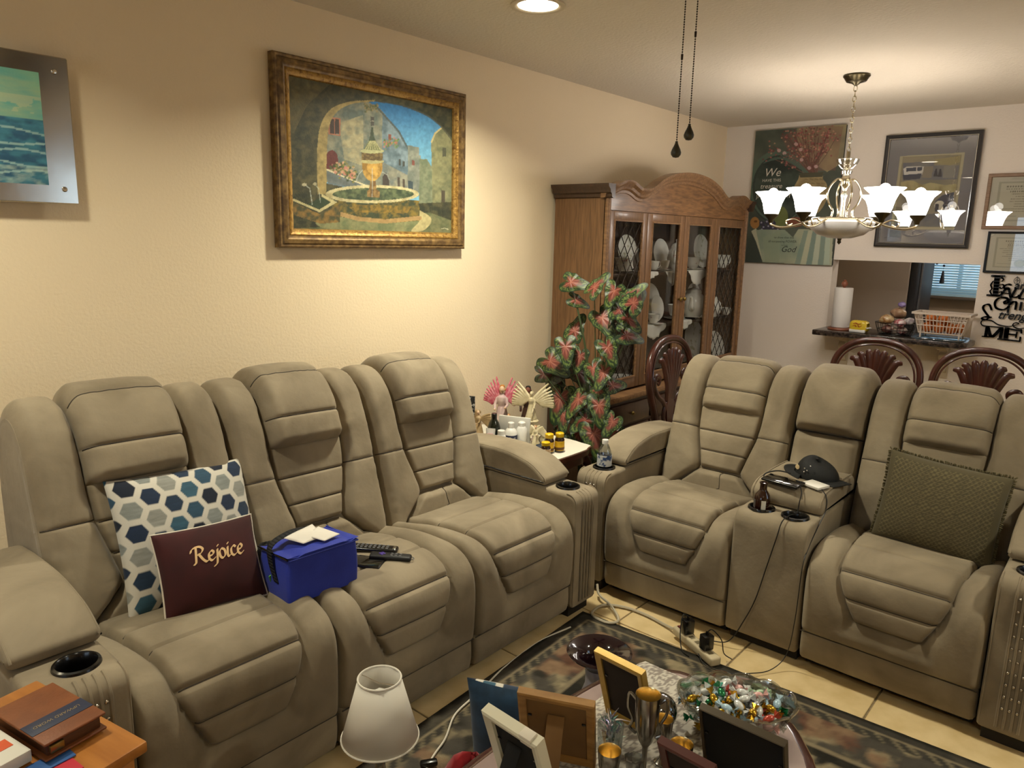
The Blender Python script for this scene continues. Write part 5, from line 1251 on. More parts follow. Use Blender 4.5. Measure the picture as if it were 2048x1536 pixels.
M_iv = mat('ivory_resin', '#cfc4a6', .45, col2='#b5a884', scale=30); M_rose = mat('pale_rose_robe', '#cdb9b2', .6, col2='#b59a9c', scale=18); M_sk = mat('figurine_skin', '#cfae90', .5); M_org = mat('orange_hair', '#b5762f', .6); M_pw = mat('pink_feather', '#b5455c', .7, col2='#d08a94', scale=60); M_tan = mat('tan_resin', '#b89e78', .5, col2='#97805c', scale=25); M_moss = mat('mossy_resin', '#6d6a45', .7, col2='#9a8f66', scale=25)
figure('angel_figurine', 'angel figurine with pink feather wings and orange hair', (.212, -2.855, TT), .5, .238, M_rose, M_sk, M_org, M_pw, .12, 72)
B = figure('ivory_angel', 'ivory angel figurine with long raised wings on a pillar', (.415, -2.860, TT+.095), .5, .145, M_iv, M_iv, M_iv, M_iv, .115, 48, arms=((.06, -.02, .45), (.04, -.03, .3)), base=[(0, -.095), (.045, -.095), (.047, -.085), (.036, -.075), (.030, -.05), (.034, -.015), (.040, -.004), (.03, .004), (0, .004)])
figure('wooden_figurine', 'dark brown carved figure standing behind the ivory angel', (.322, -2.775, TT), .5, .238, mat('dark_carving', '#3c241a', .6), mat('brown_face', '#6a3a2a', .6), mat('black_hair', '#15110f', .7), None)
figure('fairy_figurine', 'tan fairy figurine with folded wings next to the notebook', (.225, -3.045, TT), -.2, .140, M_tan, M_sk, M_tan, M_tan, .07, 30)
figure('cherub_figurine', 'small white cherub figurine kneeling beside the navy pouch', (.520, -2.950, TT), .3, .098, M_iv, M_sk, M_org, M_iv, .04, 40)
figure('cherub_figurine', 'tiny cherub with dark moss base below the orange-haired angel', (.300, -2.900, TT), .6, .110, M_moss, M_sk, M_org, None)
figure('cherub_figurine', 'pair-mate cherub with white roses at the foot of the pillar', (.478, -2.905, TT), .9, .085, M_rose, M_sk, M_tan, M_iv, .035, 35)
lumpy('flower_cluster', .034, mat('rose_cluster', '#c9bfae', .6, col2='#8f8a5c', scale=60), (.545, -2.905, TT+.026), 'cluster of cream resin roses at the pillar foot', 'figurine', 77, .8)

# ================================================================ CALADIUM PLANT
def leaf_mesh(seed, dark=False):
    rr = np.random.default_rng(seed); nr, na = 16, 96
    a = np.linspace(0, 2*PI, na, endpoint=True); r = np.linspace(0, 1, nr)
    A, Rr = np.meshgrid(a, r)
    # heart outline about the petiole, tip towards -z (angle 0), notch at angle pi
    out = .34+.36*np.exp(-(np.minimum(A, 2*PI-A)/.42)**2)*1.05+.12*np.exp(-((np.abs(A-PI)-.75)/.45)**2)-.22*np.exp(-((A-PI)/.22)**2)
    out *= 1+.02*np.sin(9*A+seed)
    X = np.sin(A)*out*Rr; Z = -np.cos(A)*out*Rr
    Y = .55*X**2*(1 if seed % 2 else .6)+.18*(Z+.2)**2+.015*np.sin(A*7+seed)*Rr+.03*X*Z
    vein = np.zeros_like(A)
    for k in range(11):
        ang = -2.4+k*.48; d = np.abs(np.angle(np.exp(1j*(A-ang-.05*np.sin(Rr*6+k))))); vein = np.maximum(vein, np.exp(-(d*Rr/.024)**2)*np.clip((.72-.18*(k % 2)-Rr)/.25, 0, 1))
    n1 = fbm(X*9+seed, Z*9, seed, 3); n2 = vnoise(X*42+7, Z*42, seed+2)
    g1, g2, rd, pk = (np.array(lin(c)) for c in ('#1d3019', '#66793c', '#74362d', '#b0705a'))
    t = np.clip((Rr-.40-.7*(n1-.45))/.24, 0, 1)[..., None]; sp = np.clip((n2-.58)/.1, 0, 1)[..., None]*np.clip((Rr-.45)/.2, 0, 1)[..., None]*np.clip((.93-Rr)/.06, 0, 1)[..., None]
    grn = g1*(1-sp)+g2*sp; C = (rd*(1-.25*n2[..., None]))*(1-t)+grn*t; v = vein[..., None]*.55; C = C*(1-v)+pk*v*1.0
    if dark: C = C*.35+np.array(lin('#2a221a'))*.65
    P = np.stack([X, Y, Z], -1); return colour_grid('leaf', P, C, M_leaf)
M_leaf = mat('caladium_leaf', '#446633', .45, attr='print', sub=0.0)
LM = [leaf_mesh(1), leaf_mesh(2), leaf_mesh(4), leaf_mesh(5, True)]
pl = thing('caladium_plant', 'red and green leafed caladium plant in front of the china cabinet', 'plant', (.60, -2.60, 0), 0)
G().lathe([(0, 0), (.095, 0), (.10, .01), (.125, .20), (.132, .21), (.132, .235), (.118, .235), (.11, .20), (0, .19)], 32).build('pot', mat('dark_pot', '#3a2a20', .6), pl)
LEAVES = [(0.455, -2.62, 1.336, 0.141, 80, 0.35), (0.722, -2.62, 1.309, 0.127, -25, 0.2), (0.601, -2.62, 1.317, 0.137, 150, 0.75), (0.479, -2.6, 1.245, 0.108, 60, 0.55), (0.801, -2.62, 1.283, 0.14, 140, 0.78), (0.85, -2.65, 1.258, 0.147, 130, 0.55), (0.637, -2.59, 1.168, 0.161, 35, 0.3), (0.82, -2.64, 1.182, 0.12, 40, 0.4), (0.456, -2.57, 1.08, 0.136, 160, 0.3), (0.804, -2.62, 1.099, 0.134, 70, 0.6), (0.483, -2.68, 1.012, 0.143, 10, 0.1), (0.731, -2.67, 1.034, 0.137, 20, 0.2), (0.34, -2.62, 0.912, 0.176, 60, 0.4), (0.512, -2.59, 0.959, 0.13, -20, 0.4), (0.708, -2.66, 0.907, 0.134, -10, 0.45), (0.318, -2.64, 0.841, 0.123, 80, 0.55), (0.617, -2.62, 0.911, 0.132, 40, 0.6), (0.628, -2.6, 0.848, 0.123, 30, 0.5), (0.664, -2.64, 0.809, 0.101, 60, 0.6), (0.72, -2.59, 0.831, 0.116, 90, 0.6), (0.401, -2.6, 0.717, 0.192, -5, 0.25), (0.717, -2.7, 0.747, 0.149, 5, 0.05), (0.549, -2.64, 0.742, 0.16, -10, 0.8), (0.784, -2.67, 0.67, 0.124, -35, 0.35), (0.443, -2.62, 0.637, 0.133, 10, 0.45), (0.599, -2.64, 0.639, 0.134, -60, 0.5), (0.682, -2.68, 0.591, 0.187, 20, 0.15), (0.573, -2.66, 0.569, 0.114, -15, 0.5), (0.756, -2.64, 0.611, 0.131, -30, 0.4), (0.65, -2.7, 0.473, 0.168, 0, 0.1), (0.419, -2.62, 0.581, 0.123, 30, 0.6), (0.537, -2.65, 0.487, 0.147, -25, 0.45), (0.414, -2.57, 0.881, 0.165, -40, 0.5), (0.489, -2.56, 0.863, 0.153, 20, 0.5), (0.334, -2.56, 0.773, 0.152, 30, 0.5), (0.747, -2.6, 1.215, 0.108, -60, 0.6)]
M_stem = mat('leaf_stalk', '#3c4a28', .5)
face = math.radians(35)
rl = random.Random(5)
for i, (x, y, z, s, roll, tilt) in enumerate(LEAVES):
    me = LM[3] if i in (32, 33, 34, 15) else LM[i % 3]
    sgn = 1 if i % 2 else -1
    m = Matrix.Rotation(face+sgn*tilt*.9, 4, 'Z') @ Matrix.Rotation(-.30-.35*tilt, 4, 'X') @ Matrix.Rotation(math.radians(-roll), 4, 'Y')
    sc_ = s*1.1
    o = inst('leaf', me, pl); o.matrix_local = Matrix.Translation((x-.60, y+2.60, z)) @ m @ Matrix.Scale(sc_, 4)
    b = Vector((rl.uniform(-.03, .03), rl.uniform(-.03, .03), .20)); e = Vector((x-.60, y+2.60+.004, z))
    mid = Vector((e.x*.35, e.y*.4+.03, b.z+(e.z-b.z)*.62))
    G().tube([tuple(p) for p in catmull([b, mid, e], 7)], lambda q: .0042-.002*q, 6).build('stalk', M_stem, pl)

# ================================================================ ON THE SOFAS
def pillow_surf(w, h, T, pinch=.05):
    def f(s, t, side=-1):
        e = max(0.0, (1-s*s)*(1-t*t)); y = side*T*e**.42
        return (s*w/2*(1-pinch*(1-t*t)), y, t*h/2*(1-pinch*(1-s*s)))
    return f
def axes(right, up):
    r = Vector(right).normalized(); u = Vector(up); u = (u-r*u.dot(r)).normalized(); y = u.cross(r)
    return r, y, u
def pose(o, centre, right, up, parent_base=None):
    r, y, u = axes(right, up)
    o.matrix_world = Matrix(((r.x, y.x, u.x, centre[0]), (r.y, y.y, u.y, centre[1]), (r.z, y.z, u.z, centre[2]), (0, 0, 0, 1)))
def pillow_grid(surf, n, colfn, m, side, name, mnx=None):
    s = np.sin(np.linspace(-1, 1, n)*PI/2*.98)/math.sin(PI/2*.98); P = np.array([[surf(a, b, side) for a in s] for b in s])
    S, T = np.meshgrid(s, s); return colour_grid(name, P, colfn(S, T), m)
M_fab = mat('printed_fabric', '#888888', .85, attr='print', sheen=.2, bump=(300, .2, .002))
def hexcol(scale, seed, w, h):
    cols = np.array([lin(c) for c in ('#1a2b45', '#2a4a60', '#8e8f88', '#111a2b', '#1d3149', '#858a86', '#33586c')]); white = np.array(lin('#c9c4b8'))
    def f(S, T):
        x = S*w/2/scale; y = T*h/2/scale
        # pointed-side hexagons: axial rounding
        q = x*2/3; r = -x/3+math.sqrt(3)/3*y; cq = -q-r
        rx, ry, rz = np.round(q), np.round(cq), np.round(r); dx, dy, dz = abs(rx-q), abs(ry-cq), abs(rz-r)
        rx = np.where((dx > dy) & (dx > dz), -ry-rz, rx); rz = np.where(~((dx > dy) & (dx > dz)) & (dz >= dy), -rx-ry, rz)
        cx, cy = 1.5*rx, math.sqrt(3)*(rz+rx/2); lx, ly = abs(x-cx), abs(y-cy)
        d = np.maximum(ly, lx*math.sqrt(3)/2+ly/2)/(math.sqrt(3)/2)
        idx = ((rx*2+rz*5+seed).astype(int)) % 7; C = cols[idx]*(.75+.5*fbm(x*1.5, y*9, 7, 2))[..., None]
        t = np.clip((d-.72)/.05, 0, 1)[..., None]; return C*(1-t)+white*t
    return f
def hex_pillow(label, centre, right, up, w, h, T, back):
    t = thing('hexagon_pillow', label, 'pillow', centre); pose(t, centre, right, up); sf = pillow_surf(w, h, T)
    inst('front_cover', pillow_grid(sf, 210, hexcol(.039, 3, w, h), M_fab, -1, 'front_cover'), t)
    g = G().grid(lambda u, v: sf(2*u-1, 2*v-1, 1), 28, 28); g.build('back_cover', back, t, smooth=180)
    return t
M_navyf = mat('navy_fabric', '#1b3145', .9, col2='#233f58', scale=30, sheen=.3)
hex_pillow('blue, grey and white hexagon pattern pillow on the sofa', (.600, -4.727, .645), (-.02, .42, -.025), (-.135, 0, .345), .43, .40, .072, M_navyf)
# burgundy pillow
M_burg = mat('burgundy_velvet', '#300809', .85, col2='#3c0c0d', scale=14, sheen=.12); M_piping = mat('cream_piping', '#cfc6b6', .7); M_gthread = mat('gold_thread', '#d8b483', .6)
w_, h_, T_ = .285, .245, .062
t = thing('burgundy_pillow', 'small burgundy velvet pillow embroidered Rejoice in gold', 'pillow'); pose(t, (.762, -4.745, .596), (.046, .258, .0), (-.115, -.062, .195)); sf = pillow_surf(w_, h_, T_)
for sd, nm in ((-1, 'front_cover'), (1, 'back_cover')): G().grid(lambda u, v: sf(2*u-1, 2*v-1, sd), 36, 36).build(nm, M_burg, t, smooth=180)
ed = [sf(a, -1) for a in np.linspace(-1, 1, 14)]+[sf(1, a) for a in np.linspace(-1, 1, 14)[1:]]+[sf(a, 1) for a in np.linspace(1, -1, 14)[1:]]+[sf(-1, a) for a in np.linspace(1, -1, 14)[1:-1]]
G().tube(ed, .0032, 7, closed=True).build('piping', M_piping, t)
E_ = [(.60, .20), (.76, .25), (.80, .36), (.72, .42), (.60, .30), (.58, .10), (.68, .0), (.82, .08)]
letters = {'R': [[(-.10, .52), (-.04, .64), (.12, .71), (.30, .70), (.40, .58), (.30, .42), (.14, .37)], [(.14, .70), (.08, .35), (.02, .03), (-.06, .0)], [(.20, .38), (.32, .14), (.44, .01), (.54, .05)]],
           'e': [E_], 'j': [[(.98, .42), (.93, .12), (.86, -.18), (.74, -.26)], [(1.02, .57), (1.04, .60)]], 'o': [[(1.16, .42), (1.05, .28), (1.06, .06), (1.17, .0), (1.28, .14), (1.27, .34), (1.16, .42)]],
           'i': [[(1.43, .42), (1.38, .10), (1.42, .0), (1.50, .06)], [(1.46, .57), (1.48, .60)]], 'c': [[(1.78, .36), (1.70, .42), (1.57, .30), (1.56, .08), (1.66, .0), (1.78, .07)]], 'e2': [[(x+1.28, y) for x, y in E_]]}
k_ = .068
for nm, ps in letters.items():
    vs, fs = nib(ps, .105, 38, .28, 9); out = []
    for x, y, _ in vs:
        s = (-.055+x*k_)/(w_/2); q = (.012+y*k_)/(h_/2); p = sf(s, q); out.append((p[0], p[1]-.0016, p[2]))
    G().add(out, fs).build('embroidered_letter', M_gthread, t, smooth=0)
# things tucked behind the burgundy pillow
o = lumpy('black_pouch', .050, mat('black_nylon', '#121214', .7), (.742, -4.545, .555), 'black nylon pouch squeezed between burgundy pillow and blue bag', 'pouch', 55, .9)
o = lumpy('plum_cloth', .026, mat('plum_cloth', '#5d2f3e', .8, col2='#7d4a5c', scale=60), (.828, -4.575, .545), 'crumpled plum cloth beside the blue bag', 'cloth', 56, .9)
o = G().box((.852, -4.592, .530), (.004, .035, .060), .001, rot=(.35, .2, .1)).build('green_card', mat('green_card', '#4f8f3a', .6)); tag(o, 'small green card between burgundy pillow and blue bag', 'card')
# blue insulated bag
M_blue = mat('blue_nylon', '#1f2f92', .55, col2='#2638a4', scale=12, sheen=.15, bump=(260, .25, .002)); M_blks = mat('black_strap', '#16161a', .8); M_tis = mat('white_tissue', '#dcd6cc', .9, sub=.0)
t = thing('blue_lunch_bag', 'royal blue insulated lunch bag with a black strap on the sofa', 'bag', (.880, -4.492, .492), -.06)
def bagfn(u, v):
    a = 2*PI*u+PI/4; c, s = math.cos(a), math.sin(a); q = max(abs(c), abs(s)); e = (abs(c)**.12, abs(s)**.12); x = math.copysign(e[0], c); y = math.copysign(e[1], s)
    taper = 1-.03*v; bul = 1+.03*math.sin(PI*v)
    return (x*.088*taper*bul, y*.118*taper*bul, .135*v+.010*v*x)
g = G().grid(bagfn, 48, 8); g.build('bag_body', M_blue, t, smooth=50); 
def lidfn(u, v):
    x, y = (2*u-1), (2*v-1); return (x*.090, y*.120, .137+.010*x+.012*(1-x*x)*(1-y*y)-.006*math.exp(-((abs(y)-.75)/.12)**2))
G().grid(lidfn, 18, 22).build('lid', M_blue, t, smooth=180); G().prism([(-.085, -.115), (.085, -.115), (.085, .115), (-.085, .115)], -.001, .004).build('bottom', M_blue, t)
G().tube([(-.088, -.119, .128), (.086, -.119, .140)], .0035, 6).build('zip', M_black, t); G().tube([(.089, -.116, .137), (.089, .116, .138), (-.088, .116, .129)], .0028, 6).build('edge_binding', M_blue, t)
sp = catmull([(.02, -.122, .05), (.0, -.128, .11), (-.01, -.118, .158), (-.03, -.04, .172), (-.05, .04, .158)], 6); g = G()
for i in range(len(sp)-1):
    a, b = sp[i], sp[i+1]; g.add([(a[0]-.013, a[1], a[2]), (a[0]+.013, a[1], a[2]), (b[0]+.013, b[1], b[2]), (b[0]-.013, b[1], b[2])], [[0, 1, 2, 3]])
o = g.build('strap', M_blks, t, smooth=180); md = o.modifiers.new('web', 'SOLIDIFY'); md.thickness = .002
t = thing('paper_tissue', 'white folded paper tissue lying on top of the blue bag', 'tissue', (.890, -4.497, .648), .35)
def sheet(a, b, c, d, k): 
    A_, B_, C_, D_ = (np.array(q, float) for q in (a, b, c, d))
    return lambda u, v: tuple((A_*(1-u)+B_*u)*(1-v)+(D_*(1-u)+C_*u)*v+np.array([0, 0, k*math.sin(PI*u)*math.sin(PI*v)]))
G().grid(sheet((-.050, -.060, .012), (.020, -.055, .004), (.040, .020, .002), (-.020, .045, .022), .010), 10, 10).build('fold', M_tis, t, smooth=60)
G().grid(sheet((.000, -.020, .013), (.062, -.010, .002), (.075, .052, .003), (.005, .040, .020), .004), 10, 10).build('corner', M_tis, t, smooth=60)
for c in t.children: c.modifiers.new('ply', 'SOLIDIFY').thickness = .0012
# phone and two remotes
M_scr = mat('dark_screen', '#050506', .06, coat=.6); M_key = mat('grey_keys', '#6a6a6c', .5)
def slab_thing(name, label, cat, c, ang, L_, W_, Tn, tilt=(0, 0)):
    t = thing(name, label, cat, c, ang); t.rotation_euler = (tilt[0], tilt[1], ang); return t
t = slab_thing('smartphone', 'black smartphone lying beside the blue bag on the sofa', 'phone', (.880, -4.302, .496), .55, 0, 0, 0, (.0, .03))
G().box((0, 0, .0055), (.158, .078, .0105), .0045, seg=3).build('case', M_black, t); G().box((0, 0, .0112), (.146, .068, .0012), .0004).build('screen', M_scr, t)
t = slab_thing('remote_control', 'long black remote with many buttons on the middle seat', 'remote', (.838, -4.214, .4965), .63, 0, 0, 0, (0, .02))
G().box((0, 0, .009), (.172, .044, .018), .0085, seg=3).build('body', M_black, t)
kb = G().box((0, 0, 0), (.0085, .006, .003), .001, seg=1).mesh('button', M_key)
for i in range(9):
    for j in range(3): inst('button', kb, t, (-.066+i*.0145, -.012+j*.012, .0182))
G().box((.074, 0, .0175), (.010, .026, .0025), .001).build('silver_plate', M_silver, t)
t = slab_thing('remote_control', 'short black streaming remote with a purple pad and wrist loop', 'remote', (.932, -4.216, .4985), .68, 0, 0, 0, (0, .05))
G().box((0, 0, .008), (.138, .038, .016), .0075, seg=3).build('body', mat('matt_black', '#111113', .5), t)
M_pur = mat('purple_pad', '#4b3590', .5)
for a, b in ((.022, .008), (.008, .022)): G().box((-.028, 0, .0165), (a, b, .003), .001).build('direction_pad', M_pur, t)
for i in range(3):
    for j in (-1, 1): inst('button', kb, t, (.004+i*.014, j*.007, .0162))
G().tube([(.069+.009*math.cos(a), .009*math.sin(a), .008) for a in np.linspace(0, 2*PI, 13)[:-1]], .0012, 5, closed=True).build('wrist_loop', M_key, t)
# olive fringed pillow on the loveseat
def olive(S, T):
    a, b = np.array(lin('#4c4530')), np.array(lin('#6a6144')); x = S*22; y = T*18
    m = ((np.abs(((x+y) % 2)-1) < .22) | (np.abs(((x-y) % 2)-1) < .22)).astype(float); ed = ((np.abs(S) > .9) | (np.abs(T) > .9)); m[ed] = .2
    return a*(1-m[..., None])+b*m[..., None]
t = thing('olive_pillow', 'olive woven pillow with a fringed edge on the right loveseat seat', 'pillow'); pose(t, (2.238, -2.735, .622), (.375, .0, -.025), (.035, .055, .33)); w_, h_ = .395, .335; sf = pillow_surf(w_, h_, .062, .04)
inst('front_cover', pillow_grid(sf, 120, olive, M_fab, -1, 'front_cover'), t); G().grid(lambda u, v: sf(2*u-1, 2*v-1, 1), 24, 24).build('back_cover', mat('olive_plain', '#4c4530', .9), t, smooth=180)
g = G(); rr = random.Random(4)
per = [(a, -1) for a in np.linspace(-1, 1, 70)]+[(1, a) for a in np.linspace(-1, 1, 60)]+[(a, 1) for a in np.linspace(1, -1, 70)]+[(-1, a) for a in np.linspace(1, -1, 60)]
for s, q in per:
    p = Vector(sf(s, q)); d = Vector((s if abs(s) == 1 else rr.uniform(-.3, .3), rr.uniform(-.5, .3), q if abs(q) == 1 else rr.uniform(-.3, .3))).normalized()
    g.tube([p, p+d*.007+Vector((0, rr.uniform(-.003, .003), 0)), p+d*rr.uniform(.007, .011)], .0026, 4)
o = g.build('fringe', mat('olive_fringe', '#5a5238', .9), t); o['kind'] = 'stuff'
# bottles in the cup holders
M_clear = thin_glass('clear_plastic', '#e8eef0', .16, .02); M_water = mat('water_label', '#c8ccd0', .4, col2='#2d4a7a', scale=45, fac=(.5, .58))
wz = ARM_Z-.073
t = bottle('water_bottle', (.9565, -2.995, wz), [(0, 0), (.030, 0), (.032, .006), (.0315, .04), (.0325, .05), (.0315, .06), (.0325, .12), (.030, .145), (.020, .172), (.0125, .185), (.0125, .192), (0, .193)], M_clear, 'clear plastic water bottle in the left loveseat cup holder', ([(.014, .184), (.0145, .20), (.0135, .203), (0, .203)], M_wpl), (.0328, .085, .135, M_water))
G().lathe([(.0, .003), (.029, .004), (.0305, .02), (.0305, .118), (0, .118)], 24).build('water', thin_glass('still_water', '#dfe8ea', .12), t)
M_brn = mat('amber_glass', '#2a0f06', .08, coat=.6, trans=.15)
t = bottle('amber_bottle', (.880+cxm-.068, -3.10+.098, CONZ-.074), [(0, 0), (.029, 0), (.031, .005), (.031, .110), (.027, .130), (.015, .146), (.0135, .152), (.0135, .172), (.0155, .174), (.0155, .178), (.011, .179), (.010, .165), (0, .16)], M_brn, 'brown glass medicine bottle in the console cup holder')
for a, c, wd in ((.55, '#d8d4c8', .55), (-.9, '#4a4442', .8)):
    g = G().grid(lambda u, v: (.0316*math.sin(a+(u-.5)*wd), -.0316*math.cos(a+(u-.5)*wd), .078+v*.035), 10, 2); g.build('paper_label', mat('label_%s' % c[1:], c, .6), t, smooth=180)
# cap, phone, white power bank on the console lid
LZ = CONZ+.088
M_cap = mat('black_twill', '#0e1011', .75, bump=(300, .3, .002)); M_rh = mat('rhinestone', '#ffffff', .05, metal=.9)
t = thing('baseball_hat', 'black peaked cap with pins lying on the console lid', 'hat', (1.795, -2.735, LZ), 2.75)
def dome(u, v):
    a = 2*PI*u; b = PI/2*v; r = math.cos(b)**.7; sq = 1-.10*math.cos(a)
    return (.088*r*math.cos(a)*sq, .075*r*math.sin(a), .002+.072*math.sin(b)+.012*math.sin(b)*math.cos(a))
G().grid(dome, 36, 16).build('crown', M_cap, t, smooth=180)
def brim(u, v):
    a = (u-.5)*PI*.95; r = .082+.062*v*math.cos(a)**.5 if math.cos(a) > 0 else .082
    return (r*math.cos(a)*1.02, .078*math.sin(a)*(1+.15*v), .012-.008*v-.012*math.sin(a)**2*v+.004)
o = G().grid(brim, 24, 8).build('brim', M_cap, t, smooth=180); o.modifiers.new('board', 'SOLIDIFY').thickness = .003
G().ball((0, 0, .076), (.008, .008, .004), 10, 6).build('top_button', M_cap, t)
G().lathe([(0, .003), (.009, .002), (.010, 0)], 16, Matrix.Translation((.035, .0685, .040)) @ Matrix.Rotation(-PI/2, 4, 'X')).build('pin_badge', mat('cream_badge', '#cdb88f', .4), t)
for x, z in ((-.005, .046), (-.016, .040), (-.004, .032), (-.030, .062)): G().ball((x, .0745-abs(x)*.1, z), .003, 8, 5).build('rhinestone', M_rh, t)
o = G().grid(lambda u, v: (-.06-.07*v, -.05+.10*u, .004+.010*(1-v)*math.sin(PI*u)), 10, 6).build('rear_flap', M_cap, t, smooth=180); o.modifiers.new('board', 'SOLIDIFY').thickness = .003
t = slab_thing('smartphone', 'black smartphone charging on the console lid in front of the cap', 'phone', (1.728, -2.905, LZ+.001), -.12, 0, 0, 0, (.06, .0))
G().box((0, 0, .0055), (.150, .074, .0105), .0045, seg=3).build('case', M_black, t); G().box((0, 0, .0112), (.140, .064, .0012), .0004).build('screen', M_scr, t)
o = G().box((0, 0, .006), (.082, .066, .011), .003, seg=2).build('power_bank', mat('white_gloss', '#dcd8ce', .3), loc=(1.836, -2.862, LZ+.001), rot=(.03, 0, -.35)); tag(o, 'white square power bank beside the phone on the console', 'power bank')
M_cord = mat('black_cord', '#151413', .5)
def cord(name, pts, r, m, label, n=8): return tag(G().tube([tuple(p) for p in catmull(pts, n)], r, 6).build(name, m), label, 'cord')
fy = -3.10+.012-.004
cord('charging_cord', [(1.80, -2.925, LZ+.012), (1.815, -2.945, LZ-.010), (1.816, -2.962, LZ-.045), (1.815, -2.975, CONZ+.006), (1.810, -3.04, CONZ+.012), (1.800, fy+.010, CONZ-.004), (1.792, fy-.004, CONZ-.06), (1.765, fy-.005, .36), (1.735, fy-.005, .22), (1.70, fy-.008, .12), (1.66, -3.13, .03), (1.60, -3.15, .012), (1.55, -3.175, .012), (1.528, -3.19, .045)], .0021, M_cord, 'thin black charging cord running down the console front')
cord('charging_cord', [(1.872, -2.895, LZ+.006), (1.898, -2.915, LZ-.015), (1.906, -2.935, LZ-.06), (1.902, -2.99, CONZ-.02), (1.898, -3.07, CONZ-.09), (1.900, -3.115, .40), (1.895, -3.118, .2), (1.88, -3.125, .06), (1.85, -3.19, .013), (1.80, -3.27, .014), (1.74, -3.325, .016), (1.66, -3.335, .018), (1.615, -3.30, .03)], .0019, M_cord, 'black cord from the power bank down the console side to the floor')
cord('headset_cord', [(1.725, -2.82, LZ+.018), (1.68, -2.835, LZ+.022), (1.645, -2.86, LZ+.012), (1.642, -2.885, LZ+.003), (1.665, -2.90, LZ+.004)], .0028, M_cord, 'short black cable loop between the phone and the cap')
t = thing('black_remote', 'black remote standing in the right loveseat cup holder', 'remote', (.880+1.602+.0825, -2.997, ARM_Z*1.03-.070), 0); t.rotation_euler = (.12, .10, .2)
G().box((0, 0, .085), (.050, .020, .17), .006, seg=3).build('body', M_black, t); G().box((0, -.0102, .11), (.036, .001, .09), .0003).build('key_face', M_scr, t)

# ================================================================ RUG, CORDS ON THE FLOOR
RW, RL_ = 1.95, 2.5
nx, ny = 210, 260
U, V = np.meshgrid(np.linspace(0, 1, nx), np.linspace(0, 1, ny)); X, Y = U*RW, V*RL_
d = np.minimum(np.minimum(X, RW-X), np.minimum(Y, RL_-Y))
c_ = {k: np.array(lin(v)) for k, v in dict(dk='#26241f', gr='#3a3731', be='#857960', ru='#6a4534', ol='#45413a', pa='#7a6e58').items()}
def mixc(a, b, t): return a*(1-t[..., None])+b*t[..., None]
def sst(x, a, b): t = np.clip((x-a)/(b-a), 0, 1); return t*t*(3-2*t)
n1 = fbm(X*7, Y*7, 90, 4); n2 = fbm(X*16+3, Y*16, 94, 3); n3 = vnoise(X*5+9, Y*5, 97); st_ = fbm(X*70, Y*9, 99, 2)
C = mixc(c_['dk'], c_['gr'], sst(st_, .3, .6)); C = mixc(C, c_['be'], .9*sst(n1+.45*(n2-.45), .47, .58)); C = mixc(C, c_['ru'], .8*sst(n3*n2*2, .62, .8)); C = mixc(C, c_['dk'], .6*sst(n2, .52, .6))
flo = .5+.5*np.cos(X*2*PI/.16)*np.cos(Y*2*PI/.16)
band = (d > .06) & (d < .25); B = mixc(c_['ol'], c_['be'], sst(flo*.35+n2*1.0, .55, .78)); B = mixc(B, c_['dk'], .7*sst(n1, .52, .60)); B = mixc(B, c_['ru'], .55*sst(n3+n2-.45, .55, .75)); C[band] = B[band]
for a, b, k in ((.0, .022, 'dk'), (.022, .060, 'gr'), (.245, .262, 'pa'), (.056, .066, 'pa'), (.27, .30, 'dk')): m_ = (d >= a) & (d < b); C[m_] = (c_[k]*.9+.1*C)[m_]
sm = (d > .066) & (d < .10); C[sm] = mixc(c_['gr'], c_['be'], .55*sst(np.cos((X+Y)*2*PI/.05)+1.6*(n2-.45), .2, .8))[sm]
C *= (.78+.5*fbm(X*55, Y*55, 101, 2))[..., None]
P = np.stack([X-RW/2, Y-RL_/2, .010+.0022*fbm(X*30, Y*30, 110, 2)*np.clip(d/.01, 0, 1)-.009*(d <= 0.0)], -1)
M_rug = mat('woven_rug', '#555555', .95, attr='print', bump=(260, .5, .004), spec=.1)
me = colour_grid('area_rug', P, C, M_rug); o = inst('area_rug', me, None, (1.1525+RW/2-.02, -3.265-RL_/2-.02+.035, .0), (0, 0, .045)); tag(o, 'dark patterned area rug with floral border on the tiled floor', 'rug')
# power strip
M_strip = mat('ivory_plastic', '#b8aa8c', .5)
t = thing('power_strip', 'ivory power strip on the floor in front of the loveseat', 'power strip', (1.580, -3.252, .014), -.478)
G().box((0, 0, .017), (.255, .046, .034), .008, seg=3).build('housing', M_strip, t); G().box((-.105, 0, .036), (.022, .014, .006), .002).build('switch', mat('red_switch', '#5a1a14', .4), t)
for k in range(5): G().box((-.065+k*.038, 0, .0345), (.020, .020, .001), .0004).build('socket', mat('socket_dark', '#6a6048', .6), t)
for nm, x, lb in (('left', -.060, 'black charger plug at the switch end of the power strip'), ('right', .062, 'black charger plug at the far end of the power strip')):
    c = t.matrix_basis if False else None
    a = -.478; wx, wy = 1.580+x*math.cos(a), -3.252+x*math.sin(a)
    q = thing('charger_plug', lb, 'charger', (wx, wy, .0495), a, 'charger plugs'); G().box((0, 0, .030), (.036, .044, .058), .005, seg=2).build('block', M_black, q); G().tube([(0, 0, .056), (0, 0, .070)], .006, 8).build('strain_relief', M_black, q)
    z = .118
    cord('charger_lead', [(wx, wy, .12), (wx+.02, wy+.0, .135), (wx+.045, wy+.03, .09), (wx+.05, wy+.05, .03), (wx+.08, wy+.06, .012)] if nm == 'right' else [(wx, wy, .12), (wx-.012, wy-.02, .128), (wx-.004, wy-.05, .07), (wx+.02, wy-.075, .018), (wx+.06, wy-.095, .016)], .0022, M_cord, 'black lead from the %s charger plug' % ('far' if nm == 'right' else 'switch end'))
M_wcord = mat('grey_white_cord', '#a79d88', .6)
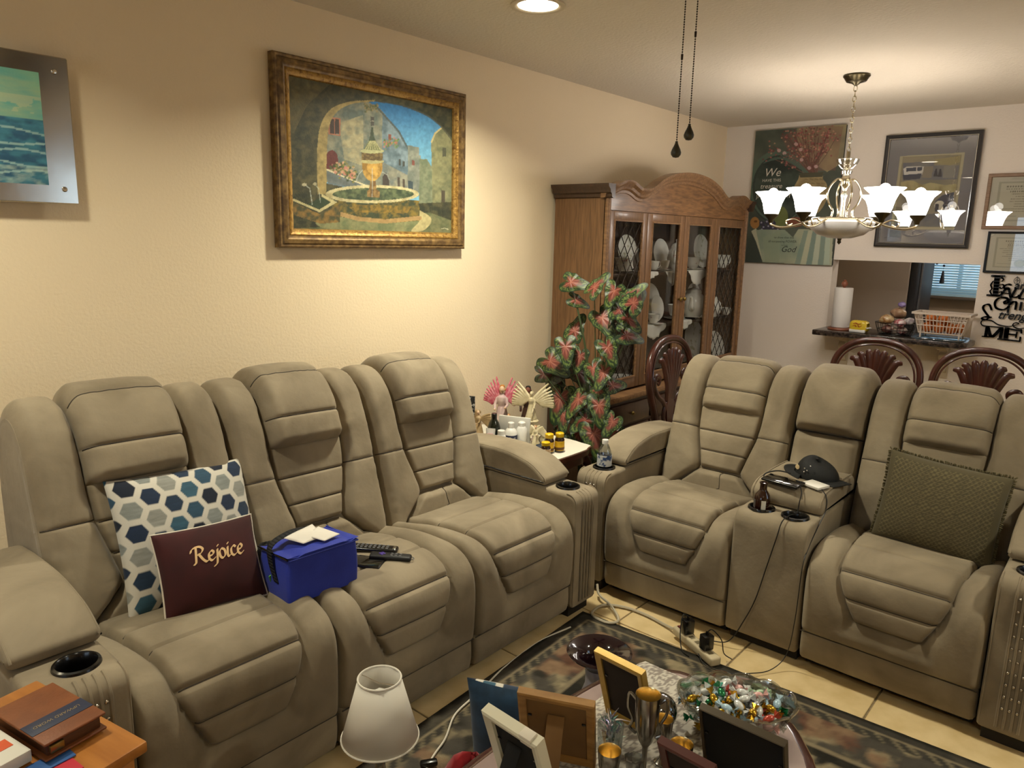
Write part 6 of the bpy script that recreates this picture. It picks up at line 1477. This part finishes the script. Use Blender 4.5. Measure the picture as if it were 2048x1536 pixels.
cord('extension_cable', [(1.465, -3.190, .022), (1.40, -3.165, .010), (1.30, -3.145, .009), (1.20, -3.150, .009), (1.12, -3.20, .010), (1.13, -3.30, .012), (1.22, -3.325, .018), (1.245, -3.275, .018), (1.16, -3.20, .022), (1.075, -3.165, .03), (1.045, -3.14, .06)], .0058, M_wcord, 'thick pale power cord looped on the tiles between the sofas')
cord('lamp_cord', [(1.44, -4.66, .018), (1.36, -4.50, .018), (1.285, -4.36, .018), (1.25, -4.27, .018), (1.19, -4.17, .018), (1.17, -4.08, .018), (1.155, -3.99, .017), (1.12, -3.85, .010), (1.10, -3.62, .009), (1.13, -3.45, .014)], .0032, mat('white_cord', '#cfc8b8', .5), 'thin white lamp cord along the rug edge by the sofa')
o = G().box((1.300, -4.385, .026), (.052, .022, .018), .006, rot=(0, 0, 1.0)).build('cord_switch', M_black); tag(o, 'black inline switch on the white lamp cord', 'switch')

# ================================================================ SMALL LAMP
t = thing('table_lamp', 'small white cone shade lamp in front of the sofa', 'lamp', (1.443, -4.680, .012), .3)
M_shd = mat('white_linen_shade', '#d6d0c4', .85)
o = G().lathe([(.093, .338), (.0515, .494)], 48).build('shade', M_shd, t); o.modifiers.new('ply', 'SOLIDIFY').thickness = .0015
for r, z in ((.093, .338), (.0515, .494)): G().tube([(r*math.cos(a), r*math.sin(a), z) for a in np.linspace(0, 2*PI, 41)[:-1]], .0026, 6, closed=True).build('rim_tape', M_shd, o)
G().tube([(.0515*.98, 0, .488), (0, 0, .480), (-.0515*.98, 0, .488)], .0015, 5).build('spider', M_stud, t)
G().lathe([(0, .40), (.010, .405), (.022, .43), (.018, .455), (0, .468)], 18).build('bulb', mat('unlit_bulb', '#d8d6d0', .3), t)
G().lathe([(.006, .33), (.010, .34), (.010, .40), (.004, .40)], 14).build('socket', M_stud, t)
G().lathe([(0, 0), (.062, 0), (.064, .008), (.05, .016), (.022, .03), (.014, .06), (.022, .10), (.016, .14), (.010, .17), (.018, .21), (.013, .25), (.008, .30), (.006, .33), (0, .33)], 24).build('glass_stem', thin_glass('lamp_crystal', '#e6e6e2', .25, .03), t)

# ================================================================ COFFEE TABLE AND WHAT STANDS ON IT
CX, CY, CZ = 2.056, -4.645, .450
def oval(a, b, n=64, p=.62, wob=.0):
    out = []
    for k in range(n):
        t_ = 2*PI*k/n; c, s = math.cos(t_), math.sin(t_); w = 1+wob*math.cos(10*t_); out.append((math.copysign(abs(c)**p, c)*a*w, math.copysign(abs(s)**p, s)*b*w))
    return out
M_mah2 = mat('mahogany_polish', '#2f1112', .18, col2='#451b1a', scale=8, stretch=(1, .2, 1), coat=.6)
M_tabletop = mat('table_top_glare_tint', '#a28f8b', .10, col2='#8f7b77', scale=6, stretch=(1, .2, 1), coat=.8)  # pale pinkish reflection put into the top's base colour
t = thing('coffee_table', 'dark mahogany coffee table with rounded ends covered in ornaments', 'coffee table', (CX, CY, 0), 0)
ov = oval(.298, .585, p=.64, wob=.010)
def ring(ov, prof):
    vs = []; m = len(prof); n = len(ov)
    for x, y in ov:
        L_ = math.hypot(x, y)
        for d_, z in prof: vs.append((x*(1+d_/L_), y*(1+d_/L_), z))
    fs = [[i*m+k, ((i+1) % n)*m+k, ((i+1) % n)*m+k+1, i*m+k+1] for i in range(n) for k in range(m-1)]
    return G().add(vs, fs)
ring(ov, [(-.02, CZ-.001), (.0, CZ-.002), (.010, CZ-.010), (.012, CZ-.022), (.004, CZ-.036), (-.02, CZ-.040)]).build('moulded_edge', M_mah2, t, smooth=60)
G().prism([(x*.95, y*.975) for x, y in ov], CZ-.038, CZ-.0005).build('top', M_tabletop, t, smooth=40)
G().prism([(x*.85, y*.92) for x, y in ov], CZ-.10, CZ-.038).build('apron', M_mah2, t, smooth=40)
for sx in (-1, 1):
    for sy in (-1, 1): G().tube([tuple(p) for p in catmull([(sx*.19, sy*.44, CZ-.06), (sx*.225, sy*.48, .32), (sx*.19, sy*.45, .14), (sx*.20, sy*.46, .03), (sx*.22, sy*.48, .015)], 5)], lambda q: .032-.012*q, 10).build('leg', M_mah2, t)
# lace runner
def lace(S, T): 
    a, b = np.array(lin('#c4bdb0')), np.array(lin('#6a5f5a')); r = vnoise(S*16, T*34, 120); r2 = vnoise(S*40, T*80, 121)
    m = ((np.abs(r-.5) < .10) | (r2 > .72)); m = m.astype(float)*.75; return a*(1-m[..., None])+b*m[..., None]
s = np.linspace(-1, 1, 110); S, T = np.meshgrid(s, np.linspace(-1, 1, 160))
Pl = np.stack([S*.17*(1+.03*np.cos(T*40)), T*.50, .0022+.0012*vnoise(S*20, T*40, 122)], -1)
o = inst('lace_runner', colour_grid('lace_runner', Pl, lace(S, T), M_fab), None, (2.00, -4.60, CZ)); tag(o, 'white lace runner lying along the coffee table', 'table runner')
LT = CZ+.0045
# picture frames seen from behind
def photo_frame(label, p1, p2, ztop, h, fw, mf, mb, strut=True, clip=False, depth=.016):
    """p1, p2: left and right top corners (plan), leaning towards the viewer on an easel strut"""
    a = math.atan2(p2[1]-p1[1], p2[0]-p1[0]); w = math.dist(p1, p2); lean = math.acos(min(.995, (ztop-LT)/h)); cx, cy = (p1[0]+p2[0])/2, (p1[1]+p2[1])/2
    off = h*math.sin(lean); bx, by = cx-math.sin(a)*off, cy+math.cos(a)*off
    t = thing('photo_frame', label, 'picture frame', (bx, by, LT), a)
    Rm = Matrix.Rotation(lean, 4, 'X')
    def put(g, nm, m, par=None, sm=30):
        g.v = [tuple(Rm @ Vector(v)) for v in g.v]; return g.build(nm, m, par or t, smooth=sm)
    g = frame_loop(w, h, [(0, -.5*depth), (0, .5*depth), (fw*.25, .62*depth), (fw, .4*depth), (fw, -.3*depth), (0, -.5*depth)]); g.v = [(x, y, z+h/2) for x, y, z in g.v]; put(g, 'frame', mf)
    put(G().box((0, -.0, h/2), (w-2*fw+.004, .004, h-2*fw+.004)), 'backing_board', mb)
    put(G().box((0, .004, h/2), (w-2*fw+.004, .002, h-2*fw+.004)), 'photograph', mat('photo_face', '#4a4038', .3, col2='#a08a70', scale=30))
    if strut:
        q = G().box((0, 0, -h*.36), (.036, .003, h*.70), .001); M2 = Matrix.Translation((0, -.004, h*.74)) @ Matrix.Rotation(-(lean*1.0+.42), 4, 'X'); q.v = [tuple(M2 @ Vector(v)) for v in q.v]; put(q, 'easel_strut', mb)
    if clip: put(G().box((w*.30, -.002, h-.006), (.03, .022, .022), .002), 'clip', M_piping)
    for s_ in (-1, 1): put(G().box((s_*(w/2-fw-.006), -.004, h*.66), (.008, .003, .005), .001), 'turn_tab', M_black)
    return t
M_wfr = mat('white_frame', '#c9c3ac', .4); M_bfr = mat('honey_wood', '#8a6230', .45, col2='#a37a42', scale=14, stretch=(1, 1, 5)); M_gfr = mat('gilt_frame', '#9c7c34', .35, metal=.4, col2='#b8984c', scale=10); M_mfr = mat('maroon_frame', '#4a2018', .4); M_kfr = mat('black_gold_frame', '#16140f', .35)
M_kraft = mat('brown_board', '#7a5a34', .85, col2='#6a4c2c', scale=8); M_velv = mat('black_velvet_board', '#100e0d', .95); M_dkbr = mat('dark_brown_board', '#241a14', .9)
photo_frame('white photo frame seen from behind, leftmost on the coffee table', (1.833, -4.732), (1.980, -4.740), .640, .195, .020, M_wfr, M_velv, depth=.022, clip=True)
photo_frame('honey wood photo frame with a brown board back and strut', (1.844, -4.644), (1.989, -4.577), .640, .195, .017, M_bfr, M_kraft)
photo_frame('gilt photo frame seen from behind, next to the dark vase', (1.874, -4.406), (2.004, -4.414), .640, .195, .015, M_gfr, M_dkbr, strut=False)
photo_frame('black photo frame with a thin gold edge beside the candy bowl', (2.147, -4.436), (2.320, -4.433), .640, .195, .005, mat('gold_black_edge', '#4a4030', .4, metal=.4), M_velv, strut=False)
photo_frame('maroon photo frame seen from behind at the bottom edge', (2.137, -4.582), (2.250, -4.585), .640, .20, .014, M_mfr, M_dkbr, strut=False)
# goblets and loving cup
M_slv = mat('tarnished_silver', '#a8a49c', .22, metal=1.0, col2='#7d7870', scale=30); M_gin = mat('gilt_inside', '#ffe6a8', .24, metal=1.0)
def goblet(x, y, ztop, r, label, handles=False, z0=None):
    z0 = z0 or LT; h = ztop-z0; t = thing('silver_goblet', label, 'goblet', (x, y, z0), .4, 'silver goblets on the coffee table')
    G().lathe([(0, 0), (r*.75, 0), (r*.78, .004), (r*.3, .012), (r*.2, .02), (r*.22, h*.38), (r*.55, h*.46), (r*.88, h*.62), (r*.95, h*.82), (r, h), (r*.985, h+.001)], 32).build('cup', M_slv, t)
    G().lathe([(r*.985, h+.001), (r*.93, h-.002), (r*.88, h*.82), (r*.80, h*.64), (r*.5, h*.50), (0, h*.47)], 32).build('gilt_lining', M_gin, t)
    if handles:
        for s_ in (-1, 1): G().tube([tuple(p) for p in catmull([(s_*r*.9, 0, h*.92), (s_*r*1.45, 0, h*.98), (s_*r*1.5, 0, h*.82), (s_*r*1.1, 0, h*.68), (s_*r*1.3, 0, h*.58), (s_*r*.8, 0, h*.52)], 5)], .0032, 7).build('handle', M_slv, t)
    return t
goblet(2.022, -4.565, .545, .0235, 'silver goblet with a gold inside, in front of the honey frame'); goblet(2.120, -4.448, .545, .0235, 'silver goblet with a gold inside, behind the maroon frame')
goblet(2.058, -4.487, .648, .026, 'tall two-handled silver loving cup with gold lining', True)
goblet(2.062, -4.420, .560, .020, 'small silver cup with gold lining behind the loving cup')
# chrome ball ornament, iridescent tinsel in a glass, crystal vase
t = thing('chrome_ball', 'shiny chrome ball ornament behind the loving cup', 'ornament', (2.002, -4.326, LT), 0)
G().ball((0, 0, .048), .040, 28, 18).build('ball', mat('mirror_chrome', '#8d8d90', .05, metal=1.0), t); G().lathe([(.026, 0), (.028, .004), (.018, .012), (.02, .014)], 20).build('foot', M_dkm, t)
t = thing('tinsel_glass', 'clear glass tumbler stuffed with iridescent tinsel', 'glass', (1.962, -4.468, LT), 0)
G().lathe([(0, 0), (.024, 0), (.026, .004), (.029, .07), (.0285, .07), (.025, .006), (0, .005)], 24).build('tumbler', thin_glass('tumbler_glass', '#eef2f2', .2), t)
rr = random.Random(9); M_ir = [mat('tinsel_%d' % i, c, .12, metal=.8) for i, c in enumerate(('#bfe6e0', '#dcd3ee', '#8fd0cf', '#e8e6f2'))]
for k in range(46):
    a = rr.random()*2*PI; b = rr.uniform(.1, 1.15); d_ = Vector((math.sin(b)*math.cos(a), math.sin(b)*math.sin(a), math.cos(b))); p0 = Vector((rr.uniform(-.012, .012), rr.uniform(-.012, .012), rr.uniform(.03, .075)))
    G().tube([p0, p0+d_*.018, p0+d_*rr.uniform(.028, .045)+Vector((0, 0, -.006))], lambda q: .0026*(1-q)+.0004, 4).build('tinsel_strip', M_ir[k % 4], t)
t = thing('crystal_vase', 'clear crystal bud vase in front of the loving cup', 'vase', (2.075, -4.560, LT), .2)
G().lathe([(0, 0), (.028, 0), (.030, .006), (.012, .02), (.010, .04), (.020, .10), (.016, .10), (.006, .03), (0, .028)], 6).build('vase_body', thin_glass('crystal_vase_glass', '#dfe2e2', .25, .02), t)
# candy dish
M_cut = thin_glass('cut_crystal', '#eceeea', .22, .04)
t = thing('candy_dish', 'scalloped cut glass dish full of wrapped candies', 'candy dish', (2.133, -4.214, LT), .55)
def dish(ins):
    def fn(u, v):
        a = 2*PI*u; lob = 1+.085*math.cos(2*a)+.03*abs(math.sin(a*6)); f = (.45+.55*v**.7)-ins
        return (.120*f*lob*math.cos(a), .098*f*lob*math.sin(a), .004+.080*v**1.4+.007*v*abs(math.sin(a*6))+ins*.03)
    return fn
G().grid(dish(0), 96, 14).build('outer_wall', M_cut, t, smooth=60); G().grid(dish(.03), 96, 12).build('inner_wall', M_cut, t, smooth=60)
rimp = [dish(.015)(k/96, 1) for k in range(96)]; G().tube(rimp, .0036, 6, closed=True).build('rim', M_cut, t)
G().prism([(.054*math.cos(a), .044*math.sin(a)) for a in np.linspace(0, 2*PI, 33)[:-1]], 0, .007).build('base', M_cut, t)
def candy_mesh(m):
    g = G()
    def body(u, v): a = 2*PI*u; b = PI*v; return (.0115*math.cos(b)*-1, .0075*math.sin(b)*math.cos(a), .0070*math.sin(b)*math.sin(a))
    g.grid(body, 12, 8)
    for s_ in (-1, 1):
        for k in range(8):
            a0, a1 = 2*PI*k/8, 2*PI*(k+1)/8; w0, w1 = .0105*(1 if k % 2 else .6), .0105*(.6 if k % 2 else 1)
            g.add([(s_*.0105, 0, 0), (s_*.021, w0*math.cos(a0), w0*math.sin(a0)), (s_*.0195, w1*math.cos(a1), w1*math.sin(a1))], [[0, 1, 2]])
    return g.mesh('wrapped_candy', m, 60)
kinds = [('white', '#d5d8d6', .25, .1), ('gold', '#c8a02c', .2, .9), ('green', '#1d7a4a', .25, .5), ('pale blue', '#a9c6d6', .3, .1), ('red', '#b04030', .3, .2), ('pale green', '#b4cfae', .3, .1), ('silver', '#c4c8cc', .2, .7), ('pink', '#d8a8a4', .35, .1)]
cm = [candy_mesh(mat('wrapper_'+k.replace(' ', '_'), c, r, metal=mt, coat=.4)) for k, c, r, mt in kinds]
cc, ss_ = math.cos(.55), math.sin(.55); n_c = 0
wts = [0, 1, 6, 0, 3, 7, 0, 1, 2, 0, 5, 1, 4, 0, 6, 3, 1, 0, 2, 0]
for layer, (zl, f, cnt) in enumerate(((.030, .55, 16), (.046, .66, 24), (.060, .74, 30), (.073, .70, 26), (.084, .48, 12))):
    for k in range(cnt):
        q = math.sqrt((k+.5)/cnt); a = k*2.39996+layer; x, y = .112*f*q*1.28*math.cos(a), .090*f*q*1.25*math.sin(a)
        kd = wts[n_c % len(wts)]; n_c += 1
        o = inst('wrapped_candy', cm[kd], None, (2.128+x*cc-y*ss_, -4.218+x*ss_+y*cc, LT+zl+rr.uniform(-.003, .003)), (rr.uniform(-.5, .5), rr.uniform(-.5, .5), rr.uniform(0, 2*PI)), (1.2, 1.2, 1.2))
        tag(o, kinds[kd][0]+' wrapped candy in the cut glass dish', 'candy', kinds[kd][0]+' wrapped candies in the dish')
# floor vase beyond the table, pillow and red cushion leaning at its side
t = thing('floor_vase', 'tall vase with a wide dark plum rim standing beyond the coffee table', 'vase', (1.672, -4.075, .012), 0)
M_plum = mat('plum_glaze', '#1d0d14', .1, coat=.7); M_lav = mat('lavender_glaze', '#8d8c9c', .3, col2='#a5a2ac', scale=8, coat=.3)
G().lathe([(.040, .345), (.050, .36), (.075, .378), (.090, .388), (.093, .393), (.086, .397), (.066, .388), (.048, .372), (.036, .34), (.034, .30), (0, .28)], 40).build('rim', M_plum, t)
G().lathe([(0, 0), (.062, 0), (.066, .008), (.080, .08), (.084, .14), (.072, .20), (.050, .25), (.037, .29), (.036, .32), (.040, .346)], 40).build('body', M_lav, t)
hex_pillow('navy backed hexagon pillow standing against the coffee table', (1.612, -4.372, .228), (-.91, -.41, 0), (.18, -.14, .974), .235, .43, .060, M_navyf)
o = lumpy('red_cushion', .088, mat('red_plush', '#7a0f16', .9, col2='#92161c', scale=30, sheen=.5), (1.652, -4.578, .182), 'bright red plush cushion on the rug at the bottom edge', 'cushion', 66, 1.75)

# ================================================================ END TABLE, BIBLE, CARDS
M_oakt = mat('honey_oak_table', '#9a5f26', .38, col2='#ad7030', scale=10, stretch=(.6, 5, 5), coat=.25, detail=6)
EA = .193
t = thing('end_table', 'honey coloured wooden end table at the lower left corner', 'end table', (1.118, -5.294, 0), EA)
EW, ED, EZ = .355, .52, .65
G().box((EW/2, -ED/2, EZ-.011), (EW, ED, .022), .004).build('top', M_oakt, t)
for x in (.035, EW-.035):
    for y in (-.035, -ED+.035): G().box((x, y, (EZ-.022)/2+.0075), (.038, .038, EZ-.037), .004).build('leg', M_oakt, t)
G().box((EW/2, -.035, EZ-.055), (EW-.11, .018, .065), .002).build('apron', M_oakt, t); G().box((EW-.035, -ED/2, EZ-.055), (.018, ED-.11, .065), .002).build('apron', M_oakt, t)
M_lthr = mat('brown_leather', '#6b3a1c', .5, col2='#7a4522', scale=20, bump=(180, .25, .002)); M_nvb = mat('navy_leather', '#1f2740', .55, bump=(180, .25, .002)); M_pg = mat('page_edges', '#3f2412', .55, col2='#5a361c', scale=60, stretch=(.2, .2, 8))
t = thing('leather_bible', 'brown leather bound bible with a navy band on the end table', 'book', (1.311, -5.331, EZ+.0045), .185)
bw, bd, bt = .172, .108, .034
def bev(g, nm, m): return g.build(nm, m, t)
bev(G().box((0, 0, bt/2), (bw-.014, bd-.014, bt-.008), .003), 'page_block', M_pg)
bev(G().box((0, 0, bt-.0025), (bw, bd, .005), .0022, seg=3), 'front_cover', M_lthr); bev(G().box((0, 0, .0025), (bw, bd, .005), .0022, seg=3), 'rear_cover', M_lthr)
bev(G().tube([(-bw/2+.002, -bd/2+.01, bt/2), (-bw/2+.002, bd/2-.01, bt/2)], bt/2-.002, 12), 'spine', M_lthr)
bev(G().box((.028, 0, bt+.0004), (.040, bd-.002, .001), .0003), 'navy_band', M_nvb)
M_gfoil = mat('gold_foil', '#a8946a', .35, metal=.6)
vs, fs = text_geo('UPWARD WORD', .0105, .2); g = G().add([(.024+y, -x, bt+.0012) for x, y, _ in vs], fs); bev(g, 'title', M_gfoil)
bev(G().box((bw/2-.006, -bd/2+.022, bt*.5), (.010, .024, bt*.45), .002), 'metal_clasp', M_brass)
# booklet, blue card, red envelope
t = thing('white_booklet', 'thick white paper booklet with orange and green print at the corner', 'booklet', (1.335, -5.462, EZ+.0055), EA)
G().box((0, 0, .011), (.125, .140, .022), .002).build('pages', mat('paper_white', '#cfcbc0', .8), t)
for x, y, w, h, c in ((.012, .030, .028, .060, '#c7522a'), (-.040, .040, .03, .04, '#3f6a58'), (.045, -.035, .025, .05, '#4a7a68')): G().box((x, y, .0224), (w, h, .0008), .0002).build('print_block', mat('print_'+c[1:], c, .6), t)
o = G().box((1.408, -5.402, EZ+.0030), (.036, .15, .0024), .001, rot=(0, 0, .10)).build('blue_card', mat('blue_leaflet', '#2a5590', .5)); tag(o, 'blue printed leaflet in front of the bible', 'leaflet')
o = G().box((1.440, -5.405, EZ+.0009), (.052, .15, .0014), .0004, rot=(0, 0, .12)).build('red_envelope', mat('red_paper', '#b82a38', .6)); tag(o, 'red paper envelope under the blue leaflet', 'envelope')
